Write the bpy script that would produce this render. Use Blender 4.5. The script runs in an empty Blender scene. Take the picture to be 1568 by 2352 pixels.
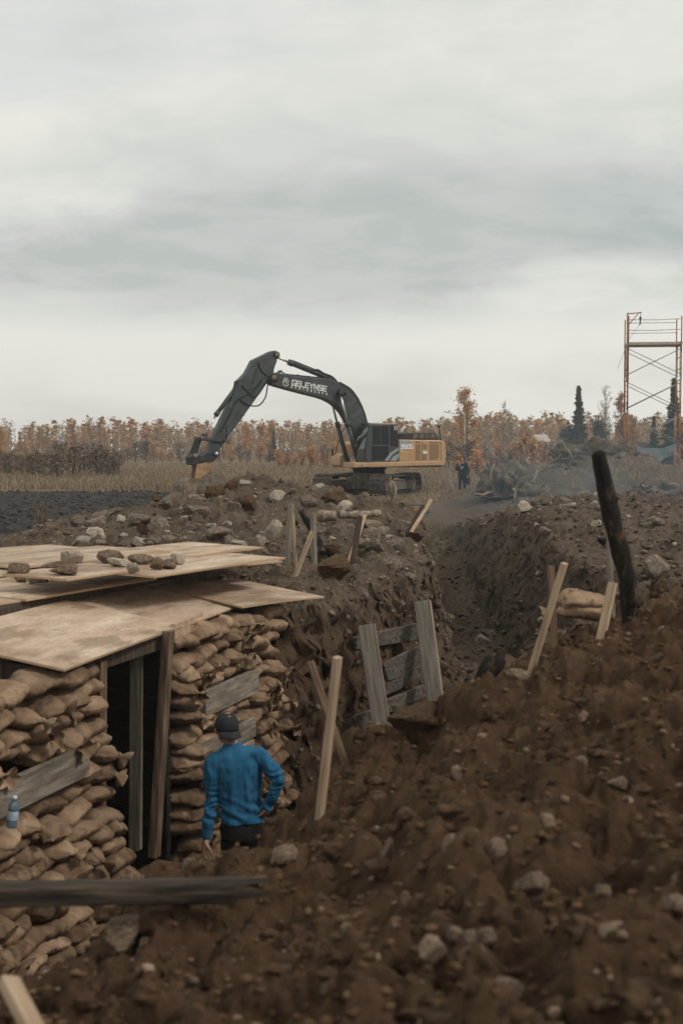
import bpy, math, random
import numpy as np
from mathutils import Vector, Matrix, Quaternion
rng = np.random.RandomState(7)
random.seed(7)
PI = math.pi
scene = bpy.context.scene
COL = scene.collection

# ------------------------------------------------------------------ camera
CAMZ = 2.15
FPX, CX, CY = 2800.0, 784.0, 1176.0            # calibration of the lens, in 1568-wide picture units
TH = math.atan((CY - 1030.0) / FPX)            # camera tilted down a little
cd = bpy.data.cameras.new('camera'); cam = bpy.data.objects.new('camera', cd); COL.objects.link(cam)
cd.sensor_fit = 'HORIZONTAL'; cd.sensor_width = 24.0; cd.lens = 24.0 * FPX / 1568.0
cd.clip_start = 0.05; cd.clip_end = 6000
cam.location = (0, 0, CAMZ); cam.rotation_euler = (PI / 2 - TH, 0, 0)
cd.dof.use_dof = True; cd.dof.focus_distance = 24.0; cd.dof.aperture_fstop = 2.5
scene.camera = cam
def ray(x, y):
    a = (x - CX) / FPX; b = (CY - y) / FPX
    return np.array([a, math.cos(TH) + b * math.sin(TH), -math.sin(TH) + b * math.cos(TH)])
def PY(x, y, Y):                               # where the line of sight meets the distance Y
    d = ray(x, y); return d * (Y / d[1]) + np.array([0, 0, CAMZ])
def PZ(x, y, z):                               # where it meets the height z
    d = ray(x, y); return d * ((z - CAMZ) / d[2]) + np.array([0, 0, CAMZ])

# ------------------------------------------------------------------ sky
SUN_EL, SUN_AZ = math.radians(42), math.radians(112)      # azimuth from +Y towards +X
w = bpy.data.worlds.new('World'); scene.world = w; w.use_nodes = True
nt = w.node_tree; nt.nodes.clear(); N = nt.nodes.new; L = nt.links.new
out = N('ShaderNodeOutputWorld'); bg = N('ShaderNodeBackground'); bg.inputs[1].default_value = 0.1
sky = N('ShaderNodeTexSky'); sky.sky_type = 'NISHITA'; sky.sun_disc = False
sky.sun_elevation = SUN_EL; sky.sun_rotation = SUN_AZ; sky.air_density = 1.2; sky.dust_density = 3.0
tc = N('ShaderNodeTexCoord'); sep = N('ShaderNodeSeparateXYZ'); L(tc.outputs['Generated'], sep.inputs[0])
def mth(op, a, b=None, clamp=False):
    m = N('ShaderNodeMath'); m.operation = op; m.use_clamp = clamp
    for i, v in enumerate((a, b)):
        if v is None: continue
        if isinstance(v, (int, float)): m.inputs[i].default_value = v
        else: L(v, m.inputs[i])
    return m.outputs[0]
zz = mth('ADD', mth('MAXIMUM', sep.outputs[2], 0.0), 0.34)
px = mth('DIVIDE', sep.outputs[0], zz); py = mth('DIVIDE', sep.outputs[1], zz)
cmb = N('ShaderNodeCombineXYZ'); L(px, cmb.inputs[0]); L(py, cmb.inputs[1])
def wnoise(scale, detail, off, rough=0.5, dist=0.0, sx=1.0):
    mp = N('ShaderNodeMapping'); mp.inputs['Location'].default_value = off; mp.inputs['Scale'].default_value = (sx, 1, 1)
    L(cmb.outputs[0], mp.inputs[0])
    n = N('ShaderNodeTexNoise'); n.inputs['Scale'].default_value = scale; n.inputs['Detail'].default_value = detail
    n.inputs['Roughness'].default_value = rough; n.inputs['Distortion'].default_value = dist
    L(mp.outputs[0], n.inputs['Vector']); return n.outputs[0]
n1 = wnoise(1.1, 8, (3.2, 1.9, 0), 0.56, 0.3, 0.6)
n2 = wnoise(6.5, 9, (7.7, 4.1, 2), 0.62, 0.35, 0.7)
def ramp(fac, stops, interp='EASE'):
    r = N('ShaderNodeValToRGB'); r.color_ramp.interpolation = interp
    e = r.color_ramp.elements
    while len(e) < len(stops): e.new(0.5)
    for k, (p, c) in zip(e, stops): k.position = p; k.color = (*c, 1)
    L(fac, r.inputs[0]); return r.outputs[0]
# grey undersides of the cloud deck gather in a belt some way above the horizon and thin out again overhead
belt = ramp(sep.outputs[2], [(0.0, (0.0,)*3), (0.085, (0.05,)*3), (0.13, (0.62,)*3), (0.18, (0.66,)*3), (0.25, (0.34,)*3), (0.42, (0.30,)*3), (1.0, (0.30,)*3)])
d1 = ramp(n1, [(0.42, (0,)*3), (0.62, (1,)*3)])
d2 = ramp(n2, [(0.40, (0,)*3), (0.62, (1,)*3)])
dm = mth('ADD', mth('MULTIPLY', d1, 0.74), mth('MULTIPLY', d2, 0.26))
dark = mth('MULTIPLY', mth('MULTIPLY', dm, belt), 1.7, True)
mixc = N('ShaderNodeMix'); mixc.data_type = 'RGBA'; L(dark, mixc.inputs[0])
mixc.inputs[6].default_value = (8.45, 8.4, 7.85, 1); mixc.inputs[7].default_value = (5.0, 5.4, 5.15, 1)
opening = mth('MULTIPLY', mth('SUBTRACT', 1.0, ramp(wnoise(1.7, 6, (1.3, 9.2, 5), 0.5, 0.4, 0.6), [(0.34, (0,)*3), (0.50, (1,)*3)])), 0.22)
mixs = N('ShaderNodeMix'); mixs.data_type = 'RGBA'; L(opening, mixs.inputs[0]); L(mixc.outputs[2], mixs.inputs[6]); L(sky.outputs[0], mixs.inputs[7])
L(mixs.outputs[2], bg.inputs[0]); L(bg.outputs[0], out.inputs[0])

# ------------------------------------------------------------------ sun (veiled, very soft)
sl = bpy.data.lights.new('sun', 'SUN'); sl.energy = 1.5; sl.angle = math.radians(10); sl.color = (1.0, 0.95, 0.88)
so = bpy.data.objects.new('sun', sl); COL.objects.link(so)
sdir = Vector((math.sin(SUN_AZ) * math.cos(SUN_EL), math.cos(SUN_AZ) * math.cos(SUN_EL), math.sin(SUN_EL)))
so.rotation_euler = sdir.to_track_quat('Z', 'Y').to_euler(); so.location = (20, -10, 30)
vs = scene.view_settings; vs.view_transform = 'Standard'; vs.look = 'None'; vs.exposure = 0.0; vs.gamma = 1.0; vs.use_curve_mapping = False
scene.cycles.use_denoising = True
scene.cycles.max_bounces = 6; scene.cycles.diffuse_bounces = 2; scene.cycles.glossy_bounces = 2
scene.cycles.transparent_max_bounces = 8; scene.cycles.volume_bounces = 1
scene.cycles.caustics_reflective = False; scene.cycles.caustics_refractive = False

# ------------------------------------------------------------------ noise
_pr = np.random.RandomState(11); _perm = _pr.permutation(256).astype(np.int64); _perm = np.concatenate([_perm, _perm, _perm])
_g = np.array([(1,1,0),(-1,1,0),(1,-1,0),(-1,-1,0),(1,0,1),(-1,0,1),(1,0,-1),(-1,0,-1),(0,1,1),(0,-1,1),(0,1,-1),(0,-1,-1)], float)
def pn(x, y, z):
    x = np.asarray(x, float); y = np.asarray(y, float); z = np.asarray(z, float)
    x, y, z = np.broadcast_arrays(x, y, z)
    xi = np.floor(x).astype(np.int64); yi = np.floor(y).astype(np.int64); zi = np.floor(z).astype(np.int64)
    xf = x - xi; yf = y - yi; zf = z - zi; xi = xi & 255; yi = yi & 255; zi = zi & 255
    u = xf*xf*xf*(xf*(xf*6-15)+10); v = yf*yf*yf*(yf*(yf*6-15)+10); ww = zf*zf*zf*(zf*(zf*6-15)+10)
    r = 0
    for dx in (0, 1):
        for dy in (0, 1):
            for dz in (0, 1):
                gi = _g[_perm[_perm[_perm[xi+dx]+yi+dy]+zi+dz] % 12]
                d = gi[..., 0]*(xf-dx) + gi[..., 1]*(yf-dy) + gi[..., 2]*(zf-dz)
                r = r + d * (u if dx else 1-u) * (v if dy else 1-v) * (ww if dz else 1-ww)
    return r
def fbm(x, y, z, o=4, lac=2.03, gain=0.5, ridged=False):
    a = 1.0; s = 0; f = 1.0; x = np.asarray(x, float); y = np.asarray(y, float); z = np.asarray(z, float)
    for k in range(o):
        n = pn(x*f+17.3*k, y*f-9.1*k, z*f+3.7*k)
        if ridged: n = 0.5 - np.abs(n)*1.6
        s = s + a*n; a *= gain; f *= lac
    return s
def sst(a, b, x):
    t = np.clip((x-a)/(b-a), 0, 1); return t*t*(3-2*t)

# ------------------------------------------------------------------ materials
def mat(name, stops, scale=6.0, detail=6, rough=0.9, bump=0.3, bscale=None, stretch=(1,1,1), spec=0.25, metallic=0.0,
        spots=None, rand=0.0, bdist=0.02, rot=(0,0,0), coat=0.0, fine=None):
    m = bpy.data.materials.new(name); m.use_nodes = True
    t = m.node_tree; Nn = t.nodes.new; Ln = t.links.new
    b = t.nodes['Principled BSDF']; b.inputs['Roughness'].default_value = rough
    b.inputs['Specular IOR Level'].default_value = spec; b.inputs['Metallic'].default_value = metallic
    b.inputs['Coat Weight'].default_value = coat
    c = Nn('ShaderNodeTexCoord'); oi = Nn('ShaderNodeObjectInfo')
    sc_ = Nn('ShaderNodeMath'); sc_.operation = 'MULTIPLY'; sc_.inputs[1].default_value = 57.0; Ln(oi.outputs['Random'], sc_.inputs[0])
    ad = Nn('ShaderNodeVectorMath'); ad.operation = 'ADD'; Ln(c.outputs['Object'], ad.inputs[0]); Ln(sc_.outputs[0], ad.inputs[1])
    mp = Nn('ShaderNodeMapping'); mp.inputs['Scale'].default_value = stretch; mp.inputs['Rotation'].default_value = rot; Ln(ad.outputs[0], mp.inputs[0])
    def noise(s, d, ro=0.55):
        n = Nn('ShaderNodeTexNoise'); n.inputs['Scale'].default_value = s; n.inputs['Detail'].default_value = d; n.inputs['Roughness'].default_value = ro
        Ln(mp.outputs[0], n.inputs['Vector']); return n.outputs[0]
    def rmp(fac, st):
        r = Nn('ShaderNodeValToRGB'); e = r.color_ramp.elements
        while len(e) < len(st): e.new(0.5)
        for k, (p, cc) in zip(e, st): k.position = p; k.color = (*cc, 1)
        Ln(fac, r.inputs[0]); return r.outputs[0]
    def mix(fac, a, bb, blend='MIX'):
        x = Nn('ShaderNodeMix'); x.data_type = 'RGBA'; x.blend_type = blend
        for i, v in ((0, fac), (6, a), (7, bb)):
            if isinstance(v, (int, float)): x.inputs[i].default_value = v
            elif isinstance(v, tuple): x.inputs[i].default_value = (*v, 1)
            else: Ln(v, x.inputs[i])
        return x.outputs[2]
    if not isinstance(stops[0], (tuple, list)) or isinstance(stops[0][0], (int, float)) and len(stops[0]) == 3:
        n_ = len(stops); stops = [(0.3 + 0.4*i/max(1, n_-1), s) for i, s in enumerate(stops)]
    colr = rmp(noise(scale, detail), stops)
    if fine:                                               # (scale, strength): fine grain of colour
        fn = rmp(noise(fine[0], 4, 0.7), [(0.3, (1-fine[1],)*3), (0.7, (1+fine[1],)*3)])
        colr = mix(1.0, colr, fn, 'MULTIPLY')
    if spots:                                              # (scale, threshold, colour, strength)
        f = rmp(noise(spots[0], 5, 0.6), [(spots[1], (0,0,0)), (spots[1]+0.1, (spots[3],)*3)])
        colr = mix(f, colr, spots[2])
    if rand > 0:
        rr = Nn('ShaderNodeMapRange'); rr.inputs[3].default_value = 1-rand; rr.inputs[4].default_value = 1+rand
        Ln(oi.outputs['Random'], rr.inputs[0])
        hs = Nn('ShaderNodeHueSaturation'); Ln(rr.outputs[0], hs.inputs['Value']); Ln(colr, hs.inputs['Color']); colr = hs.outputs[0]
    Ln(colr, b.inputs['Base Color'])
    if bump > 0:
        bm = Nn('ShaderNodeBump'); bm.inputs['Strength'].default_value = bump; bm.inputs['Distance'].default_value = bdist
        Ln(noise(bscale or scale*3, 8, 0.65), bm.inputs['Height']); Ln(bm.outputs[0], b.inputs['Normal'])
    return m
M = {}
M['burlap'] = mat('burlap', [(0.165,0.105,0.064),(0.26,0.172,0.108),(0.37,0.258,0.17)], 5, 5, 0.95, 0.5, 60, spots=(9, 0.57, (0.10,0.06,0.036), 0.6), rand=0.24, bdist=0.006, fine=(90,0.16))
M['burlap_dirty'] = mat('burlap_dirty', [(0.11,0.069,0.041),(0.19,0.122,0.074),(0.28,0.19,0.12)], 6, 6, 0.95, 0.5, 50, spots=(7, 0.52, (0.075,0.048,0.03), 0.85), rand=0.2, bdist=0.008, fine=(80,0.2))
M['plywood'] = mat('plywood', [(0.28,0.19,0.125),(0.445,0.33,0.235),(0.57,0.455,0.35)], 1.6, 8, 0.8, 0.15, 30, stretch=(0.7,1.7,1.0), spots=(1.7, 0.52, (0.15,0.09,0.055), 0.55), rand=0.13, fine=(18,0.2))
M['ply_edge'] = mat('plywood_edge', [(0.38,0.25,0.15),(0.55,0.38,0.24)], 30, 4, 0.85, 0.3, 60, stretch=(1,1,6))
M['lumber'] = mat('pale_lumber', [(0.27,0.18,0.113),(0.40,0.285,0.19),(0.51,0.385,0.275)], 5, 6, 0.8, 0.25, 25, stretch=(6,6,0.6), spots=(3, 0.62, (0.20,0.12,0.07), 0.6), rand=0.12)
M['lumber_brown'] = mat('brown_lumber', [(0.09,0.055,0.033),(0.17,0.108,0.067),(0.26,0.175,0.115)], 5, 7, 0.85, 0.5, 22, stretch=(7,7,0.6), rand=0.18)
M['lumber_old'] = mat('weathered_lumber', [(0.14,0.115,0.09),(0.23,0.19,0.15),(0.33,0.28,0.225)], 5, 7, 0.85, 0.5, 22, stretch=(7,7,0.6), rand=0.18)
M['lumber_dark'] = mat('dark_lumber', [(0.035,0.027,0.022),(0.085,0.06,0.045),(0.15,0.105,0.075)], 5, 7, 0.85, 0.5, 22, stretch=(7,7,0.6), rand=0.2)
M['timber_grey'] = mat('grey_timber', [(0.06,0.05,0.041),(0.13,0.11,0.092),(0.23,0.20,0.168)], 4, 8, 0.88, 0.9, 16, stretch=(0.6,7,7), rand=0.15, spots=(5,0.6,(0.07,0.055,0.04),0.7))
M['charred'] = mat('charred_bark', [(0.38,(0.010,0.008,0.007)),(0.55,(0.026,0.019,0.015)),(0.70,(0.16,0.095,0.055))], 8, 8, 0.85, 1.0, 22, stretch=(2,2,0.8), bdist=0.04)
M['bark'] = mat('pale_bark', [(0.09,0.075,0.06),(0.24,0.19,0.145),(0.42,0.34,0.26)], 9, 6, 0.9, 0.8, 25, stretch=(2,2,0.7))
M['rock'] = mat('rock', [(0.095,0.070,0.050),(0.17,0.130,0.098),(0.28,0.225,0.175)], 5, 8, 0.9, 0.5, 14, spots=(3.5, 0.52, (0.10,0.073,0.052), 0.8), rand=0.25, bdist=0.03)
M['rock_pale'] = mat('pale_rock', [(0.20,0.16,0.122),(0.33,0.275,0.215),(0.46,0.40,0.33)], 5, 8, 0.9, 0.5, 14, spots=(3, 0.58, (0.16,0.115,0.08), 0.6), rand=0.18, bdist=0.03)
M['rock_near'] = mat('brown_rock', [(0.10,0.066,0.044),(0.18,0.124,0.085),(0.29,0.215,0.158)], 5, 8, 0.9, 0.5, 14, spots=(3, 0.54, (0.085,0.056,0.038), 0.8), rand=0.2, bdist=0.03)
M['clod'] = mat('soil_clod', [(0.050,0.027,0.013),(0.102,0.058,0.031),(0.165,0.10,0.058)], 8, 8, 1.0, 1.0, 26, rand=0.25, bdist=0.03)

# ------------------------------------------------------------------ mesh helpers
def obj(name, me, parent=None, material=None, label=None, cat=None, group=None, kind=None, loc=None):
    o = bpy.data.objects.new(name, me); COL.objects.link(o)
    if material is not None and me is not None:
        if not me.materials: me.materials.append(material)
    if parent is not None: o.parent = parent
    if loc is not None: o.location = loc
    tag(o, label, cat, group, kind); return o
def tag(o, label=None, cat=None, group=None, kind=None):
    if label: o['label'] = label
    if cat: o['category'] = cat
    if group: o['group'] = group
    if kind: o['kind'] = kind
    return o
def empty(name, loc=(0,0,0), rz=0.0, label=None, cat=None, group=None):
    o = bpy.data.objects.new(name, None); COL.objects.link(o); o.location = loc; o.rotation_euler = (0, 0, rz); o.empty_display_size = 0.2
    return tag(o, label, cat, group)
def npmesh(name, V, F, smooth=False, mi=None):
    V = np.asarray(V, np.float32); F = np.asarray(F, np.int32)
    me = bpy.data.meshes.new(name); k = F.shape[1]
    me.vertices.add(len(V)); me.vertices.foreach_set('co', V.ravel())
    me.loops.add(F.size); me.loops.foreach_set('vertex_index', F.ravel())
    me.polygons.add(len(F)); me.polygons.foreach_set('loop_start', np.arange(0, F.size, k, dtype=np.int32))
    me.polygons.foreach_set('loop_total', np.full(len(F), k, np.int32))
    if mi is not None: me.polygons.foreach_set('material_index', np.asarray(mi, np.int32))
    me.update(calc_edges=True); me.validate()
    if smooth: me.polygons.foreach_set('use_smooth', np.ones(len(F), bool))
    return me
class MB:
    def __init__(s): s.v = []; s.f = []; s.sm = []; s.m = []; s.mi = 0
    def add(s, vs_, fs, smooth=False):
        o = len(s.v); s.v += [tuple(map(float, p)) for p in vs_]
        s.f += [tuple(i+o for i in f) for f in fs]; s.sm += [smooth]*len(fs); s.m += [s.mi]*len(fs); return s
    def box(s, c, size, R=None, taper=1.0):
        x, y, z = [k/2 for k in size]; R = R or Matrix.Identity(3); c = Vector(c)
        P = [Vector((a*x*(taper if e > 0 else 1), b*y*(taper if e > 0 else 1), e*z)) for e in (-1, 1) for a, b in ((-1,-1),(1,-1),(1,1),(-1,1))]
        return s.add([c + R @ p for p in P], [(3,2,1,0),(4,5,6,7),(0,1,5,4),(1,2,6,5),(2,3,7,6),(3,0,4,7)])
    def beam(s, p0, p1, wd, ht, up=(0,0,1), wd1=None, ht1=None, bev=0.0):
        p0 = Vector(p0); p1 = Vector(p1); d = (p1-p0).normalized(); up = Vector(up)
        if abs(d.dot(up)) > 0.98: up = Vector((0,1,0))
        sd = d.cross(up).normalized(); u = sd.cross(d)
        wd1 = wd if wd1 is None else wd1; ht1 = ht if ht1 is None else ht1
        vs_ = []
        for p, a, b in ((p0, wd, ht), (p1, wd1, ht1)):
            k = bev*min(a, b)
            pts = [(-a/2+k,-b/2),(a/2-k,-b/2),(a/2,-b/2+k),(a/2,b/2-k),(a/2-k,b/2),(-a/2+k,b/2),(-a/2,b/2-k),(-a/2,-b/2+k)] if bev > 0 else [(-a/2,-b/2),(a/2,-b/2),(a/2,b/2),(-a/2,b/2)]
            vs_ += [p + sd*i + u*j for i, j in pts]
        n = len(vs_)//2
        fs = [tuple(range(n))[::-1], tuple(range(n, 2*n))] + [(i, (i+1) % n, n+(i+1) % n, n+i) for i in range(n)]
        return s.add(vs_, fs)
    def tube(s, pts, rad, n=8, smooth=True, cap=True, squash=None):
        pts = [Vector(p) for p in pts]; m = len(pts)
        rad = [rad]*m if isinstance(rad, (int, float)) else rad
        vs_ = []; ref = None
        for i, p in enumerate(pts):
            d = (pts[min(i+1, m-1)] - pts[max(i-1, 0)])
            d = d.normalized() if d.length > 1e-9 else Vector((0,0,1))
            if ref is None:
                ref = Vector((0,0,1)) if abs(d.z) < 0.9 else Vector((1,0,0))
            a = (ref - d*ref.dot(d)).normalized(); ref = a; b = d.cross(a)
            for k in range(n):
                t = 2*PI*k/n; r = rad[i]
                q = (a*math.cos(t)*r + b*math.sin(t)*r) if not isinstance(r, tuple) else (a*math.cos(t)*r[0] + b*math.sin(t)*r[1])
                vs_.append(p + q)
        fs = [(i*n+k, i*n+(k+1) % n, (i+1)*n+(k+1) % n, (i+1)*n+k) for i in range(m-1) for k in range(n)]
        s.add(vs_, fs, smooth)
        if cap:
            o = len(s.v) - len(vs_)
            for f in (tuple(range(n))[::-1], tuple(range((m-1)*n, m*n))):
                s.f.append(tuple(i+o for i in f)); s.sm.append(False); s.m.append(s.mi)
        return s
    def prism(s, poly, fn, l0, l1, smooth=False, chamfer=0.0):   # poly of 2-D points, fn(a, b, lateral) -> 3-D
        n = len(poly)
        vs_ = [fn(a, b, l0) for a, b in poly] + [fn(a, b, l1) for a, b in poly]
        s.add(vs_, [(i, (i+1) % n, n+(i+1) % n, n+i) for i in range(n)], smooth)
        o = len(s.v) - 2*n
        for f in (tuple(range(n))[::-1], tuple(range(n, 2*n))):
            s.f.append(tuple(i+o for i in f)); s.sm.append(False); s.m.append(s.mi)
        return s
    def lathe(s, prof, c=(0,0,0), axis=(0,0,1), n=20, smooth=True):
        ax = Vector(axis).normalized(); q = Vector((0,0,1)).rotation_difference(ax); c = Vector(c)
        vs_ = [c + q @ Vector((r*math.cos(2*PI*k/n), r*math.sin(2*PI*k/n), h)) for r, h in prof for k in range(n)]
        m = len(prof)
        return s.add(vs_, [(i*n+k, i*n+(k+1) % n, (i+1)*n+(k+1) % n, (i+1)*n+k) for i in range(m-1) for k in range(n)], smooth)
    def mesh(s, name, mats=()):
        me = bpy.data.meshes.new(name); me.from_pydata(s.v, [], s.f)
        me.polygons.foreach_set('use_smooth', s.sm); me.polygons.foreach_set('material_index', s.m)
        for m in mats: me.materials.append(m)
        me.update(); return me
    def build(s, name, material, parent=None, **kw):
        return obj(name, s.mesh(name, material if isinstance(material, (list, tuple)) else [material]), parent, **kw)
def bevel(o, wd=0.01, seg=2, ang=40):
    md = o.modifiers.new('bevel', 'BEVEL'); md.width = wd; md.segments = seg; md.limit_method = 'ANGLE'; md.angle_limit = math.radians(ang); return o
def ordinal(n):
    if n > 25: return f'{n}' + ({1: 'st', 2: 'nd', 3: 'rd'}.get(n % 10, 'th') if n // 10 != 1 else 'th')
    return ['', 'first','second','third','fourth','fifth','sixth','seventh','eighth','ninth','tenth','eleventh','twelfth','thirteenth','fourteenth','fifteenth','sixteenth','seventeenth','eighteenth','nineteenth','twentieth','twenty-first','twenty-second','twenty-third','twenty-fourth','twenty-fifth'][n]
# ================================================================== terrain
WX = lambda Y: -1.53 + 0.34*(Y - 11.0)                       # line of the sandbag wall
E1 = np.array([0.322, 0.947]); E2 = np.array([-0.947, 0.322]) # along the wall, and back from it
FLOOR = -1.75
CP = []
def cpx(x, y, Y, dz=0): p = PY(x, y, Y); CP.append((p[0], p[1], p[2]+dz))
# crest of the near mound as it is seen, with the distance it stands at
for a in ((20,2330,3.6),(90,2250,4.2),(200,2105,4.7),(300,2032,5.0),(400,1975,5.5),(480,1968,6.0),(620,1935,6.5),(700,1925,6.8),(775,1850,7.1),(830,1735,7.2),(960,1618,7.5),(1090,1600,7.6),(1210,1510,8.0),(1320,1447,8.5),(1450,1445,8.5),(1568,1385,9.5)): cpx(*a)
CP += [(0,0,.5),(-1.5,0,.35),(2,0,.62),(.8,2.6,.76),(0,3,.62),(.6,4,.66),(1.5,5,.84),(2.5,5,.98),(0,5,.48),(1,6.2,.70),(2,7,.93),(3.5,8,1.05),(5,9,1.0),(-.8,3,.46),(-1.6,3.2,.32),(-1.5,2,.4),(-3,3,.3),(-3,0,.3),(-3,-4,.2),(3,-4,.5),(7,3,.8),(-8,4,.2)]
CP += [(-1.1,4,.24),(-1.3,4.6,.05),(-1.0,3.3,.38),(-.8,4.5,.22)]
CP += [(-.5,4.7,.27),(-.25,4.8,.34),(-.55,5.4,.18)]
CP += [(-4,10,.15),(-5,13,.2),(-3,15,.3),(-1.3,15,.42),(-6,8,.1),(-3.9,6,.25)]
CP += [(5,12,.8),(3.6,11.2,.72),(2.35,11.3,.50),(1.25,10.2,-.15),(.75,9.2,-.2),(1.85,12.3,-.25),(2.6,13.6,.05),(1.75,10.6,.25),(3.3,12.6,.72),(4.6,14.5,.8),(8,12,.7)]
CP += [(-7,25,.15),(-5.6,24,.4),(-4.8,23,.85),(-3.7,22.3,1.05),(-3,22,1.2),(-2.4,22,1.3),(-1.76,22,1.56),(-1.16,22.5,1.52),(-.66,22,1.42),(.126,22,1.28),(.91,22,1.14),(1.62,21,.86),(1.92,19.5,.58),(1.9,17.5,.36),
       (-6,20,.35),(-4,18,.5),(-2.5,17,.62),(-1,17,.72),(0,16.5,.68),(1,17,.66),(.4,15,.38),(1.2,16,.42),(-.4,14.3,.38),(-3,19.5,.85),(-1.5,19.5,1.1),(0,19.5,1.0),(1,19.5,.85),
       (-3,26,.35),(0,26,.4),(1.8,25,.35),(-6,30,0),(-10,22,.1),(-14,30,0),(-10,15,.1),(-14,10,0),(-3,32,0),(1.5,31,.0)]
CP += [(3.75,20.3,.12),(3.4,23,.15),(3.2,29,.2),(5.2,17.5,.35),(3.8,29,.62),(4.5,24,.7),(5.2,28,.95),(7.2,28,1.02),(8,24,.72),(6,21,.45),(7,18,.5),(10,28,1.05),(13,28,.8),(4,34,.2),(6.5,33,.45),(10,35,.5),(14,40,.5),(12,20,.5)]
CP += [(4.7,38,.8),(5.6,39,1.5),(6.8,40,1.15),(8.2,42,1.7),(10,42.5,1.85),(11.6,42,1.4),(5,44,.3),(9,48,.5)]
CP += [(13.5,50,.62),(15.5,55,.75),(10,46,.3),(19,60,.8),(22,50,.7),(6,42,0),(4,50,0),(8,60,0),(0,40,0),(0,55,0),(-8,45,0),(-15,50,0),(-25,40,0),(-20,70,0),(0,75,0),(20,80,.2),(35,70,.4),(35,45,.4),(25,30,.5),(0,110,0),(-50,100,0),(50,110,0),(-40,20,0),(30,10,.3)]
CP = np.array(CP)
_c2 = 0.7**2
def _phi(d2): return np.sqrt(d2 + _c2)
def rbf_fit(C):
    n = len(C); D2 = ((C[:, None, :2]-C[None, :, :2])**2).sum(-1)
    A = np.zeros((n+1, n+1)); A[:n, :n] = _phi(D2) - 0.06*np.eye(n); A[:n, n] = 1; A[n, :n] = 1
    return np.linalg.solve(A, np.append(C[:, 2], 0))
_W = rbf_fit(CP)
def rbf(x, y):
    s = np.full(x.shape, _W[-1])
    for (a, b, c), wgt in zip(CP, _W[:-1]): s = s + wgt*_phi((x-a)**2 + (y-b)**2)
    return s * (1 - sst(80, 130, y)) * (1 - sst(40, 60, np.abs(x)))
def wpt(Y, s): return (WX(Y) + E2[0]*s, Y + E2[1]*s)
TRENCH = np.array([wpt(5.6, .0), wpt(5.7, 2.5), wpt(13.0, 2.5), wpt(13.25, .15), (-.62,13.6), (.45,14.25), (1.15,15.4), (1.75,17.2), (1.9,20), (2.15,29), (2.5,33.5), (2.95,33.5), (3.1,29), (3.2,23), (3.6,20.6), (4.5,17.6), (3.2,15.6), (1.5,13.7), (.5,12.2), (-.3,10.4), (-1.05,8.5), (-1.8,6.6), (-2.5,4.6)])
def poly_sd(x, y, P):
    d = np.full(x.shape, 1e9); inside = np.zeros(x.shape, bool); n = len(P)
    for i in range(n):
        a = P[i]; b = P[(i+1) % n]; e = b - a
        wx = x-a[0]; wy = y-a[1]; t = np.clip((wx*e[0]+wy*e[1])/(e@e), 0, 1)
        d = np.minimum(d, (wx-e[0]*t)**2 + (wy-e[1]*t)**2)
        c = ((a[1] > y) != (b[1] > y)) & (x < (b[0]-a[0])*(y-a[1])/(b[1]-a[1]+1e-12)+a[0]); inside ^= c
    d = np.sqrt(d); return np.where(inside, -d, d)
def terrain(x, y, detail=True):
    x = np.asarray(x, float); y = np.asarray(y, float)
    near = y < 42
    z = rbf(x, y)
    r = np.sqrt(x*x + y*y)
    disturbed = np.clip(1 - sst(30, 38, y + 0.6*np.minimum(x, 0)*0 - 3.0*sst(2, 5, x)), 0, 1)
    disturbed = np.maximum(disturbed, sst(4.2, 6, x)*(1-sst(44, 54, y))*0.9)
    # lumps of the heaps
    if detail:
        z = z + disturbed*(0.13*fbm(x*1.3, y*1.3, 0.3, 3) + 0.05*fbm(x*5, y*5, 4.2, 3))
        z = z + 0.05*fbm(x*.25, y*.25, 9., 3)*sst(30, 45, y)
    else:
        z = z + disturbed*(0.13*fbm(x*1.3, y*1.3, 0.3, 3))
    # the trench
    m = (y < 40) & (y > 2) & (np.abs(x) < 12)
    if m.any():
        xs = x[m]; ys = y[m]
        sd = poly_sd(xs, ys, TRENCH) + 0.10*fbm(xs*1.1, ys*1.1, 7.7, 3) + (0.035*fbm(xs*6, ys*6, 1.7, 3) if detail else 0)
        soft = (1 - sst(10.5, 13.5, ys)) * sst(-0.5, 0.6, xs - (WX(ys)+0.8))      # the near mound slides in gently
        soft = np.maximum(soft, 0.62*sst(2.45, 2.9, xs)*sst(13, 15, ys))
        steep = 4.2*(1-soft) + 1.55*soft
        fl = FLOOR + 0.06*fbm(xs*1.7, ys*1.7, 3.1, 3) + 1.55*sst(24, 34, ys)
        carve = fl + np.maximum(sd, 0)*steep
        # rounded lip
        zz_ = z[m]; k = 0.10
        h = np.clip(0.5 + 0.5*(zz_ - carve)/k, 0, 1)
        z = z.copy(); z[m] = zz_*(1-h) + carve*h - k*h*(1-h)
    if detail:
        fg = (1 - sst(12, 20, y)); z = z - disturbed*fg*0.06 + disturbed*fg*0.09*(fbm(x*1.5, y*1.5, 21., 3, ridged=True)-.28) + disturbed*fg*(0.15*fbm(x*3.2, y*3.2, 6.1, 4) + 0.06*fbm(x*8, y*8, 16.1, 3))
        cl = fbm(x*9, y*9, 2.2, 3, ridged=True); z = z + disturbed*(1-fg)*0.13*(fbm(x*2.1, y*2.1, 11.1, 4, ridged=True)-.3)
        z = z + disturbed*(0.040-0.022*fg)*cl + disturbed*0.012*fbm(x*26, y*26, 5.5, 2)
        # plough clods of the dark field
        pl = sst(-1.5, -4.5, x + 0.05*(y-40))*sst(29, 32, y)*(1-sst(60, 64, y))
        z = z + pl*0.10*np.maximum(fbm(x*1.6, y*1.6, 8.8, 3), -0.2)
    return z
def H(x, y): return float(terrain(np.array([x]), np.array([y]))[0])
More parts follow.
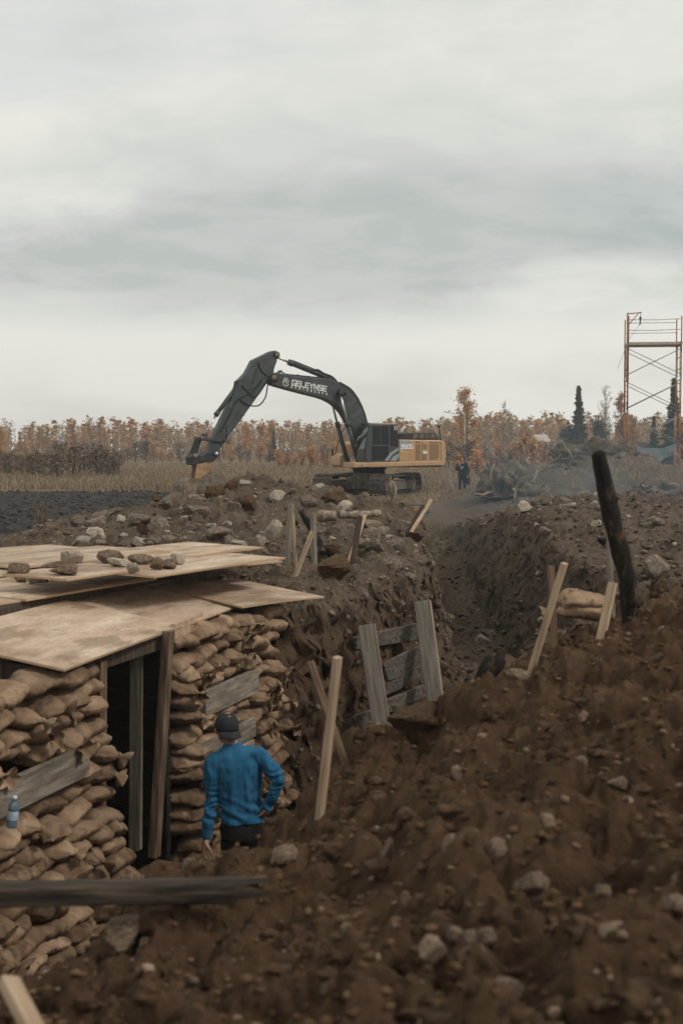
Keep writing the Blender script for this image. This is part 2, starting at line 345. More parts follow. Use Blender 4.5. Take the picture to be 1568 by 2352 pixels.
# grid: a fan from a point behind the camera, fine where the picture needs it
O_Y = -5.0
ang = np.concatenate([np.linspace(-46, -24, 30, endpoint=False), np.linspace(-24, 22, 620, endpoint=False), np.linspace(22, 46, 32)]) * PI/180
rows = [0.6]
while rows[-1] < 1800:
    r_ = rows[-1]; yy_ = r_ + O_Y
    st = 0.06 if yy_ < 2 else 0.021 if yy_ < 10 else 0.026 if yy_ < 18 else 0.055 if yy_ < 33 else 0.16 if yy_ < 62 else r_*0.02
    rows.append(r_ + st)
rr = np.array(rows); A_, R_ = np.meshgrid(ang, rr)
gx = np.sin(A_)*R_; gy = np.cos(A_)*R_ + O_Y
gz = terrain(gx.ravel(), gy.ravel()).reshape(gx.shape)
# push the steep faces in and out sideways so that they are ragged
dzx = np.gradient(gz, axis=1)/np.maximum(np.abs(np.gradient(gx, axis=1)), 1e-4); dzy = np.gradient(gz, axis=0)/np.maximum(np.abs(np.gradient(gy, axis=0)), 1e-4)
stp = sst(0.8, 2.5, np.hypot(dzx, dzy))*(gy < 40)*(0.38 + 0.62*sst(9, 11.5, gy))
ox = 0.14*fbm(gx*3, gy*3, gz*5, 4)*stp + 0.05*fbm(gx*11, gy*11, gz*11, 2)*stp
oy = 0.14*fbm(gx*3+40, gy*3, gz*5, 4)*stp + 0.05*fbm(gx*11+9, gy*11, gz*11+5, 2)*stp
nr, nc = gx.shape
V = np.stack([gx+ox, gy+oy, gz], -1).reshape(-1, 3)
idx = np.arange(nr*nc).reshape(nr, nc)
F = np.stack([idx[:-1, :-1], idx[:-1, 1:], idx[1:, 1:], idx[1:, :-1]], -1).reshape(-1, 4)
gme = npmesh('ground', V, F, smooth=True)
# colour zones of the soil itself: dry grass, black ploughed earth, damp brown spoil
fx, fy, fz = V[:, 0], V[:, 1], V[:, 2]
wob = 2.5*fbm(fx*.15, fy*.15, 1., 3)
plough = sst(-1.0, -3.5, fx + 0.04*(fy-40) + 0.3*wob)*sst(27, 30, fy)*(1-sst(60, 63, fy + 0.4*wob))
grass = sst(34, 38, fy + 0.5*wob + 1.2*np.minimum(fx, 0)*0 + 4*sst(1.5, 3.5, fx)*(1-sst(3.5, 8, fx)) )
grass = grass*(1-plough)*(1 - sst(4.2, 5.5, fx)*(1-sst(44, 50, fy + wob))*0.9)
grass = grass*sst(-.15, .05, fz)*(1 - (1-sst(38, 41, fy))*sst(1.0, 2.0, fx))
brown = (1 - sst(10.5, 14.5, fy + 0.3*wob)); brown = np.maximum(brown, .75*(1-sst(-.3, .6, fz))*(1-sst(15, 18, fy)))
brown = np.clip(brown, 0, 1)
ca = gme.attributes.new('zone', 'FLOAT_COLOR', 'POINT')
ca.data.foreach_set('color', np.stack([brown, grass, plough, np.ones_like(brown)], -1).astype(np.float32).ravel())
gm = bpy.data.materials.new('ground_soil'); gm.use_nodes = True
t = gm.node_tree; Nn = t.nodes.new; Ln = t.links.new; b = t.nodes['Principled BSDF']; b.inputs['Roughness'].default_value = 1.0; b.inputs['Specular IOR Level'].default_value = 0.12
geo = Nn('ShaderNodeNewGeometry')
def gn(s, d=6, ro=0.6, st=None):
    n = Nn('ShaderNodeTexNoise'); n.inputs['Scale'].default_value = s; n.inputs['Detail'].default_value = d; n.inputs['Roughness'].default_value = ro
    if st:
        mp = Nn('ShaderNodeMapping'); mp.inputs['Scale'].default_value = st; Ln(geo.outputs['Position'], mp.inputs[0]); Ln(mp.outputs[0], n.inputs['Vector'])
    else: Ln(geo.outputs['Position'], n.inputs['Vector'])
    return n.outputs[0]
def gr(fac, st):
    r = Nn('ShaderNodeValToRGB'); e = r.color_ramp.elements
    while len(e) < len(st): e.new(0.5)
    for k, (p, cc) in zip(e, st): k.position = p; k.color = (*cc, 1)
    Ln(fac, r.inputs[0]); return r.outputs[0]
def gmix(f, a, c_, blend='MIX'):
    x = Nn('ShaderNodeMix'); x.data_type = 'RGBA'; x.blend_type = blend
    for i, v in ((0, f), (6, a), (7, c_)):
        if isinstance(v, (int, float)): x.inputs[i].default_value = v
        else: Ln(v, x.inputs[i])
    return x.outputs[2]
zn = Nn('ShaderNodeAttribute'); zn.attribute_name = 'zone'; zs = Nn('ShaderNodeSeparateColor'); Ln(zn.outputs['Color'], zs.inputs[0])
n_a = gn(1.1, 8); n_b = gn(14, 8, 0.7); n_c = gn(55, 4, 0.7)
dirt_grey = gmix(0.5, gr(n_a, [(0.3, (.076,.055,.038)), (0.5, (.128,.097,.069)), (0.7, (.185,.144,.106))]), gr(n_b, [(0.3, (.036,.026,.019)), (0.55, (.122,.091,.065)), (0.75, (.24,.188,.14))]))
dirt_brown = gmix(0.5, gr(n_a, [(0.3, (.054,.031,.017)), (0.5, (.104,.062,.035)), (0.7, (.155,.096,.056))]), gr(n_b, [(0.3, (.024,.013,.007)), (0.55, (.096,.056,.031)), (0.75, (.195,.122,.075))]))
straw = gr(gn(3.0, 8, 0.7), [(0.3, (.10,.068,.04)), (0.5, (.20,.145,.085)), (0.7, (.33,.25,.155))])
blackearth = gr(gn(2.0, 8, 0.7), [(0.3, (.022,.020,.019)), (0.5, (.045,.041,.038)), (0.72, (.085,.076,.066))])
colr = gmix(zs.outputs[0], dirt_grey, dirt_brown); colr = gmix(zs.outputs[1], colr, straw); colr = gmix(zs.outputs[2], colr, blackearth)
# pale grit sprinkled through the soil
colr = gmix(gr(n_c, [(0.66, (0,0,0)), (0.74, (.55,)*3)]), colr, gr(n_b, [(0.3, (.18,.145,.11)), (0.7, (.30,.25,.2))]))
Ln(colr, b.inputs['Base Color'])
bm1 = Nn('ShaderNodeBump'); bm1.inputs['Strength'].default_value = 0.9; bm1.inputs['Distance'].default_value = 0.05; Ln(gn(11, 10, 0.72), bm1.inputs['Height'])
bm2 = Nn('ShaderNodeBump'); bm2.inputs['Strength'].default_value = 0.6; bm2.inputs['Distance'].default_value = 0.012; Ln(n_c, bm2.inputs['Height']); Ln(bm1.outputs[0], bm2.inputs['Normal'])
Ln(bm2.outputs[0], b.inputs['Normal'])
ground = obj('ground', gme, material=gm, kind='structure')
# ================================================================== the dugout: sandbag walls, door frame, roof
def bag_mesh(seed, style):
    """a filled burlap sack lying along X: 'sewn' has flat seamed ends with ears, 'tied' ends in a gathered neck at +X"""
    r = np.random.RandomState(seed); nu, nv = 34, 30
    Lh, Wh, Hh = 0.25, 0.172, 0.086
    u = np.linspace(-1, 1, nu)[:, None]; ph = (np.arange(nv)/nv*2*PI)[None, :]
    au = np.abs(u)
    endw = np.where(u > 0, 1.0, 1.0)
    full = (1 - au**r.uniform(3.4, 4.6))**(1/2.1)
    hprof = np.clip(full, 0, 1)*0.97 + 0.03
    wprof = np.where(au < 0.55, 1, 1 - 0.22*((au-0.55)/0.45)**1.5)                     # pillow: stays wide to the seam
    if style != 'sewn':
        k = np.clip((u-0.35)/0.65, 0, 1)
        wprof = wprof*(1-k**1.6) + k**1.6*0.20; hprof = np.where(u > 0.35, np.maximum(hprof, 0.0)*(1-k**3)+0.26*k**3, hprof)
    ca_, sa_ = np.cos(ph), np.sin(ph); e = 0.92
    cx_ = np.sign(ca_)*np.abs(ca_)**e; sx_ = np.sign(sa_)*np.abs(sa_)**0.92
    X = u*Lh*np.ones_like(ph); Y = Wh*wprof*cx_; Z = Hh*hprof*sx_
    if style == 'sewn':                                                               # ears at the seam corners
        ear = np.clip((au-0.86)/0.14, 0, 1); X = X + np.sign(u)*ear*0.014*np.abs(cx_)**3*(seed % 2); Z = Z - ear*0.03*r.uniform(.2, 1)*np.sign(u)*r.choice([-1, 1])
    if seed % 2 == 0:                                                                 # plump round ends
        wprof = np.where((u < .3) | (style == 'sewn'), np.maximum(1-au**5, 0)**.45, wprof); Y = Wh*np.maximum(wprof, .02)*cx_
    if style != 'sewn':                                                               # pleats gathered to the neck
        k = np.clip((u-0.15)/0.85, 0, 1); pl = 1 + (0.14*k*(1-0.5*k))*np.cos(ph*r.randint(6, 9) + r.uniform(0, 6)) ; Y = Y*pl; Z = Z*pl
    x0 = X.ravel(); y0 = Y.ravel(); z0 = Z.ravel(); sgn = seed*3.7
    nx = x0/Lh**2*0.3; ny = y0/Wh**2; nz = z0/Hh**2; nl = np.sqrt(nx**2+ny**2+nz**2)+1e-6
    seam = 0.010*np.exp(-(np.sin(ph*np.ones_like(u))/.16)**2).ravel()*(1-np.abs(u*np.ones_like(ph)).ravel()**6)
    endw_ = np.clip((np.abs(u*np.ones_like(ph)).ravel()-.45)/.55, 0, 1)
    d = seam + 0.016*endw_*np.sin(6.5*ph*np.ones_like(u)).ravel()*pn(x0*4+sgn, 0, 0) + 0.024*fbm(x0*4+sgn, y0*4, z0*5, 2) + 0.013*fbm(x0*16+sgn, y0*9, z0*12+2, 3, ridged=True) - 0.005 + 0.007*pn(x0*34+sgn, y0*12, z0*16)
    x1 = x0 + nx/nl*d*0.6; y1 = y0 + ny/nl*d; z1 = z0 + nz/nl*d
    z1 = np.where(z1 > 0, z1*(1-0.16*np.exp(-((x1-r.uniform(-.1, .1))/0.1)**2)), z1*0.93)        # sag
    z1 = z1 - 0.05*r.uniform(.3, 1.5)*(x1/Lh)**2*0.5 + 0.03*r.uniform(-1, 1)*np.sin(x1/Lh*2.2)
    Vb = np.stack([x1, y1, z1], -1)
    idx = np.arange(nu*nv).reshape(nu, nv); n2 = np.roll(idx, -1, 1)
    Fb = np.stack([idx[:-1], n2[:-1], n2[1:], idx[1:]], -1).reshape(-1, 4)
    me = npmesh('sandbag', Vb, Fb, smooth=True)
    return me, Vb[(nu-1)*nv:].mean(0)
def neck_mesh(seed):
    r = np.random.RandomState(seed); n, m = 18, 7
    prof = [(0.030, -0.02), (0.026, 0.0), (0.022, 0.008), (0.024, 0.014), (0.048, 0.032), (0.068, 0.058), (0.078, 0.082)]
    V_ = []
    for i, (rad, h) in enumerate(prof):
        for k in range(n):
            t_ = 2*PI*k/n; q = rad*(1 + (0.32*math.cos(5*t_+seed) + 0.15*math.sin(3*t_+2*seed))*(i/m)**1.2)
            V_.append((h + 0.012*math.sin(2*t_+seed)*(i/m), q*math.cos(t_)*1.15, q*math.sin(t_)*0.85 - 0.012*(i/m)**2))
    F_ = [(i*n+k, i*n+(k+1) % n, (i+1)*n+(k+1) % n, (i+1)*n+k) for i in range(m-1) for k in range(n)]
    return npmesh('tied_neck', V_, F_, smooth=True)
BAGS = {'sewn': [bag_mesh(s, 'sewn') for s in range(1, 8)], 'tied': [bag_mesh(s, 'tied') for s in range(11, 18)]}
NECKS = [neck_mesh(s) for s in range(1, 5)]
_dirty = {}
def bag(p, yaw, pitch, roll, sc, style, label, group, rnd, dirty=False):
    me, tip = BAGS[style][rnd.randint(len(BAGS[style]))]
    mm = M['burlap_dirty'] if dirty else M['burlap']
    key = (me.name, dirty)
    if key not in _dirty:
        m2 = me.copy(); m2.materials.clear(); m2.materials.append(mm); _dirty[key] = m2
    o = obj('sandbag', _dirty[key], label=label, cat='sandbag', group=group)
    o.location = p; o.rotation_euler = (roll, pitch, yaw); o.scale = sc
    if style == 'tied':
        nm = NECKS[rnd.randint(len(NECKS))]; key = (nm.name, dirty)
        if key not in _dirty:
            m2 = nm.copy(); m2.materials.clear(); m2.materials.append(mm); _dirty[key] = m2
        c = obj('tied_neck', _dirty[key], o); c.location = tip; c.rotation_euler = (rnd.uniform(0, 6), rnd.uniform(-.1, .7), rnd.uniform(-.5, .5))
    return o
WYAW = math.atan2(E1[1], E1[0])
rb = np.random.RandomState(23)
NROW = 15; RP = 0.145
def wall_rows(tA, tB, end_lo, label_of, group, skip=None, anchor_right=True, door_side=+1):
    for row in range(NROW):
        z = FLOOR + 0.08 + row*RP
        up = row/(NROW-1)
        batter = 0.20*(1-up)**1.3 - 0.02
        t0 = tA + (end_lo[0] if end_lo else 0)*(1-up)**1.2; t1 = tB + (end_lo[1] if end_lo else 0)*(1-up)**1.2
        t_ = (t1 if anchor_right else t0); k = 0; from_top = NROW - row
        half = rb.uniform(0.0, 0.22) if row % 2 else 0.0
        while True:
            k += 1
            header = rb.rand() < (0.62 if k == 1 and row % 2 == 0 else 0.36)
            ln = (0.31 if header else rb.uniform(0.33, 0.46)) - (half if k == 1 and not header else 0)*0.6
            c = t_ - ln/2 if anchor_right else t_ + ln/2
            if (c < t0) if anchor_right else (c > t1): break
            t_ = t_ - ln*0.93 if anchor_right else t_ + ln*0.93
            if skip and skip(c, z, ln): continue
            sw = 0.025*math.sin(c*2.3+row*1.3) + 0.02*rb.randn()
            base = np.array([WX(0) + 0.0, 0.0])
            Yw = c                                              # position measured by its distance along Y at the wall line
            x, y = WX(Yw) - E2[0]*(batter + rb.uniform(-.02, .045) - 0.13), Yw - E2[1]*(batter + rb.uniform(-.02, .045) - 0.13)
            style = 'tied' if (header and rb.rand() < 0.75) or rb.rand() < 0.22 else 'sewn'
            if header:
                yaw = WYAW - PI/2 + rb.uniform(-.35, .35); sc = (rb.uniform(.92, 1.05), rb.uniform(.86, 1.0), rb.uniform(.86, 1.08)); push = 0.06
                x -= E2[0]*push*-1*0; y -= 0
            else:
                yaw = WYAW + rb.uniform(-.10, .10) + (PI if rb.rand() < .5 else 0); sc = (ln/0.475, rb.uniform(.88, 1.08), rb.uniform(.86, 1.10))
            dirty = rb.rand() < max(.18, .95 - 1.2*up)
            bag((x, y, z+sw), yaw, rb.uniform(-.12, .12), rb.uniform(-.18, .18), sc, style, label_of(from_top, k), group, rb, dirty)
# openings left in the walls for the timber lintels (distance along the wall, height)
def skipR(c, z, ln):
    if 11.45 < c < 12.75 and -0.42 < z < -0.08: return True     # upper slit with its board
    if 11.35 < c < 12.55 and -0.98 < z < -0.66: return True     # lower boards behind the worker
    return False
def skipL(c, z, ln):
    if c < 9.42 and -0.40 < z < -0.10: return True
    return False
wall_rows(11.12, 13.42, (0.0, 0.10), lambda a, k: f'burlap sandbag, {ordinal(k)} from the doorway in the {ordinal(a)} row down, wall right of the door', 'sandbags of the wall right of the doorway', skipR, anchor_right=False)
wall_rows(7.6, 9.80, (0, 0.24), lambda a, k: f'burlap sandbag, {ordinal(k)} from the doorway in the {ordinal(a)} row down, wall left of the door', 'sandbags of the wall left of the doorway', skipL)
# boards set into the walls
def wallpt(Y, out_, z): return (WX(Y) - E2[0]*out_, Y - E2[1]*out_, z)
def board(Y0, Y1, z0, z1, h, th, out_, m, name, label, cat='board', bev=0.08):
    mb = MB(); p0 = Vector(wallpt(Y0, out_, z0)); p1 = Vector(wallpt(Y1, out_, z1)); q = (p0+p1)/2
    mb.beam(p0-q, p1-q, th, h, bev=bev)
    o = mb.build(name, m, label=label, cat=cat, kind='thing'); o.location = q; return o
M['board'] = mat('board_wood', [(0.10,0.08,0.062),(0.20,0.162,0.126),(0.32,0.27,0.215)], 3.2, 7, 0.85, 0.35, 24, stretch=(1,0.8,6), spots=(2.2,0.58,(0.5,0.45,0.39),0.5), rand=0.1)
board(11.40, 12.62, -0.26, -0.26, 0.25, 0.05, 0.10, M['board'], 'lintel_board', 'grey board set in the sandbag wall, right of the door, above the worker')
board(11.30, 12.50, -0.72, -0.72, 0.20, 0.05, 0.12, M['board'], 'lintel_board', 'upper of two pale boards in the sandbags just behind the cap')
board(11.30, 12.42, -0.93, -0.93, 0.20, 0.05, 0.14, M['board'], 'lintel_board', 'lower of two pale boards in the sandbags just behind the cap')
board(7.4, 9.40, -0.27, -0.27, 0.24, 0.05, 0.10, M['board'], 'lintel_board', 'weathered board in the sandbag wall at the left edge of the picture')
# door frame and dark interior
fr = empty('door_frame', (*wallpt(10.3, 0, 0)[:2], FLOOR), 0, 'rough timber door frame of the dugout between the sandbag walls', 'door frame'); fr['kind'] = 'thing'
def fpart(name, p0, p1, a, b_, m, up=(0,0,1), par=fr):
    mb = MB(); q = Vector(fr.location); mb.beam(Vector(p0)-q, Vector(p1)-q, a, b_, up=up, bev=0.08); return mb.build(name, m, par)
M['door_post'] = mat('door_post_wood', [(0.055,0.038,0.027),(0.12,0.08,0.052),(0.24,0.165,0.105)], 4, 7, 0.8, 0.4, 20, stretch=(6,6,0.5), spots=(6,0.66,(0.45,0.33,0.22),0.8))
pb = PY(354, 1968, 10.75); pt = PY(386, 1450, 10.85)
fpart('post', pb, pt, 0.105, 0.08, M['door_post'], up=(E2[0], E2[1], 0))
pb2 = PY(311, 1952, 10.9); pt2 = PY(314, 1462, 11.0)
fpart('post', pb2, pt2, 0.10, 0.09, M['lumber_old'], up=(E2[0], E2[1], 0))
pb3 = wallpt(9.86, -0.10, FLOOR); pt3 = wallpt(9.86, -0.06, 0.42)
fpart('post', pb3, pt3, 0.10, 0.09, M['door_post'], up=(E2[0], E2[1], 0))
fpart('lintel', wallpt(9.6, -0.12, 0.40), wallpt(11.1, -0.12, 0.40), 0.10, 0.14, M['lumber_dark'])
sp0 = wallpt(9.95, 0.02, FLOOR+0.12); sp1 = wallpt(10.85, 0.10, FLOOR+0.12)
fpart('threshold', sp0, sp1, 0.42, 0.10, M['clod'])
M['lumber_shade'] = mat('shade_dark_planks', [(0.008,0.007,0.006),(0.018,0.014,0.011),(0.03,0.023,0.018)], 5, 6, 0.9, 0.4, 20)  # near black: the shade inside the dugout is put into the plank colour
# planked side of the passage inside, seen past the inner post
inn = empty('passage_lining', (*wallpt(11.4, -0.8, 0)[:2], FLOOR), 0, 'stacked planks, coloured dark for the shade, lining the passage inside the dugout door', 'plank wall'); inn['kind'] = 'thing'
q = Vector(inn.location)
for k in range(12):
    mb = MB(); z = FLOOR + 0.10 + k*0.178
    mb.beam(Vector(wallpt(10.98+0.01*(k % 2), -0.05, z))-q, Vector(wallpt(11.75+.01*(k % 3), -2.0, z))-q, 0.05, 0.165, bev=0.06); mb.build('plank', M['lumber_shade'], inn)
bk = empty('dugout_back_wall', (*wallpt(10.3, -2.25, 0)[:2], FLOOR), 0, 'plank wall, coloured dark for the shade, at the back of the dugout room', 'plank wall'); bk['kind'] = 'thing'; q = Vector(bk.location)
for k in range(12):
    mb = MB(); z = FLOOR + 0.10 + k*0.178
    mb.beam(Vector(wallpt(7.2, -2.3, z))-q, Vector(wallpt(12.4, -2.3, z))-q, 0.05, 0.17, bev=0.06); mb.build('plank', M['lumber_shade'], bk)

# ------------------------------------------------------------------ plywood roof
def sheet(c0, ang_, ln, wd, zf, zb, label, dz=0.0, tilt=0.0, th=0.019, name='plywood_sheet'):
    """c0: front corner nearest the camera (x, y); ang_: heading of its long front edge; zf, zb: heights of front and back edge"""
    u_ = Vector((math.cos(ang_), math.sin(ang_), tilt)); v_ = Vector((-math.sin(ang_), math.cos(ang_), (zb-zf)/wd)); n_ = u_.cross(v_).normalized()
    c = Vector((c0[0], c0[1], zf+dz)); mid = c + u_*ln/2 + v_*wd/2
    R = Matrix((u_.normalized(), v_.normalized(), n_)).transposed()
    mb = MB(); nx_, ny_ = 13, 7; r = random.Random(hash((round(c0[0], 3), round(c0[1], 3))) & 0xffff); a = r.uniform(-.003, .006); b_ = r.uniform(-.006, .006)
    vs_ = []
    for s_ in (1, -1):
        for i in range(nx_):
            for j in range(ny_):
                X_ = -ln/2 + ln*i/(nx_-1); Y_ = -wd/2 + wd*j/(ny_-1)
                vs_.append((X_, Y_, s_*th/2 - a*(2*X_/ln)**2*2 + b_*X_*Y_))
    G = lambda s_, i, j: s_*nx_*ny_ + i*ny_ + j
    top = [(G(0,i,j), G(0,i+1,j), G(0,i+1,j+1), G(0,i,j+1)) for i in range(nx_-1) for j in range(ny_-1)]
    bot = [(G(1,i,j), G(1,i,j+1), G(1,i+1,j+1), G(1,i+1,j)) for i in range(nx_-1) for j in range(ny_-1)]
    mb.add(vs_, top + bot); mb.mi = 1; o0 = 0
    ed = []
    for i in range(nx_-1): ed += [(G(0,i,0), G(1,i,0), G(1,i+1,0), G(0,i+1,0)), (G(0,i+1,ny_-1), G(1,i+1,ny_-1), G(1,i,ny_-1), G(0,i,ny_-1))]
    for j in range(ny_-1): ed += [(G(0,0,j+1), G(1,0,j+1), G(1,0,j), G(0,0,j)), (G(0,nx_-1,j), G(1,nx_-1,j), G(1,nx_-1,j+1), G(0,nx_-1,j+1))]
    mb.f += ed; mb.sm += [False]*len(ed); mb.m += [1]*len(ed)
    o = mb.build(name, [M['plywood'], M['ply_edge']], label=label, cat='plywood sheet', group='plywood sheets roofing the dugout')
    o.matrix_world = Matrix.Translation(mid) @ R.to_4x4(); return o
def heading(a, b_): return math.atan2(b_[1]-a[1], b_[0]-a[0])
A = PZ(150, 1540, .50); B = PZ(410, 1442, .50)
sheet(A[:2], heading(A, B), 2.36, 1.22, .50, .70, 'big stained plywood sheet jutting over the doorway, front edge of the roof')
A2 = PZ(332, 1474, .475); B2 = PZ(560, 1389, .475)
sheet(A2[:2], heading(A2, B2), 2.44, 1.22, .475, .665, 'plywood sheet tucked under the stained one, over the wall right of the door')
A3 = PZ(556, 1393, .515); B3 = PZ(746, 1371, .47)
sheet(A3[:2], heading(A3, B3), float(np.hypot(*(B3-A3)[:2])), 1.25, .515, .64, 'plywood sheet at the far end of the roof with its corner jutting over the bank', tilt=-0.03)
A4 = PZ(-230, 1590, .43)
sheet(A4[:2], WYAW-.02, 2.1, 1.22, .43, .60, 'plywood sheet at the left edge, under the stained roof sheet')
# upper stack, lying back from the edge
U = [  # near front corner (px), far front corner (px), z, setback depth, label
  ((-150,1418),(146,1366),.76,1.22,'lowest front sheet of the upper plywood stack, at the left edge'),
  ((-60,1398),(232,1352),.775,1.22,'second sheet from the left along the front of the upper plywood stack'),
  ((60,1378),(360,1330),.79,1.22,'plywood sheet with most of the rocks on it, front of the upper stack'),
  ((230,1345),(500,1303),.81,1.22,'plywood sheet along the front of the stack just beyond the rocks'),
  ((400,1318),(648,1288),.815,1.10,'plywood sheet reaching farthest right at the front of the upper stack'),
]
for a, b_, z, d_, lb in U:
    a3 = PZ(*a, z); b3 = PZ(*b_, z); ln = min(2.44, float(np.hypot(*(b3-a3)[:2])))
    sheet(a3[:2], heading(a3, b3), ln, d_, z, z+0.03, lb)
V_ = [((-140,1345),.85,2.44,1.22,WYAW-.05,'plywood sheet in the middle of the upper stack, at the left edge'),
      ((-200,1322),.875,2.44,1.22,WYAW-.16,'narrow-looking plywood sheet behind the rocks at the left edge'),
      ((40,1306),.89,2.44,1.22,WYAW-.25,'plywood sheet behind the rocks, near the back of the stack'),
      ((-120,1300),.90,2.44,1.22,WYAW-.30,'back-left plywood sheet of the upper stack, next to the soil'),
      ((330,1292),.865,2.44,1.22,WYAW-.20,'plywood sheet behind the paired pale rocks on the roof')]
for a, z, ln, wd, an, lb in V_:
    a3 = PZ(*a, z); sheet(a3[:2], an, ln, wd, z, z+0.02, lb)
b3 = PZ(480, 1283, .95); h3 = WYAW-.12; a3 = b3[:2] - 2.44*np.array([math.cos(h3), math.sin(h3)])
sheet(a3, h3, 2.44, .75, .95, .97, 'rearmost plywood sheet of the roof stack, with the dark gap under it', tilt=-0.004)
b4 = PZ(655, 1279, .93); h4 = WYAW-.16; a4 = b4[:2] - 2.44*np.array([math.cos(h4), math.sin(h4)])
sheet(a4, h4, 2.44, .75, .93, .95, 'rearmost plywood sheet reaching right towards the leaning stakes', tilt=-0.004)
# joists under the roof
jr = M['lumber']
def joist(p0, p1, label, a=0.045, b_=0.14, m=None):
    mb = MB(); p0 = Vector(p0); p1 = Vector(p1); q = (p0+p1)/2; mb.beam(p0-q, p1-q, a, b_, bev=0.06)
    o = mb.build('roof_joist', m or jr, label=label, cat='joist'); o.location = q; return o
jp0 = PY(396, 1452, 11.1); jp1 = PY(462, 1424, 12.0)
joist(jp0, jp1, 'pale joist showing under the roof edge at the top of the door post')
for i, Yw in enumerate((7.2, 8.1, 9.2, 10.2, 11.2, 12.2, 13.1)):
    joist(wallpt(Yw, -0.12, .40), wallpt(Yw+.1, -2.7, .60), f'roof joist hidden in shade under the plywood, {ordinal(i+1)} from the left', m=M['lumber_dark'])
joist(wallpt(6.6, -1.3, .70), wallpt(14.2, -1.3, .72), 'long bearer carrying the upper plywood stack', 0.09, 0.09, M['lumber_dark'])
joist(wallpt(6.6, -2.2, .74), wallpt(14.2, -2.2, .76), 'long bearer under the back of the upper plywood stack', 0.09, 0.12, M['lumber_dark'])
# ================================================================== stones and clods
import bmesh
def ico(sub):
    bm = bmesh.new(); bmesh.ops.create_icosphere(bm, subdivisions=sub, radius=1.0)
    v = np.array([p.co[:] for p in bm.verts]); f = np.array([[p.index for p in q.verts] for q in bm.faces]); bm.free(); return v, f
I3, F3 = ico(3); I2, F2 = ico(2); I1, F1 = ico(1)
def rock_shape(seed, base=I3, planes=9, rough=0.05, flat=0.75):
    r = np.random.RandomState(seed)
    n_ = r.randn(planes, 3); n_ /= np.linalg.norm(n_, axis=1)[:, None]; h = r.uniform(.42, .9, planes)
    dots = base @ n_.T
    rad = np.where(dots > 0.05, h[None]/np.maximum(dots, .05), 9).min(1); rad = np.minimum(rad, 1.12)
    p = base*rad[:, None]
    d = rough*fbm(p[:, 0]*2.2+seed*3.1, p[:, 1]*2.2, p[:, 2]*2.2, 4)*1.6
    p = p*(1+d)[:, None]; p[:, 2] *= flat; return p
def rock_mesh(seed, base=I3, faces=F3, mt='rock', rough=0.06, **k):
    me = npmesh('stone', rock_shape(seed, base, rough=rough, **k), faces, smooth=True)
    me.materials.append(M[mt]); 
    try: me.set_sharp_from_angle(angle=math.radians(28))
    except Exception: pass
    return me
ROCKS = {mt: [rock_mesh(s+100*j, mt=mt, rough=(0.16 if mt == 'clod' else 0.07)) for s in range(1, 8)] for j, mt in enumerate(('rock', 'rock_pale', 'clod', 'rock_near'))}
def stone(p, size, mt, label, group=None, rnd=random, name='stone', cat='stone', rot=None, sink=0.25):
    me = rnd.choice(ROCKS[mt]); o = obj(name, me, label=label, cat=cat, group=group)
    sx, sy, sz = size; o.scale = (sx/2, sy/2, sz/2/0.72)
    o.location = (p[0], p[1], p[2] + sz*(0.5-sink)); o.rotation_euler = rot or (rnd.uniform(-.25, .25), rnd.uniform(-.25, .25), rnd.uniform(0, 6.28)); return o
r4 = random.Random(5)
# rocks weighing down the roof: x, y of the foot, width, height in picture units, height of the sheet, kind, label
ROOF = [(38,1362,48,22,'rock','low dark rock at the left end of the roof'),(52,1342,34,24,'rock','grey rock behind the low dark one at the left end of the roof'),(76,1346,34,22,'rock_pale','small pale rock between two grey ones on the roof'),
 (98,1345,30,20,'rock','dark round rock left of the tall pale one on the roof'),(122,1341,36,30,'rock_pale','upright pale rock left of the big roof rock'),(163,1340,58,40,'rock_pale','biggest pale rock on the plywood roof'),
 (140,1347,66,16,'rock','long flat brown rock lying before the biggest roof rock'),(247,1330,60,26,'rock','wedge shaped brown rock in the middle of the roof'),(305,1323,32,28,'rock_pale','single squat pale rock right of the wedge shaped one'),
 (271,1306,54,18,'rock_pale','long pale rock towards the back of the roof'),(318,1300,58,20,'rock','long dark rock behind the others on the roof'),(358,1313,30,32,'rock','upright rock in the rightmost cluster on the roof'),
 (383,1311,36,18,'rock','low block shaped rock in the rightmost cluster on the roof'),(407,1301,32,24,'rock_pale','pale pointed rock at the right end of the roof rocks'),(383,1299,24,12,'rock','smallest dark rock at the back of the rightmost cluster'),(152,1326,60,26,'rock','brown slab leaning behind the biggest roof rock')]
bpy.context.view_layer.update(); dgr = bpy.context.evaluated_depsgraph_get()
for x, y, wpx, hpx, mt, lb in ROOF:
    hit, loc, *_ = scene.ray_cast(dgr, (0, 0, CAMZ), Vector(ray(x, y-3)).normalized())
    p = np.array(loc[:]) if hit and loc[2] > .6 else PZ(x, y-4, .845)
    mt = 'rock_near' if mt == 'rock' else mt; s = p[1]/2800.0; p[1] += wpx*s*.25; p[0] += ray(x, y)[0]*wpx*s*.25
    hit, loc, *_ = scene.ray_cast(dgr, (p[0], p[1], 2.0), (0, 0, -1)); p[2] = loc[2] if hit and loc[2] > .55 else p[2]
    stone((p[0], p[1], p[2]), (wpx*s*1.2, wpx*s*.85, hpx*s*1.2), mt, lb, 'rocks weighing down the plywood roof', r4, rot=(r4.uniform(-.1, .1), r4.uniform(-.12, .12), r4.uniform(-.5, .5)), sink=0.06)
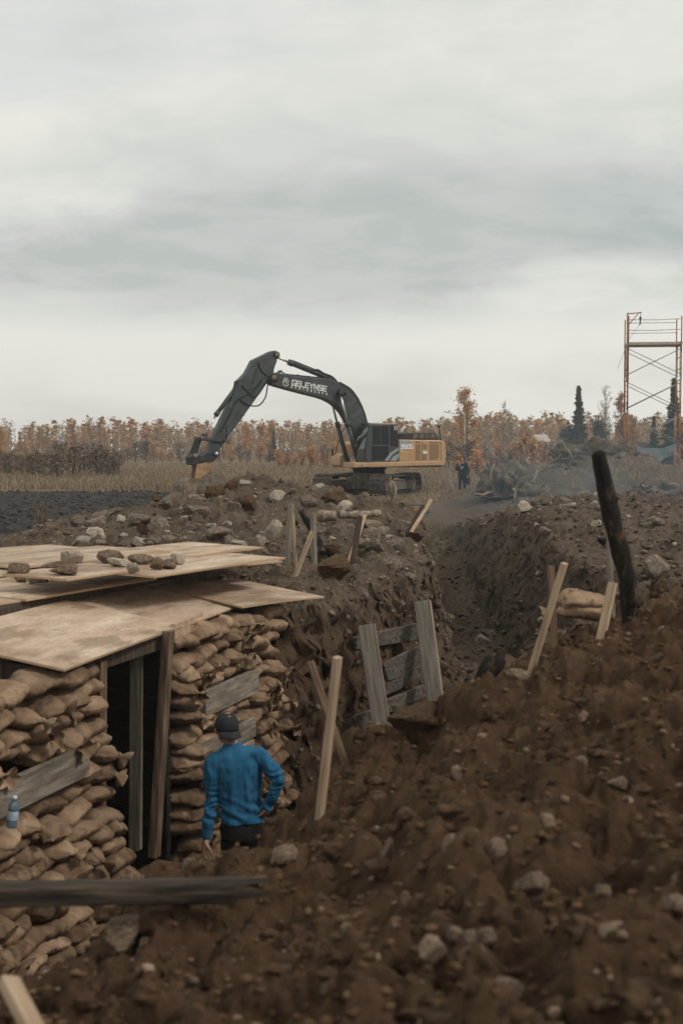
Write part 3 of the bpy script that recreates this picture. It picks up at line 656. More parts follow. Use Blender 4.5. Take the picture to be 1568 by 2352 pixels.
# landmark stones on the heaps: x, y (centre), width, height, guessed distance, kind, label
def on_ground(x, y, Y0=2.0, Y1=60.0):
    d = ray(x, y); Ys = np.geomspace(Y0, Y1, 500); P = d[None]*(Ys/d[1])[:, None] + np.array([0, 0, CAMZ])
    h = terrain(P[:, 0], P[:, 1], False); below = np.where(P[:, 2] < h)[0]
    i = below[0] if len(below) else len(Ys)-1
    return P[i], Ys[i]
LAND = [(222,1225,74,36,'rock_pale','large white stone on the heap above the left of the roof'),(190,1246,60,30,'rock_pale','pale stone just below the large white one on the heap'),(228,1195,66,40,'rock','grey pointed stone on the crest of the heap at left'),
 (185,1195,40,42,'rock','upright grey stone left of the pointed one on the crest'),(278,1190,34,30,'rock_pale','pale wedge shaped stone on the heap right of the pointed one'),(283,1232,30,16,'rock_pale','small flat stone at the middle of the heap'),
 (390,1240,62,40,'rock','broad rounded boulder low on the heap above the roof'),(388,1150,44,48,'rock','tall brown stone on the crest below the digger bucket'),(495,1128,64,50,'clod','big brown clod on the crest right of the digger bucket'),
 (370,1200,54,28,'rock','slanting grey stone in the middle of the heap'),(425,1190,30,20,'rock_pale','small pale stone below the bucket on the heap'),(555,1160,44,50,'clod','brown clod right of the middle of the heap'),
 (627,1222,50,56,'rock_pale','slanted pale stone left of the weathered stakes'),(543,1245,46,26,'rock_pale','pale stone low on the heap left of the stakes'),(600,1245,54,34,'rock','brown stone low on the heap left of the stakes'),
 (772,1300,100,56,'clod','big smooth boulder crusted with soil, below the log'),(905,1250,60,34,'rock','squarish grey block right of the log on the bank'),(903,1288,54,40,'rock','dark angular stone on the bank beside the bark stick'),
 (935,1320,50,34,'rock','stone on the slope above the second plank post'),(775,1148,70,50,'clod','dark cone shaped clod on the crest before the digger tracks'),(710,1150,44,34,'rock','grey stone on the crest behind the weathered stakes'),
 (640,1140,40,34,'rock_pale','pale stone on the crest right of the peak'),(560,1106,34,16,'rock_pale','white broken stone at the top of the heap'),(520,1112,40,22,'rock','brown stone at the top of the heap beside the clod'),
 (880,1220,44,30,'rock','brown stone right of the crossed pale stakes'),(825,1250,36,26,'rock','stone beside the foot of the crossed pale stakes'),
 (1190,1220,40,26,'rock','slab of rock on the far slope right of the trench'),(1235,1205,30,20,'rock_pale','small pale stone on the far slope'),(1258,1215,46,20,'rock','flat grey stone on the far slope near the burnt post'),
 (1190,1152,36,16,'rock','grey stone at the foot of the root pile'),(1255,1150,36,30,'rock','block of rock below the root covered heap'),(1295,1152,40,28,'rock','rough boulder left of the burnt post top'),(1265,1158,20,12,'rock_pale','little white stone below the root covered heap'),
 (1198,1322,30,20,'rock','pale brown stone in the trench side'),(1240,1318,26,20,'rock_pale','stone left of the burnt post on the trench side'),
 (1512,1297,70,44,'rock','upright brown slab on the near mound right of the burnt post'),(1140,1452,70,20,'rock','long flat stone on the trench floor'),(1105,1470,40,30,'rock_pale','pale stone on the trench floor beyond the plank posts'),
 (1185,1545,60,26,'rock','flat slab on the trench floor left of the pale stakes'),
 (955,1635,150,70,'clod','large clod of earth on the crest of the near mound'),(830,1685,40,36,'clod','crumbling clod left of the largest clod on the crest'),
 (1125,1530,50,50,'charred','blackened stump of wood on the crest of the near mound'),
 (440,1982,70,46,'rock_pale','blurred white stone on the crest behind the beam'),(540,2030,42,30,'rock_pale','rounded pale stone by the broken end of the beam'),(555,1965,70,50,'clod','brown clod on the crest before the worker'),
 (290,2120,150,60,'rock','long pale brown stone under the beam'),(340,2165,60,40,'rock_pale','small pale stone below the long one under the beam'),
 (990,2165,80,56,'rock_pale','pale rounded stone low in the middle of the near mound'),(1045,2142,40,26,'rock','small grey stone beside the pale rounded one'),(1075,2145,44,30,'rock','grey stone right of the pale rounded one'),(1115,2142,56,36,'rock','slanting grey stone in the row on the near mound'),
 (1090,2185,70,50,'rock','brown stone below the row on the near mound'),(1048,1928,90,40,'rock_pale','long pale stone slanting across the middle of the near mound'),(890,1945,40,70,'rock','upright brown stone right of the long pale stake'),(1220,2010,80,70,'rock','large three cornered stone on the near mound'),
 (1180,2260,90,44,'rock_pale','long pale stone near the bottom right of the near mound'),(1090,2320,80,60,'rock','brown stone at the bottom edge of the picture'),(1000,2330,110,60,'clod','broad clod at the bottom edge of the picture'),(1540,2060,70,70,'rock','round grey stone at the right edge of the near mound'),(1560,2010,40,34,'rock_pale','white stone at the right edge of the near mound'),
 (1510,2300,60,60,'rock_pale','pale stone in the bottom right corner'),(1380,2040,44,30,'rock','pinkish stone right of the three cornered one'),(1250,1880,60,36,'rock','pale brown stone in the upper middle of the near mound'),(795,2130,36,24,'rock_pale','little pale stone left of the pale rounded one'),(715,1985,34,40,'clod','clod at the foot of the long pale stake'),
 (1420,1790,50,34,'rock','brown stone on the right of the near mound'),(1340,1640,30,24,'rock_pale','pale stone high on the near mound'),(1515,1500,44,22,'rock_pale','pale chip of stone on the crest at the right')]
LANDOBJ = []
for x, y, wpx, hpx, mt, lb in LAND:
    p, Y = on_ground(x, y+hpx*.30); s = Y/2800.0
    if mt == 'charred':
        q = PY(x, y, 8.2); mb = MB(); mb.tube([(-.05,0,-.14),(-.02,.01,-.05),(.01,0,.02),(.045,0,.055)], [.06,.062,.052,.022], 10); mb.tube([(.0,0,-.08),(.07,.02,-.01),(.10,.02,.02)], [.045,.04,.016], 8)
        o = mb.build('charred_stump', M['charred'], label=lb, cat='stump'); o.location = (q[0], q[1], q[2]+.02); continue
    if Y < 10 and mt in ('rock', 'rock_pale'): mt = 'rock_near'
    gname = 'stones lying on the near mound' if Y < 12 else 'stones lying on the far heaps'
    stone((p[0], p[1], p[2]-0.0), (wpx*s, wpx*s*.8, hpx*s*1.15), mt, lb, gname, r4, rot=(r4.uniform(-.2, .2), r4.uniform(-.3, .3), r4.uniform(-.6, .6)), sink=0.46 if Y < 10 else .34)
# scattered stones: many, alike
def scatter_stones(n, fn, smin, smax, pw, label, group, mts, seed):
    r = np.random.RandomState(seed); rr_ = random.Random(seed); P = fn(r, n); Z = terrain(P[:, 0], P[:, 1])
    S = smin + (smax-smin)*r.rand(n)**pw
    for (x, y), z, s in zip(P, Z, S):
        mt = mts[r.randint(len(mts))]
        stone((x, y, z), (s*r.uniform(.8, 1.4), s*r.uniform(.7, 1.1), s*r.uniform(.5, .9)), mt, label, group, rr_, sink=0.3, rot=(r.uniform(-.4, .4), r.uniform(-.4, .4), r.uniform(0, 6.28)))
heapfn = lambda r, n: np.stack([r.uniform(-6, 1.8, n), 16.5 + 6.2*r.rand(n)**.8], -1)
scatter_stones(110, heapfn, .09, .44, 2.0, 'one of many grey-brown stones strewn over the heap behind the roof', 'stones strewn over the heap behind the roof', ['rock','rock','rock','clod','rock_pale'], 31)
bankfn = lambda r, n: np.stack([r.uniform(.2, 1.8, n), r.uniform(15.3, 19, n)], -1)
scatter_stones(25, bankfn, .06, .2, 2, 'one of the small stones on the bank above the plank revetment', 'stones on the bank above the planks', ['rock','rock_pale'], 32)
slopefn = lambda r, n: np.stack([r.uniform(3.6, 9, n), r.uniform(20.5, 28.5, n)], -1)
scatter_stones(85, slopefn, .08, .42, 2.2, 'one of many stones strewn over the far slope right of the trench', 'stones strewn over the far slope', ['rock','rock','rock_pale'], 33)
nearfn = lambda r, n: (lambda Y: np.stack([(-0.13+0.40*r.rand(n))*Y, Y], -1))(2.8 + 5.8*r.rand(n))
scatter_stones(30, nearfn, .03, .12, 1.6, 'one of many small stones scattered in the brown soil of the near mound', 'small stones in the near mound', ['rock_near','clod','rock_near','clod','clod'], 34)
# crumbs: too many and too small to pick out
def crumbs(name, n, fn, smin, smax, pw, mts, label, cat, seed, base=I1, faces=F1, rough=.2, lift=.12, planes=8):
    r = np.random.RandomState(seed); P = fn(r, n); Z = terrain(P[:, 0], P[:, 1]); S = smin + (smax-smin)*r.rand(n)**pw
    shapes = [rock_shape(s+900, base, planes=planes, rough=rough) for s in range(12)]
    VV, FF, MI = [], [], []; nb = len(base)
    for i in range(n):
        a = r.uniform(0, 2*PI); c, s_ = math.cos(a), math.sin(a); p = shapes[i % 12]*np.array([S[i]*r.uniform(.7, 1.3), S[i], S[i]*r.uniform(.6, 1.1)])*.5
        p = np.stack([p[:, 0]*c - p[:, 1]*s_, p[:, 0]*s_ + p[:, 1]*c, p[:, 2]], -1) + np.array([P[i, 0], P[i, 1], Z[i] + S[i]*lift])
        VV.append(p); FF.append(faces + i*nb); MI.append(np.full(len(faces), r.randint(len(mts))))
    me = npmesh(name, np.concatenate(VV), np.concatenate(FF), smooth=False, mi=np.concatenate(MI))
    for m_ in mts: me.materials.append(M[m_])
    return obj(name, me, label=label, cat=cat, kind='stuff')
crumbs('soil_crumbs', 13000, lambda r, n: (lambda Y: np.stack([(-0.30+0.62*r.rand(n))*Y, Y], -1))(2.3 + 7.5*r.rand(n)), .007, .06, 3.2, ['clod','clod','clod','clod','clod','clod','clod','clod','clod','clod','clod','rock_near'], 'loose crumbs of brown soil covering the near mound', 'soil', 41)
crumbs('soil_clods', 700, lambda r, n: (lambda Y: np.stack([(-0.28+0.60*r.rand(n))*Y, Y], -1))(2.5 + 7.2*r.rand(n)), .03, .15, 2.4, ['clod'], 'angular clods of damp brown earth lying in the near mound', 'soil', 46, I3, F3, rough=.42, lift=-.06, planes=6)
crumbs('stone_rubble', 7000, lambda r, n: np.stack([r.uniform(-8, 2.0, n), 15 + 8.5*r.rand(n)], -1), .02, .11, 3.2, ['clod','clod','rock','rock','rock'], 'gravel and crumbs of soil over the heap behind the roof', 'gravel', 42)
crumbs('slope_rubble', 11000, lambda r, n: np.stack([r.uniform(2.0, 12, n), r.uniform(17, 33, n)], -1), .02, .17, 3.0, ['clod','rock','rock'], 'gravel and crumbs of soil over the far slope and trench', 'gravel', 43)
_sv = np.where((stp.ravel() > .45) & (V[:, 1] > 11.5) & (V[:, 1] < 30) & (V[:, 0] > -1.2) & (V[:, 0] < 6))[0]
def bank_pts(r, n): return V[r.choice(_sv, n)]
def bank_crumbs(name, n, smin, smax, pw, label, seed):
    r = np.random.RandomState(seed); P = bank_pts(r, n); S = smin + (smax-smin)*r.rand(n)**pw; shapes = [rock_shape(s+700, I1, planes=8, rough=.25) for s in range(12)]; VV, FF, MI = [], [], []
    for i in range(n): VV.append(shapes[i % 12][:, [(0,1,2),(1,2,0),(2,0,1)][i % 3]]*S[i]*np.array([r.uniform(.6, 1.2), .7, r.uniform(.6, 1.2)])*.5 + P[i]); FF.append(F1 + i*len(I1)); MI.append(np.full(len(F1), int(r.rand() < .25)))
    me = npmesh(name, np.concatenate(VV), np.concatenate(FF), mi=np.concatenate(MI)); me.materials.append(M['clod']); me.materials.append(M['rock']); return obj(name, me, label=label, cat='soil', kind='stuff')
bank_crumbs('bank_crumbs', 5000, .02, .15, 2.6, 'crumbling clods of the raw earth in the trench sides', 45)
M['black_clod'] = mat('black_clod', [(0.022,0.020,0.018),(0.045,0.04,0.036),(0.08,0.07,0.06)], 6, 6, 1.0, 0.6, 18)
crumbs('plough_clods', 3500, lambda r, n: (lambda Y: np.stack([-3.0-.03*(Y-30)*5 - (0.26*Y-1)*r.rand(n), Y], -1))(30 + 31*r.rand(n)), .05, .26, 2.5, ['black_clod'] if 'black_clod' in M else ['clod'], 'dark turned clods of the ploughed field', 'soil', 44)
# ================================================================== stakes, posts, planks and beams
def stick(name, a, b_, wd, th, m, label, cat='stake', snap=False, bev=0.12, roll=None, group=None):
    """a, b: (x, y, distance) of foot and top; the foot is driven 0.25 m further into the soil"""
    if snap:                                              # near stakes: stand them where the line of sight meets the soil
        g_, Yg = on_ground(a[0], a[1]-2); Yg = Yg if abs(Yg-a[2]) < 1.3 else a[2]; b_ = (b_[0], b_[1], b_[2]-a[2]+Yg); a = (a[0], a[1], Yg)
    p0 = Vector(PY(*a)); p1 = Vector(PY(*b_)); d = (p1-p0).normalized(); foot = p0 - d*0.25
    mb = MB(); mid = (foot+p1)/2; n = 5
    R = d.to_track_quat('Z', 'Y').to_matrix() @ Matrix.Rotation(roll if roll is not None else 0.35, 3, 'Z')
    ln = (p1-foot).length
    mb.beam((0, 0, -ln/2), (0, 0, ln/2), wd, th, up=(0, 1, 0), bev=bev)
    o = mb.build(name, m, label=label, cat=cat, group=group); o.matrix_world = Matrix.Translation(mid) @ R.to_4x4(); return o
stick('stake', (722,1985,6.75), (775,1510,6.55), 0.050, 0.036, M['lumber'], 'tall pale stake on the near mound, in front of the crossing one', snap=True)
stick('stake', (792,1752,7.35), (712,1520,7.4), 0.050, 0.045, M['lumber_brown'], 'darker stake crossing behind the tall pale one')
stick('stake', (1226,1520,7.9), (1296,1294,7.8), 0.080, 0.035, M['lumber'], 'pale stake leaning right on the crest of the near mound', roll=0.1)
stick('stake', (1274,1502,8.3), (1264,1300,8.3), 0.042, 0.036, M['lumber_brown'], 'thin dark upright stake behind the pale leaning one')
stick('stake', (1379,1470,8.15), (1407,1338,8.2), 0.060, 0.035, M['lumber'], 'pale stake leaning beside the burnt post')
stick('stake', (1408,1440,8.9), (1398,1235,8.9), 0.036, 0.03, M['lumber_old'], 'thin brown stake half hidden behind the burnt post')
stick('stake', (95,2400,3.0), (20,2255,3.25), 0.055, 0.035, M['lumber'], 'pale stake end in the bottom left corner')
stick('stake', (683,1352,15.6), (672,1180,15.6), 0.055, 0.03, M['lumber'], 'upright pale lath beside the weathered board')
stick('stake', (668,1350,15.3), (718,1220,15.5), 0.06, 0.03, M['lumber'], 'pale lath leaning right, just beyond the roof corner')
stick('stake', (660,1270,16.2), (668,1158,16.2), 0.13, 0.05, M['lumber_old'], 'weathered grey board standing left of the pale laths')
stick('stake', (721,1275,16.6), (719,1178,16.6), 0.10, 0.06, M['lumber_old'], 'grey stake right of the leaning pale lath')
stick('stake', (805,1280,16.6), (838,1182,16.9), 0.06, 0.03, M['lumber'], 'pale lath of the crossed pair below the log')
stick('stake', (812,1275,16.5), (827,1186,16.6), 0.07, 0.04, M['lumber_dark'], 'dark lath of the crossed pair below the log')
stick('stake', (932,1242,18.5), (990,1147,19.0), 0.055, 0.03, M['lumber'], 'rightmost pale lath, leaning by the bank')
stick('stake', (926,1234,18.7), (972,1162,18.9), 0.06, 0.04, M['lumber_dark'], 'dark lath beside the rightmost pale one')
stick('stake', (805,1355,16.0), (812,1328,15.9), 0.055, 0.03, M['lumber'], 'short pale end of lath poking out below the big boulder') if False else None
def log(name, pts, rad, m, label, cat='log', n=10, seed=0, wob=0.15):
    P = [Vector(p) for p in pts]; q = sum(P, Vector())/len(P); r = random.Random(seed)
    fine = []; fr_ = []
    for i in range(len(P)-1):
        for k in range(5):
            t_ = k/5; fine.append(P[i].lerp(P[i+1], t_)-q); fr_.append((rad[i]*(1-t_)+rad[i+1]*t_)*r.uniform(1-wob, 1+wob))
    fine.append(P[-1]-q); fr_.append(rad[-1])
    mb = MB(); mb.tube(fine, fr_, n)
    mb.v = [tuple(Vector(v) + Vector((r.uniform(-1, 1), r.uniform(-1, 1), r.uniform(-1, 1)))*rad[0]*wob*.5) for v in mb.v]
    o = mb.build(name, m, label=label, cat=cat); o.location = q; return o
# the burnt post, thick and ragged
p0 = PY(1452, 1490, 8.4); p1 = PY(1440, 1330, 8.35); p2 = PY(1402, 1180, 8.3); p3 = PY(1374, 1046, 8.25); p4 = PY(1371, 1036, 8.25)
bp = log('burnt_post', [p0, p1, p2, p3, p4], [.060, .064, .061, .050, .026], M['charred'], 'thick charred post leaning on the near mound, at the right', 'post', 14, 3, .09)
for i, (x, y, l_) in enumerate(((1388,1245,.05),(1460,1390,.045),(1415,1150,.04))):
    mb = MB(); c = Vector(PY(x, y, 8.28)) - bp.location; mb.tube([c, c+Vector((-.05 if i != 1 else .05, -.01, .02))], [.03, .012], 7); mb.build('knot', M['charred'], bp)
# horizontal beam over the trench at the front
b0 = Vector(PY(590, 2044, 4.72)); b1 = Vector(PY(-700, 2066, 4.8)); mb = MB(); q = (b0+b1)/2
M['beam_wood'] = mat('beam_wood', [(0.022,0.016,0.012),(0.065,0.048,0.035),(0.17,0.125,0.09)], 3, 9, 0.85, 1.0, 14, stretch=(0.5,9,9))
n_ = 60; nk = 12; VV = []
for i in range(n_+1):
    p = np.array(b0.lerp(b1, i/n_) - q)
    for k in range(nk):
        t_ = 2*PI*k/nk; cy_, cz_ = math.copysign(abs(math.cos(t_))**.45, math.cos(t_)), math.copysign(abs(math.sin(t_))**.45, math.sin(t_)); e_ = max(0, 1-i/3.0)
        n1_ = float(pn(i*.35, k*.9, 1.3)); n2_ = float(pn(i*.9, k*2.3, 4.1)); f_ = 1 - .35*e_ + .09*n1_ + .05*n2_
        VV.append(p + np.array([e_*.10*n2_ + .05*e_*math.sin(k*2.1), cy_*.058*f_, cz_*.042*f_ + .012*e_]))
FF = [(i*nk+k, i*nk+(k+1) % nk, (i+1)*nk+(k+1) % nk, (i+1)*nk+k) for i in range(n_) for k in range(nk)]
bme = npmesh('timber_beam', VV, FF, True); import bmesh as _bmh; _b = _bmh.new(); _b.from_mesh(bme); _b.verts.ensure_lookup_table(); _b.faces.new([_b.verts[k] for k in range(nk)][::-1]); _b.faces.new([_b.verts[n_*nk+k] for k in range(nk)]); _b.to_mesh(bme); _b.free()
try: bme.set_sharp_from_angle(angle=math.radians(40))
except Exception: pass
o = obj('timber_beam', bme, material=M['beam_wood'], label='dark weathered beam lying across the trench in the foreground', cat='beam', kind='thing'); o.location = q
# log on the heap, in two lengths, with bark
log('log', [PY(728, 1186, 17.6), PY(772, 1184, 17.6)], [.085, .075], M['bark'], 'pale end of log lying on the heap, left of the two', seed=1)
log('log', [PY(778, 1182, 17.6), PY(826, 1183, 17.7), PY(874, 1178, 17.8)], [.055, .06, .05], M['bark'], 'thinner log on the heap, right of the two', seed=2)
log('tree_stump', [PY(908, 1172, 24.0), PY(903, 1130, 24.0), PY(894, 1096, 24.0)], [.085, .075, .045], M['bark'], 'broken pale stump standing before the digger track', 'stump', seed=4, wob=.25)
log('branch', [PY(690, 1172, 17), PY(714, 1212, 17), PY(735, 1250, 16.8), PY(742, 1272, 16.6)], [.04, .045, .05, .045], M['charred'], 'dark crooked branch leaning behind the grey stake', 'branch', seed=5)
log('branch', [PY(878, 1290, 16.6), PY(876, 1330, 16.0), PY(885, 1352, 15.8)], [.05, .06, .05], M['bark'], 'short bark covered stick lying down the bank', 'branch', seed=6, wob=.3)
log('root', [PY(545, 1180, 20.5), PY(555, 1160, 20.5), PY(572, 1152, 20.5), PY(586, 1140, 20.4)], [.03, .04, .035, .03], M['bark'], 'crooked pale root sticking out of the heap', 'root', seed=7)
# ------------------------------------------------------------------ plank revetment in the bank
rv = empty('plank_revetment', tuple(Vector(PY(900, 1690, 14.5))), 0, 'leaning revetment of two thick posts and split grey planks against the bank', 'revetment')
q = Vector(rv.location)
def rpost(a, b_, wd, th, roll):
    p0 = Vector(PY(*a)); p1 = Vector(PY(*b_)); d = (p1-p0).normalized(); p0 = p0 - d*0.35; ln = (p1-p0).length; mid = (p0+p1)/2 - q
    R = d.to_track_quat('Z', 'Y').to_matrix() @ Matrix.Rotation(roll, 3, 'Z'); mb = MB(); mb.beam((0,0,-ln/2), (0,0,ln/2), wd, th, up=(0,1,0), bev=0.04)
    m2 = mb.mesh('post', [M['lumber_post'], M['lumber']])
    for f in m2.polygons:                                       # the sawn edge shows pale new wood
        if f.normal.x < -0.9 or f.normal.x > 0.9: f.material_index = 1
    o = obj('post', m2, rv); o.matrix_local = Matrix.Translation(mid) @ R.to_4x4(); return o
M['lumber_post'] = mat('post_wood', [(0.11,0.095,0.078),(0.19,0.165,0.135),(0.28,0.245,0.205)], 4, 7, 0.85, 0.4, 20, stretch=(6,6,0.5), spots=(2,0.62,(0.05,0.042,0.036),0.7))
rpost((878, 1680, 13.9), (842, 1436, 14.3), 0.20, 0.11, -0.5)
rpost((1000, 1610, 14.7), (970, 1382, 15.2), 0.20, 0.11, -0.5)
def rplank(a, b_, h, th, seed):
    p0 = Vector(PY(*a))-q; p1 = Vector(PY(*b_))-q; r = random.Random(seed); n = 10; vs_ = []
    d = (p1-p0).normalized(); u_ = Vector((0,0,1)); u_ = (u_-d*u_.dot(d)).normalized(); s_ = d.cross(u_)
    for i in range(n+1):
        p = p0.lerp(p1, i/n); hh = h/2*(r.uniform(.72, 1.0) if i in (0, n) else r.uniform(.92, 1.04)); e = Vector((0,0,0))
        for a_, c_ in ((-1,-1),(1,-1),(1,1),(-1,1)):
            vs_.append(p + s_*a_*th/2 + u_*c_*(hh + r.uniform(-.006, .006)) + d*(r.uniform(-.04, .04) if i in (0, n) else 0))
    mb = MB(); mb.add(vs_, [(0,1,2,3), tuple(range(n*4, n*4+4))[::-1]] + [(i*4+k, (i+1)*4+k, (i+1)*4+(k+1) % 4, i*4+(k+1) % 4) for i in range(n) for k in range(4)])
    me = mb.mesh('plank', [M['timber_grey']]); o = obj('plank', me, rv); return bevel(o, .008)
rplank((815, 1478, 14.55), (965, 1448, 15.45), .20, .05, 1)
rplank((812, 1512, 14.55), (850, 1500, 14.75), .16, .05, 2)
rplank((885, 1545, 14.7), (975, 1500, 15.35), .26, .05, 3)
rplank((860, 1590, 14.6), (985, 1535, 15.35), .19, .05, 4)
rplank((770, 1597, 14.25), (880, 1580, 14.75), .17, .05, 5)
rplank((890, 1622, 14.6), (990, 1580, 15.3), .17, .05, 6)
rplank((815, 1665, 14.1), (885, 1640, 14.5), .24, .05, 7)
rplank((900, 1660, 14.5), (1000, 1620, 15.2), .2, .05, 8)
# two full sandbags on the near mound by the burnt post
for (x, y, sc, yaw, lb, st) in ((1345, 1378, (1.0,1,1.0), .25, 'upper of two clean sandbags on the near mound left of the burnt post', 'sewn'), (1345, 1403, (1.15,1.05,.95), -.05, 'lower left of the clean sandbags by the burnt post', 'tied'), (1412, 1405, (1.0,1,.85), .1, 'right of the clean sandbags, half behind the burnt post', 'sewn')):
    p = PY(x, y, 11.0); bag(tuple(p), yaw + (PI if st == 'tied' else 0), .05, .1, sc, st, lb, 'clean sandbags by the burnt post', rb)
# water bottle on the sandbags
bo = empty('water_bottle', tuple(PY(26, 1900, 8.15)), 0.3, 'clear blue plastic water bottle wedged among the sandbags at the left edge', 'bottle')
M['pet'] = mat('blue_plastic', [(0.20,0.35,0.45),(0.30,0.48,0.58)], 8, 3, 0.12, 0.0, spec=0.6); M['pet'].node_tree.nodes['Principled BSDF'].inputs['Transmission Weight'].default_value = 0.6
M['cap_white'] = mat('white_plastic', [(0.6,0.62,0.63),(0.7,0.7,0.7)], 8, 2, 0.4, 0.0)
prof = [(0.0, 0), (.034, .002), (.037, .012), (.035, .03)] + [(.0345+.0025*math.sin(i*1.9), .04+.012*i) for i in range(8)] + [(.036, .145), (.03, .165), (.018, .18), (.014, .186), (.014, .2)]
mb = MB(); mb.lathe(prof, n=20); mb.build('body', M['pet'], bo)
mb = MB(); mb.lathe([(0.0, .218), (.016, .217), (.016, .198), (.0, .198)], n=16); mb.build('cap', M['cap_white'], bo)
mb = MB(); mb.lathe([(.0378, .06), (.038, .062), (.038, .118), (.0378, .12)], n=20); mb.build('label_band', mat('bottle_label', [(0.25,0.42,0.55),(0.6,0.66,0.7)], 30, 3, 0.5, 0), bo)
bo.rotation_euler = (0.1, 0.12, 0.3)
# small barricade lying in the grass beyond the bank
bc = empty('folding_barrier', tuple(PY(957, 1198, 36)), 0.1, 'small blue and orange tubular barrier standing in the grass beyond the bank', 'barrier')
M['blue_paint'] = mat('dull_blue_paint', [(0.05,0.09,0.13),(0.08,0.14,0.19)], 9, 4, 0.5, 0.1); M['orange_board'] = mat('orange_board', [(0.30,0.14,0.06),(0.42,0.22,0.10)], 6, 4, 0.7, 0.1)
for n__, p, qd in (('leg', (-.36,0,0), (-.36,0,.5)), ('leg', (.36,0,0), (.36,0,.5)), ('rail', (-.36,0,.5), (.36,0,.5)), ('rail', (-.36,0,.12), (.36,0,.12)), ('leg', (-.36,0,.5), (-.36,.4,0)), ('leg', (.36,0,.5), (.36,.4,0))):
    mb = MB(); mb.tube([p, qd], .022, 8); mb.build(n__, M['blue_paint'], bc)
mb = MB(); mb.box((0,-.03,.38), (.70,.02,.13)); mb.build('board', M['orange_board'], bc)
mb = MB(); mb.box((0,-.03,.22), (.70,.02,.08)); mb.build('board', M['blue_paint'], bc)
# rootlets hanging from the torn lip of the bank, and sticks of the root piles
def strands(name, gen, n, m, label, cat, seed, rad=.004, seg=4):
    r = np.random.RandomState(seed); VV, FF = [], []; o = 0
    for i in range(n):
        P, w_ = gen(r); k = len(P); P = np.array(P); sd_ = np.array([r.uniform(-1, 1), r.uniform(-.6, .6), r.uniform(-.3, .3)]); sd_ /= np.linalg.norm(sd_)+1e-6; up_ = np.array([0, 0, 1.0])
        tri = [sd_, np.cross(sd_, up_)*.9 + up_*.2, -sd_*.6 - up_*.5]
        for j in range(k):
            ww_ = w_*(1-.75*j/(k-1))
            for t3 in tri: VV.append(P[j] + t3*ww_)
        for j in range(k-1):
            for c_ in range(3): FF.append((o+j*3+c_, o+j*3+(c_+1) % 3, o+(j+1)*3+(c_+1) % 3, o+(j+1)*3+c_))
        o += k*3
    me = npmesh(name, VV, FF, smooth=True); return obj(name, me, material=m, label=label, cat=cat, kind='stuff')
M['root'] = mat('root_fibre', [(0.07,0.05,0.035),(0.15,0.11,0.075),(0.24,0.185,0.13)], 6, 4, 0.95, 0.0)
_lip = [(-.6,13.65),(.4,14.2),(1.15,15.2),(1.75,17.0),(1.95,19),(2.05,23)]
def gen_lip(r):
    i = r.randint(len(_lip)-1); t_ = r.rand(); x = _lip[i][0]*(1-t_)+_lip[i+1][0]*t_; y = _lip[i][1]*(1-t_)+_lip[i+1][1]*t_
    off = r.uniform(.0, .42); nx_, ny_ = -.5, .85
    x -= -nx_*off*.6; y += ny_*off*.6; z = H2(x, y) + .01; L_ = r.uniform(.10, .42); P = [(x, y, z)]; dx, dy = r.uniform(-.12, .22), r.uniform(-.5, -.05)
    for j in range(1, 5):
        P.append((x + dx*L_*j/2.5 + r.uniform(-.012, .012), y + dy*L_*j/3.5, z + .04*(j == 1) - L_*(j/4)**1.5*.8))
    return P, r.uniform(.002, .0045)
def H2(x, y): return float(terrain(np.array([x]), np.array([y]), False)[0])
strands('hanging_rootlets', gen_lip, 420, M['root'], 'fine rootlets and straw hanging over the torn edge of the bank', 'roots', 51)
# ================================================================== the excavator
YAW = math.radians(27); EC = np.array([PY(847, 1100, 55)[0], 55.0]); EF = np.array([-math.cos(YAW), -math.sin(YAW)]); EL = np.array([math.sin(YAW), -math.cos(YAW)])
EZ = 0.0
def C1(cx, cy): return ((680 + cx/1.3067)/1.74171, (1360 + cy/1.3067)/1.74171)       # close-up of the machine -> picture units
def MP(cx, cy, lat=0.0):                                                             # -> (reach, height) in the machine's own plane
    d = ray(*C1(cx, cy)); nrm = np.array([EL[0], EL[1], 0]); o = np.array([EC[0]+EL[0]*lat, EC[1]+EL[1]*lat, 0]); c = np.array([0, 0, CAMZ])
    t_ = nrm@(o-c)/(nrm@d); p = c + d*t_; return float((p[:2]-EC)@EF), float(p[2]-EZ)
ex = empty('excavator', (EC[0], EC[1], EZ), math.atan2(EF[1], EF[0]), 'tan and black tracked excavator digging at the end of the heap', 'excavator')
M['ex_tan'] = mat('excavator_tan_paint', [(0.40,0.235,0.115),(0.46,0.275,0.14),(0.50,0.31,0.165)], 2, 5, 0.45, 0.08, 20, spec=0.4, spots=(1.5,0.62,(0.25,0.165,0.10),0.5))
M['ex_black'] = mat('excavator_black_paint', [(0.026,0.032,0.034),(0.042,0.050,0.053),(0.066,0.074,0.075)], 2.5, 6, 0.5, 0.1, 16, spec=0.4, spots=(3,0.6,(0.10,0.095,0.085),0.45))
M['ex_dark'] = mat('excavator_dark_steel', [(0.012,0.014,0.015),(0.028,0.030,0.031),(0.055,0.053,0.05)], 6, 6, 0.6, 0.2, 16)
M['ex_dirty'] = mat('excavator_muddy_steel', [(0.05,0.045,0.04),(0.12,0.10,0.08),(0.20,0.165,0.13)], 5, 7, 0.85, 0.4, 14)
M['chrome'] = mat('chrome_rod', [(0.55,0.55,0.54),(0.65,0.65,0.64)], 4, 2, 0.3, 0, metallic=0.6)
M['ex_white'] = mat('white_decal', [(0.72,0.72,0.69),(0.80,0.80,0.77)], 9, 3, 0.6, 0)
M['ex_grey'] = mat('grey_decal', [(0.24,0.27,0.27),(0.30,0.33,0.33)], 9, 3, 0.6, 0)
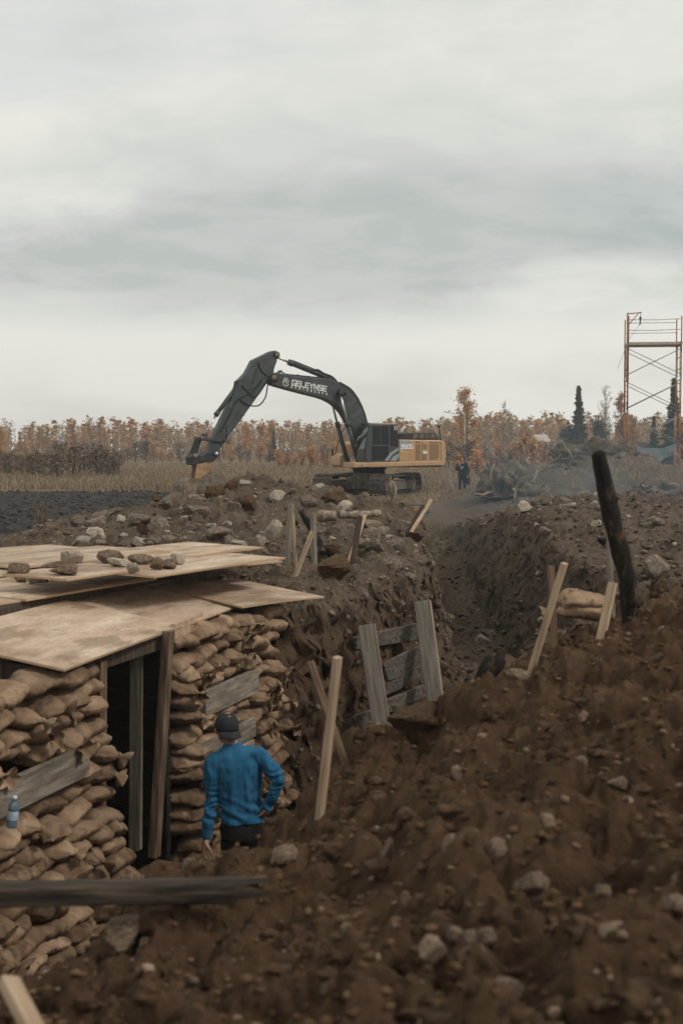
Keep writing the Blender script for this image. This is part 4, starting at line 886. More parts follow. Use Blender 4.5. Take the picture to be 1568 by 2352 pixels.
M['ex_glass'] = mat('cab_glass', [(0.004,0.005,0.006),(0.007,0.009,0.010)], 2, 2, 0.12, 0, spec=0.3)
M['ex_screen'] = mat('windscreen_glass', [(0.02,0.026,0.028),(0.035,0.042,0.045)], 2, 2, 0.08, 0, spec=0.9)
M['bucket'] = mat('bucket_steel', [(0.09,0.062,0.042),(0.17,0.128,0.093),(0.25,0.195,0.15)], 4, 7, 0.75, 0.35, 12, spots=(3,0.58,(0.36,0.19,0.085),0.7))
M['bucket_tan'] = mat('bucket_ear_paint', [(0.22,0.125,0.065),(0.33,0.195,0.105),(0.42,0.27,0.16)], 4, 6, 0.6, 0.2, 12)
M['ex_shoe'] = mat('track_shoe_steel', [(0.03,0.028,0.026),(0.08,0.07,0.06),(0.17,0.14,0.11)], 7, 6, 0.65, 0.4, 18)
M['ex_grey2'] = mat('boom_web_paint', [(0.055,0.064,0.066),(0.085,0.094,0.095)], 3, 5, 0.55, 0.1)
M['hose'] = mat('rubber_hose', [(0.012,0.013,0.014),(0.022,0.023,0.024)], 5, 3, 0.6, 0)
def L3(a, b_, l): return (a, l, b_)
def trace(pts, lat=0.0): return [MP(x, y, lat) for x, y in pts]
def ccw(p):
    s = sum(p[i][0]*p[(i+1) % len(p)][1]-p[(i+1) % len(p)][0]*p[i][1] for i in range(len(p))); return p if s > 0 else p[::-1]
def plate(name, pts, l0, l1, m, par=None, lat=0.0, bev=0.02, raw=False):
    poly = ccw(pts if raw else trace(pts, lat)); mb = MB(); mb.prism(poly, L3, l1, l0); o = mb.build(name, m, par or ex)
    if bev: bevel(o, bev, 2, 35)
    return o
BL = 0.0
# boom
BOOM = [(512,190),(522,176),(545,170),(600,184),(700,196),(820,206),(866,222),(905,240),(940,268),(968,306),(988,345),(1003,385),(1015,430),(1006,500),(985,545),(962,540),(950,500),(922,432),(896,384),(866,350),(840,330),(806,312),(770,300),(700,283),(620,262),(548,242),(522,232),(510,214)]
boom = plate('boom', BOOM, -.31, .31, M['ex_black'], bev=.03)
plate('boom_rib', [(870,218),(905,238),(940,266),(968,306),(988,345),(1003,385),(1015,430),(1008,432),(994,388),(978,348),(958,312),(932,276),(900,250),(868,230)], .31, .325, M['ex_dark'], boom, bev=0)
for a in (((905,345),(962,295),(970,306),(915,358)), ((930,400),(980,352),(985,364),(938,416))): plate('boom_web', a, .311, .318, M['ex_grey2'] if 'ex_grey2' in M else M['ex_dark'], boom, bev=0)
def pin(name, cx, cy, r, l0, l1, m, par, lat=0.0):
    a, b_ = MP(cx, cy, lat); mb = MB(); mb.lathe([(0, l0), (r, l0), (r, l1), (0, l1)], (a, 0, b_), (0, 1, 0), 20); return mb.build(name, m, par)
pin('pivot_boss', 530, 200, .17, -.37, .37, M['ex_dark'], boom); pin('pin_cap', 526, 200, .12, .37, .40, M['bucket'], boom)
pin('pivot_boss', 875, 275, .20, -.36, .36, M['ex_dark'], boom); pin('pin_cap', 884, 283, .09, .36, .62, M['ex_dark'], boom)
# stick
STICK = [(548,62),(540,56),(522,58),(470,84),(425,106),(408,140),(390,172),(352,212),(340,240),(318,300),(282,372),(250,440),(228,486),(214,520),(196,560),(186,592),(196,604),(215,606),(234,594),(262,552),(292,508),(340,446),(400,362),(440,306),(478,250),(496,228),(518,214),(530,178),(534,150),(548,112),(552,84)]
stk = plate('stick', STICK, -.235, .235, M['ex_black'], bev=.03)
plate('stick_stiffener', [(470,140),(452,110),(520,86),(532,120),(522,170),(500,205),(470,190),(440,250),(408,318),(396,312),(430,240)], .235, .247, M['ex_dark'], stk, bev=0) if False else None
for a in (((388,262),(452,232),(456,240),(392,272)), ((414,230),(440,150),(446,152),(421,236))): plate('stick_rib', a, .2355, .246, M['ex_dark'], stk, bev=0)
pin('pin_boss', 545, 78, .14, -.28, .28, M['ex_dark'], stk); pin('pin_cap', 545, 78, .09, .28, .30, M['bucket'], stk)
pin('pin_boss', 228, 594, .13, -.34, .34, M['ex_dark'], stk); pin('pin_cap', 228, 594, .08, .34, .37, M['chrome'], stk)
# cylinders: barrel, gland, rod
def cyl(name, a, b_, c, r1, r2, lat, m=None, par=None):
    """barrel from a to b, rod from b to c (close-up points)"""
    A_, B_, C_ = [Vector(L3(*MP(*p), lat)) for p in (a, b_, c)]
    mb = MB(); mb.tube([A_, A_.lerp(B_, .5), B_], r1, 14); g = (B_-A_).normalized()
    mb.tube([B_-g*.18, B_+g*.03], r1*1.22, 14); mb.tube([A_-g*.10, A_+g*.12], r1*1.15, 12)
    o = mb.build(name, m or M['ex_black'], par or ex); mb = MB(); mb.tube([B_, C_], r2, 12); mb.build('rod', M['chrome'], o)
    mb = MB(); mb.lathe([(0,-.12),(r1*1.2,-.12),(r1*1.2,.12),(0,.12)], C_, (0,1,0), 14); mb.build('rod_eye', M['ex_dark'], o)
    mb = MB(); mb.tube([A_+g*.2+Vector((0,0,r1*1.25)), B_-g*.15+Vector((0,0,r1*1.25))], .022, 6); mb.build('oil_line', M['ex_dark'], o); return o
cyl('arm_cylinder', (836,202), (622,116), (549,84), .115, .055, 0.0)
cyl('boom_cylinder', (957,645), (899,432), (862,282), .10, .05, .50)
cyl('boom_cylinder', (957,645), (899,432), (862,282), .10, .05, -.50)
cyl('bucket_cylinder', (352,238), (240,392), (178,502), .095, .05, 0.0)
plate('cylinder_bracket', [(335,250),(340,215),(372,200),(380,225),(352,262)], -.14, .14, M['ex_dark'], stk)
plate('cylinder_bracket', [(815,212),(825,190),(850,195),(870,222)], -.16, .16, M['ex_dark'], boom)
# bucket linkage
def link(name, a, b_, r, lats, m, hw=.04):
    for l in lats:
        A_, B_ = Vector(L3(*MP(*a), l)), Vector(L3(*MP(*b_), l)); mb = MB(); mb.beam(A_, B_, hw*2, r*2, up=(0,0,1) if abs((B_-A_).normalized().z) < .8 else (1,0,0), bev=.2); mb.build(name, m, ex)
link('rocker_link', (150,512), (268,526), .075, (-.30, .30), M['ex_black']); link('push_link', (150,512), (118,606), .10, (-.14, .14), M['ex_dark'])
pin('link_pin', 150, 512, .085, -.38, .38, M['bucket'], ex); pin('link_pin', 268, 526, .08, -.36, .36, M['ex_dark'], ex); pin('link_pin', 118, 606, .10, -.36, .36, M['bucket'], ex)
plate('quick_coupler', [(92,612),(108,596),(150,606),(190,590),(236,590),(238,606),(212,640),(190,644),(150,640),(112,655),(96,650)], -.30, .30, M['ex_dark'])
for l in (-.30, .22): plate('bucket_ear', [(128,648),(150,646),(214,630),(212,648),(188,690),(150,722),(118,724)], l, l+.08, M['bucket_tan'], bev=.01)
# bucket: side plates, curved shell, lip and teeth
SHELL = [(90,652),(84,716),(52,736),(40,762),(42,800),(62,832),(110,850)]
bk_ = [MP(*p) for p in [(118,726),(84,720),(56,738),(42,764),(44,800),(64,832),(112,850),(190,846),(270,800),(282,786),(252,716),(236,676),(206,700),(160,722)]]
bucket = plate('bucket', None, .66, .70, M['bucket'], raw=True, bev=.01) if False else None
mb = MB(); poly = ccw(bk_); mb.prism(poly, L3, .70, .655); mb.prism(poly, L3, -.655, -.70)
sh = [MP(*p) for p in [(206,700),(160,722),(118,726),(84,720),(56,738),(42,764),(44,800),(64,832),(112,850),(190,846),(270,800)]]
cen = (sum(p[0] for p in bk_)/len(bk_), sum(p[1] for p in bk_)/len(bk_)); th_ = .05
for i in range(len(sh)-1):
    quad = [sh[i], sh[i+1], tuple(sh[i+1][k]+(cen[k]-sh[i+1][k])*.06 for k in (0, 1)), tuple(sh[i][k]+(cen[k]-sh[i][k])*.06 for k in (0, 1))]
    mb.prism(ccw(quad), L3, .655, -.655)
bucket = mb.build('bucket', M['bucket'], ex)
for k in range(5):
    l = -.6 + .3*k; a_, b_ = MP(268, 800); mb = MB(); mb.beam((a_, l, b_), (a_-.28, l, b_-.10), .11, .10, wd1=.05, ht1=.03); mb.build('tooth', M['ex_dirty'], bucket)
plate('wear_plate', [(112,760),(150,728),(190,760),(215,820),(190,846),(112,848)], .70, .715, M['ex_dirty'], bucket, bev=0)
# hoses
def hose(pts, lat, r=.026, par=None):
    P = [Vector(L3(*MP(x, y), l)) for (x, y), l in zip(pts, lat if isinstance(lat, (list, tuple)) else [lat]*len(pts))]; fine = []
    for i in range(len(P)-1):
        p0 = P[max(i-1, 0)]; p1, p2 = P[i], P[i+1]; p3 = P[min(i+2, len(P)-1)]
        for k in range(8):
            t_ = k/8; fine.append(0.5*((2*p1) + (p2-p0)*t_ + (2*p0-5*p1+4*p2-p3)*t_*t_ + (3*p1-p0-3*p2+p3)*t_**3))
    fine.append(P[-1]); mb = MB(); mb.tube(fine, r, 7); return mb.build('hose', M['hose'], par or ex)
hose([(505,195),(495,250),(485,300),(455,340),(415,345),(370,325),(356,312)], .27, .03); hose([(505,190),(480,240),(440,295),(410,290),(365,240)], .26, .025)
hose([(500,190),(478,175),(458,150),(450,120)], .26, .03); hose([(548,178),(560,165),(580,172),(600,184)], .2, .03)
hose([(470,205),(420,270),(362,300),(330,330),(300,390),(270,450),(250,480)], .25, .03); hose([(345,240),(315,320),(280,395),(255,445),(240,500)], .18, .04); hose([(285,450),(284,500),(290,540),(300,520)], .25, .018)
hose([(600,182),(700,194),(800,206),(866,222)], .22, .03); hose([(600,180),(700,190),(800,202),(866,217)], .12, .03)
for x, y in ((566,168),(600,186),(655,190),(710,197),(760,201),(800,206)): pin('hose_clamp', x, y-3, .05, .05, .30, M['ex_dark'], boom)
hose([(866,222),(905,238),(940,264),(972,312),(1000,378),(1016,432)], .22, .03)
hose([(745,160),(768,155),(800,175),(840,190),(868,216)], .1, .028); hose([(620,112),(660,130),(745,160)], .12, .018)
# boom lamp
# ------------------------------------------------------------------ house, cab, counterweight (traced on the near side of the machine)
SL = 1.50
def nt_(pts): return trace(pts, SL)
r_f = MP(1045, 640, SL)[0]; r_b = MP(1436, 600, SL)[0]; z_deck = MP(1045, 655, SL)[1]; z_bot = MP(1300, 662, SL)[1]
deck = plate('deck_skirt', [(1035,640),(1432,630),(1438,640),(1432,655),(1050,666),(1035,664)], -1.5, 1.52, M['ex_tan'], lat=SL, bev=.03)
plate('engine_housing', [(1197,520),(1415,524),(1430,530),(1434,632),(1197,638)], -1.5, SL, M['ex_tan'], lat=SL, bev=.05)
plate('counterweight', [(1416,526),(1432,528),(1442,540),(1446,610),(1440,650),(1420,654)], -1.45, 1.47, M['ex_tan'], lat=SL, bev=.08)
plate('hood', [(1203,521),(1207,487),(1388,482),(1410,521)], -.95, 1.15, M['ex_dark'], lat=SL-.35, bev=.04)
for i in range(4): plate('hood_grille', [(1268+31*i,488),(1292+31*i,488),(1296+31*i,514),(1270+31*i,514)], 1.15, 1.17, M['ex_dirty'], lat=SL-.35, bev=0)
M['ex_vent'] = mat('vent_mesh', [(0.22,0.135,0.075),(0.28,0.175,0.10)], 30, 3, 0.7, 0.3, 80)
for q4 in ([(1283,545),(1308,545),(1308,626),(1283,626)], [(1283,528),(1306,528),(1306,539),(1283,539)], [(1356,545),(1404,545),(1404,610),(1396,622),(1356,626)], [(1356,530),(1404,532),(1404,540),(1356,539)], [(1324,545),(1342,545),(1342,570),(1324,570)], [(1322,598),(1340,598),(1340,626),(1322,626)]):
    plate('vent', q4, SL, SL+.015, M['ex_vent'], lat=SL, bev=0)
for q4 in ([(1316,524),(1318,524),(1318,636),(1316,636)], [(1414,526),(1416,526),(1416,640),(1414,640)]): plate('panel_gap', q4, SL, SL+.006, M['ex_dark'], lat=SL, bev=0)
plate('door_latch', [(1320,582),(1342,582),(1342,594),(1320,594)], SL, SL+.025, M['ex_white'], lat=SL, bev=0)
plate('badge_panel', [(1199,524),(1258,526),(1258,570),(1199,568)], SL, SL+.012, M['ex_grey'], lat=SL, bev=0)
plate('front_panel', [(962,640),(1040,640),(1048,664),(960,668)], .45, 1.51, M['ex_tan'], lat=SL, bev=.03)
# cab
CF = MP(1046, 640, SL)[0]; zc0 = MP(1100, 640, SL)[1]; zc1 = MP(1120, 436, SL)[1]; CB = MP(1195, 600, SL)[0]
ctop = [(CB, zc0), (CB, zc1-.02), (CB+.06, zc1), (CF-.20, zc1), (CF-.02, zc1-.10), (CF+.14, zc1-.6), (CF+.20, zc0+.55), (CF+.18, zc0)]
M['cab_frame'] = mat('cab_frame_paint', [(0.045,0.055,0.06),(0.065,0.077,0.082)], 3, 4, 0.45, 0.05)
cab = plate('cab', ctop, .52, 1.45, M['cab_frame'], raw=True, bev=.05)
def cpl(name, f0, f1, g0, g1, m, l=1.45, th=.012, par=None):                       # panel on the cab's door side, in fractions of its length and height
    W_ = CF-CB; H_ = zc1-zc0
    return plate(name, [(CF-W_*f0, zc0+H_*g0), (CF-W_*f1, zc0+H_*g0), (CF-W_*f1, zc0+H_*g1), (CF-W_*f0, zc0+H_*g1)], l, l+th, m, par or cab, raw=True, bev=0)
cpl('door_window', .10, .36, .46, .93, M['ex_glass']); cpl('door_window', .40, .66, .46, .93, M['ex_glass']); cpl('rear_window', .72, .96, .42, .95, M['ex_glass']); cpl('lower_window', .07, .66, .06, .42, M['ex_glass'])
W_ = CF-CB; H_ = zc1-zc0
plate('windscreen', [(CF-.06, zc1-.16), (CF+.10, zc1-.6), (CF+.165, zc0+.5), (CF+.165, zc0+.62), (CF+.10, zc1-.55), (CF-.04, zc1-.12)], .58, 1.4, M['ex_glass'], cab, raw=True, bev=0) if False else None
mb = MB(); pr = [(CF+.006, zc1-.16), (CF+.148, zc1-.62), (CF+.212, zc0+.60), (CF+.206, zc0+.08)]
for i in range(3):
    (a0, b0), (a1, b1) = pr[i], pr[i+1]; mb.add([(a0+.01, .60, b0), (a1+.01, .60, b1), (a1+.01, 1.38, b1), (a0+.01, 1.38, b0)], [(0,1,2,3)])
mb.build('windscreen', M['ex_screen'], cab)
M['seat'] = M['ex_grey']
plate('side_stripe', [(1120,630),(1150,590),(1197,560),(1197,575),(1160,600),(1140,632)], 1.462, 1.47, M['ex_grey'], cab, lat=1.46, bev=0); plate('side_stripe', [(1150,632),(1165,608),(1197,590),(1197,610),(1180,632)], 1.462, 1.47, M['ex_grey'], cab, lat=1.46, bev=0)
plate('cab_roof', [(1062,438),(1072,432),(1190,436),(1192,442),(1062,444)], .54, 1.44, M['ex_tan'], cab, lat=1.45, bev=.01)
plate('roof_lamp', [(1010,436),(1030,430),(1046,434),(1046,442),(1012,444)], .75, 1.0, M['ex_dark'], cab, lat=1.0, bev=.01)
# right-hand front boxes and rails
plate('tool_box', [(866,640),(868,610),(880,597),(918,594),(924,600),(924,664),(880,664),(866,655)], -1.5, -.62, M['ex_tan'], lat=-1.0, bev=.05)
plate('fuel_tank', [(925,592),(922,545),(940,530),(980,530),(1010,592)], -1.5, -.62, M['ex_tan'], lat=-1.0, bev=.05)
def pipe(name, pts, r, lat, m=None, par=None):
    P = [Vector(L3(*MP(x, y, lat), lat)) for x, y in pts]; mb = MB(); mb.tube(P, r, 8); return mb.build(name, m or M['ex_dark'], par or ex)
pipe('handrail', [(862,650),(860,600),(885,520),(912,455)], .025, -1.3); pipe('mirror_stalk', [(860,640),(852,610),(852,585)], .02, -1.45)
plate('mirror', [(846,570),(856,570),(856,608),(846,608)], -1.5, -1.46, M['ex_dark'], lat=-1.45, bev=0)
pipe('exhaust', [(1208,500),(1210,475),(1222,458),(1228,455)], .07, .3, M['chrome']); pipe('mirror_stalk', [(1412,522),(1408,480),(1406,455)], .03, 1.0)
plate('mirror', [(1394,444),(1412,446),(1412,460),(1400,458)], .96, 1.0, M['ex_dark'], lat=1.0, bev=.01)
pipe('handrail', [(1196,520),(1196,508),(1212,508),(1212,520)], .025, 1.3)
# swing ring and undercarriage
mb = MB(); mb.lathe([(0, z_bot-.30), (.72, z_bot-.30), (.72, z_bot-.12), (.80, z_bot-.10), (.80, z_bot+.04), (0, z_bot+.04)], n=36); mb.build('swing_bearing', M['ex_dark'], ex)
plate('deck_underside', [(r_f+.05, z_bot-.02), (r_b+.1, z_bot-.02), (r_b+.1, z_bot+.08), (r_f+.05, z_bot+.08)], -1.42, 1.42, M['ex_dark'], raw=True, bev=0)
UR = math.atan2(-math.cos(math.radians(22)), -math.sin(math.radians(22))) - math.atan2(EF[1], EF[0])
RU = Matrix.Rotation(UR, 3, 'Z')
def ucart(name, mb, m, par=None):
    mb.v = [tuple(RU @ Vector(v)) for v in mb.v]; return mb.build(name, m, par or ex)
mb = MB(); zb_ = .55
mb.box((0,0,zb_+.16), (1.7,1.5,.42)); mb.beam((.55,-1.35,zb_-.05), (.55,1.35,zb_-.05), .5, .34, bev=.1); mb.beam((-.55,-1.35,zb_-.05), (-.55,1.35,zb_-.05), .5, .34, bev=.1); mb.lathe([(.75,.75),(.75,z_bot-.28)], n=30)
ucart('car_body', mb, M['ex_dirty'])
TL, TR, TW = 4.0, .46, .80                                                           # wheelbase, end radius, shoe width
per = 2*TL + 2*PI*TR; NS = 46
sh_mb = MB(); sh_mb.box((0,0,0), (per/NS*.93, TW, .035)); sh_mb.box((-.06,0,.035), (.022,TW,.05)); sh_mb.box((.02,0,.03), (.022,TW,.04)); sh_mb.box((0,0,-.05), (per/NS*.9,.22,.07))
shoe_me = sh_mb.mesh('track_shoe', [M['ex_shoe'] if 'ex_shoe' in M else M['ex_dark']])
for s in (1, -1):
    ty = s*1.30; mb = MB(); zc = TR+.06
    mb.box((0,ty,zc+.0), (TL-.35,.34,.42)); mb.box((0, ty, zc+.13), (TL-1.0,.5,.14)); mb.box((0, ty+.24*1, zc-.03), (TL-1.1,.03,.30)); mb.box((0, ty-.24, zc-.03), (TL-1.1,.03,.30))
    tk = ucart('track', mb, M['ex_dirty'])
    def wheel(nm, x, r, w2, z, m, teeth=0):
        mb = MB(); mb.lathe([(0,-w2),(r*.55,-w2*1.05),(r*.6,-w2),(r,-w2),(r,w2),(r*.6,w2),(r*.55,w2*1.05),(0,w2)], (x,ty,z), (0,1,0), 24); ucart(nm, mb, m, tk)
    wheel('idler', TL/2, TR-.06, .16, zc, M['ex_dirty']); wheel('sprocket', -TL/2, TR-.06, .14, zc, M['ex_dirty'])
    for k in range(7): wheel('roller', -TL/2+.62+.46*k, .13, .18, .22, M['ex_dark'])
    for k in (-.8, .8): wheel('carrier_roller', k, .09, .14, zc+TR-.12, M['ex_dark'])
    for k in range(NS):
        d_ = per*k/NS
        if d_ < TL: x, z, a = -TL/2+d_, zc+TR-.02*math.sin(PI*d_/TL)*2, 0
        elif d_ < TL+PI*TR: t_ = (d_-TL)/TR; x, z, a = TL/2+TR*math.sin(t_), zc+TR*math.cos(t_), t_
        elif d_ < 2*TL+PI*TR: x, z, a = TL/2-(d_-TL-PI*TR), zc-TR, PI
        else: t_ = (d_-2*TL-PI*TR)/TR; x, z, a = -TL/2-TR*math.sin(t_), zc-TR*math.cos(t_), PI+t_
        o = obj('track_shoe', shoe_me, tk); R = RU @ Matrix.Rotation(a, 3, 'Y'); o.matrix_local = Matrix.Translation(RU @ Vector((x, ty, z))) @ R.to_4x4()
# ------------------------------------------------------------------ lettering (stroke letters as thin raised strips)
GL = {'G': [[(1,1),(0,1),(0,0),(1,0),(1,.42),(.62,.42)]], 'E': [[(1,1),(0,1)],[(0,.5),(.9,.5)],[(0,0),(1,0)],[(0,1),(0,0)]], 'L': [[(0,1),(0,0),(1,0)]], 'Y': [[(0,1),(.5,.5),(1,1)],[(.5,.5),(.5,0)]], 'N': [[(0,0),(0,1),(1,0),(1,1)]],
 'S': [[(1,1),(0,1),(0,.5),(1,.5),(1,0),(0,0)]], 'A': [[(0,0),(0,1),(1,1),(1,0)],[(0,.45),(1,.45)]], 'R': [[(0,0),(0,1),(1,1),(1,.5),(0,.5)],[(.5,.5),(1,0)]], 'T': [[(0,1),(1,1)],[(.5,1),(.5,0)]], 'H': [[(0,0),(0,1)],[(1,0),(1,1)],[(0,.5),(1,.5)]],
 'W': [[(0,1),(.2,0),(.5,.7),(.8,0),(1,1)]], 'O': [[(0,0),(0,1),(1,1),(1,0),(0,0)]], 'K': [[(0,0),(0,1)],[(1,1),(0,.45),(1,0)]], '3': [[(0,1),(1,1),(1,0),(0,0)],[(.2,.5),(1,.5)]], '5': [[(1,1),(0,1),(0,.5),(1,.5),(1,0),(0,0)]], '0': [[(0,0),(0,1),(1,1),(1,0),(0,0)]], 'C': [[(1,1),(0,1),(0,0),(1,0)]]}
def lettering(name, text, o_, ux, uz, h, wfac, sw, gap, l, m, par, th=.012):
    """o_: (reach, height) of lower left corner; ux, uz: unit vectors in the machine plane"""
    cx_ = 0.0
    for ch in text:
        mb = MB(); loops = []
        for pl in GL[ch]:
            for (x0, y0), (x1, y1) in zip(pl[:-1], pl[1:]):
                a_ = np.array([cx_+x0*h*wfac, y0*h]); b_ = np.array([cx_+x1*h*wfac, y1*h]); d = b_-a_; d /= np.linalg.norm(d)+1e-9; nn = np.array([-d[1], d[0]])*sw/2; a_ = a_-d*sw/2; b_ = b_+d*sw/2
                P = [a_+nn, a_-nn, b_-nn, b_+nn]; Q = [(o_[0]+p[0]*ux[0]+p[1]*uz[0], o_[1]+p[0]*ux[1]+p[1]*uz[1]) for p in P]
                mb.add([L3(*q_, l+th+.0006*len(loops)) for q_ in Q], [(0,1,2,3)]); loops.append(1)
        mb.build('letter', m, par); cx_ += h*wfac + gap
    return cx_
lat_b = .31
g0 = np.array(MP(636, 234, lat_b)); g1 = np.array(MP(826, 270, lat_b)); ux = (g1-g0)/np.linalg.norm(g1-g0); uz = np.array([ux[1], -ux[0]]); uz = uz if uz[1] > 0 else -uz
h_ = abs((np.array(MP(640, 205, lat_b))-np.array(MP(640, 232, lat_b)))[1]); Lw = np.linalg.norm(g1-g0)
wf = .95; gp = (Lw - 8*h_*wf)/7.2
if gp < h_*.2: wf = (Lw/8.0*.78)/h_; gp = Lw/8.0*.25
lettering('boom_lettering', 'GELEYNSE', g0, ux, uz, h_*.92, wf, h_*.2, gp, lat_b+.002, M['ex_white'], boom)
s0 = np.array(MP(632, 249, lat_b)); s1 = np.array(MP(822, 287, lat_b)); ux2 = (s1-s0)/np.linalg.norm(s1-s0); uz2 = np.array([ux2[1], -ux2[0]]); uz2 = uz2 if uz2[1] > 0 else -uz2
h2 = h_*.36; lettering('boom_lettering', 'EARTHWORKS', s0, ux2, uz2, h2, .6, h2*.24, (np.linalg.norm(s1-s0)-10*h2*.6)/9.2, lat_b+.002, M['ex_white'], boom)
mb = MB()                                                                            # the emblem: a shield of bars over an angular G
e0 = np.array(MP(605, 220, lat_b)); hs = abs(np.array(MP(605, 195, lat_b))[1]-np.array(MP(605, 245, lat_b))[1])/2
def em(pts):
    Q = [(e0[0]+(ux[0]*x+uz[0]*y)*hs, e0[1]+(ux[1]*x+uz[1]*y)*hs) for x, y in pts]; mb.add([L3(*q_, lat_b+.014) for q_ in Q], [tuple(range(len(Q)))]); mb.add([L3(*q_, lat_b+.014) for q_ in Q], [tuple(range(len(Q)))[::-1]])
for x in (-.46, -.12, .22): em([(x-.12,-.15),(x+.12,-.15),(x+.12,.80+.1*(x == -.12)),(x,.98),(x-.12,.85)])
em([(-.72,.4),(-.58,.4),(-.58,-.35),(-.0,-.72),(.5,-.40),(.5,-.15),(.1,-.15),(.1,-.32),(.72,-.32),(.72,-.5),(0,-1.0),(-.72,-.5)][:4] + [(0,-1.0),(-.72,-.5)]); em([(0,-.72),(.55,-.38),(.72,-.48),(0,-1.0)]); em([(.10,-.18),(.72,-.18),(.72,-.46),(.55,-.38),(.52,-.34),(.10,-.34)]); em([(.5,.55),(.72,.4),(.72,.1),(.5,.1)])
mb.build('boom_emblem', M['ex_white'], boom)
a0 = MP(1203, 567, SL); a1 = MP(1257, 569, SL); hN = abs(MP(1203, 548, SL)[1]-a0[1]); un = np.array([-1.0, 0.0])
lettering('side_number', '350G', a0, un, np.array([0,1.0]), hN, .78, hN*.26, hN*.26, SL+.012, M['ex_white'], ex); lettering('side_number', 'LC', MP(1204, 581, SL), un, np.array([0,1.0]), hN*.45, .5, hN*.12, hN*.15, SL+.002, M['ex_white'], ex)
def badge(cx, cy, lat, sz, par):                                                     # pale badge with a leaping stag
    c = np.array(MP(cx, cy, lat)); mb = MB(); mb.mi = 0
    oc = [(-.8,-1),(.8,-1),(1,-.8),(1,.8),(.8,1),(-.8,1),(-1,.8),(-1,-.8)]; f = lambda x, y, e: L3(c[0]-x*sz, c[1]+y*sz*1.1, lat+e)
    mb.add([f(x, y, .014) for x, y in oc], [tuple(range(8)), tuple(range(8))[::-1]]); mb.mi = 1
    st_ = [(-.75,-.55),(-.5,-.6),(-.15,-.15),(.2,-.3),(.35,-.7),(.55,-.6),(.45,-.1),(.3,.15),(.0,.25),(-.1,.6),(-.25,.85),(-.35,.8),(-.25,.5),(-.45,.3),(-.3,.15),(-.35,-.1)]
    mb.add([f(x, y, .018) for x, y in st_], [tuple(range(len(st_))), tuple(range(len(st_)))[::-1]]); mb.build('badge', [M['ex_white'], M['ex_dark']], par)
badge(1178, 460, 1.462, .085, cab); badge(1004, 652, 1.51, .07, ex)
# ================================================================== trees, shrubs, grass and the far things
M['leaf_rust'] = mat('rust_leaves', [(0.26,0.125,0.05),(0.42,0.215,0.09),(0.55,0.30,0.135)], 1.2, 4, 0.9, 0, rand=0.2)
M['leaf_tan'] = mat('tan_leaves', [(0.28,0.18,0.09),(0.40,0.265,0.14),(0.52,0.355,0.20)], 1.2, 4, 0.9, 0, rand=0.2)
M['leaf_brown'] = mat('brown_twigs', [(0.10,0.07,0.048),(0.16,0.112,0.076),(0.23,0.16,0.105)], 1.2, 4, 0.95, 0, rand=0.2)
M['needle'] = mat('conifer_needles', [(0.018,0.026,0.022),(0.035,0.048,0.040),(0.055,0.070,0.056)], 1.4, 4, 0.9, 0, rand=0.15)
M['leaf_dark'] = mat('dark_evergreen_shrub', [(0.03,0.037,0.032),(0.055,0.06,0.048),(0.085,0.085,0.062)], 1.4, 4, 0.9, 0, rand=0.2)
M['trunk_grey'] = mat('grey_trunk', [(0.14,0.122,0.105),(0.22,0.195,0.17),(0.32,0.29,0.255)], 3, 5, 0.9, 0.2, 12, rand=0.25)
M['trunk_dark'] = mat('dark_trunk', [(0.04,0.033,0.028),(0.075,0.062,0.052)], 3, 5, 0.9, 0.2, 12)
def grow(r, h, trunk_r, n1, n2, n3, spread, lo=.25, up=.75, lean=.05):
    """trunk, limbs and twigs as tapered tubes; returns (builder, list of twig points)"""
    mb = MB(); tips = []
    P = [Vector((0,0,-.15))]; k = 9; wob = Vector((r.uniform(-lean, lean), r.uniform(-lean, lean), 0))
    for i in range(1, k+1): P.append(Vector((wob.x*i/k*h + r.uniform(-.012, .012)*h, wob.y*i/k*h + r.uniform(-.012, .012)*h, h*i/k)))
    mb.tube(P, [trunk_r*(1-.92*i/k)+.008 for i in range(k+1)], 6)
    def at(t_): f = t_*k; i = min(int(f), k-1); return P[i].lerp(P[i+1], f-i)
    for i in range(n1):
        t_ = lo + (.97-lo)*(i+r.random())/n1; a = r.uniform(0, 6.283); L_ = h*spread*(1-.72*(t_-lo)/(1-lo))*r.uniform(.7, 1.2); b0 = at(t_)
        d = Vector((math.cos(a), math.sin(a), up*r.uniform(.6, 1.5))).normalized(); Q = [b0]
        for s in range(4): d = (d + Vector((r.uniform(-.2, .2), r.uniform(-.2, .2), .12))).normalized(); Q.append(Q[-1] + d*L_/4)
        r0 = trunk_r*(1-.9*t_)*.55+.006; mb.tube(Q, [r0, r0*.75, r0*.55, r0*.4, .004], 4)
        for j in range(n2):
            f = .25 + .75*(j+r.random())/n2; i2 = min(int(f*4), 3); c0 = Q[i2].lerp(Q[i2+1], f*4-i2); d2 = (d + Vector((r.uniform(-1, 1), r.uniform(-1, 1), r.uniform(-.2, .7)))).normalized(); l2 = L_*r.uniform(.28, .5)
            c1 = c0 + d2*l2*.5; c2 = c1 + (d2 + Vector((r.uniform(-.3, .3), r.uniform(-.3, .3), .2))).normalized()*l2*.5; mb.tube([c0, c1, c2], [.012, .008, .004], 3); tips += [c1, c2, c0.lerp(c1, .5)]
            for q_ in range(n3):
                d3 = (d2 + Vector((r.uniform(-1, 1), r.uniform(-1, 1), r.uniform(-.3, .8)))).normalized(); e0 = c0.lerp(c2, r.uniform(.2, 1)); e1 = e0 + d3*l2*r.uniform(.35, .6); mb.tube([e0, e1], [.008, .004], 3, cap=False); tips += [e1, e0.lerp(e1, .6)]
    return mb, tips
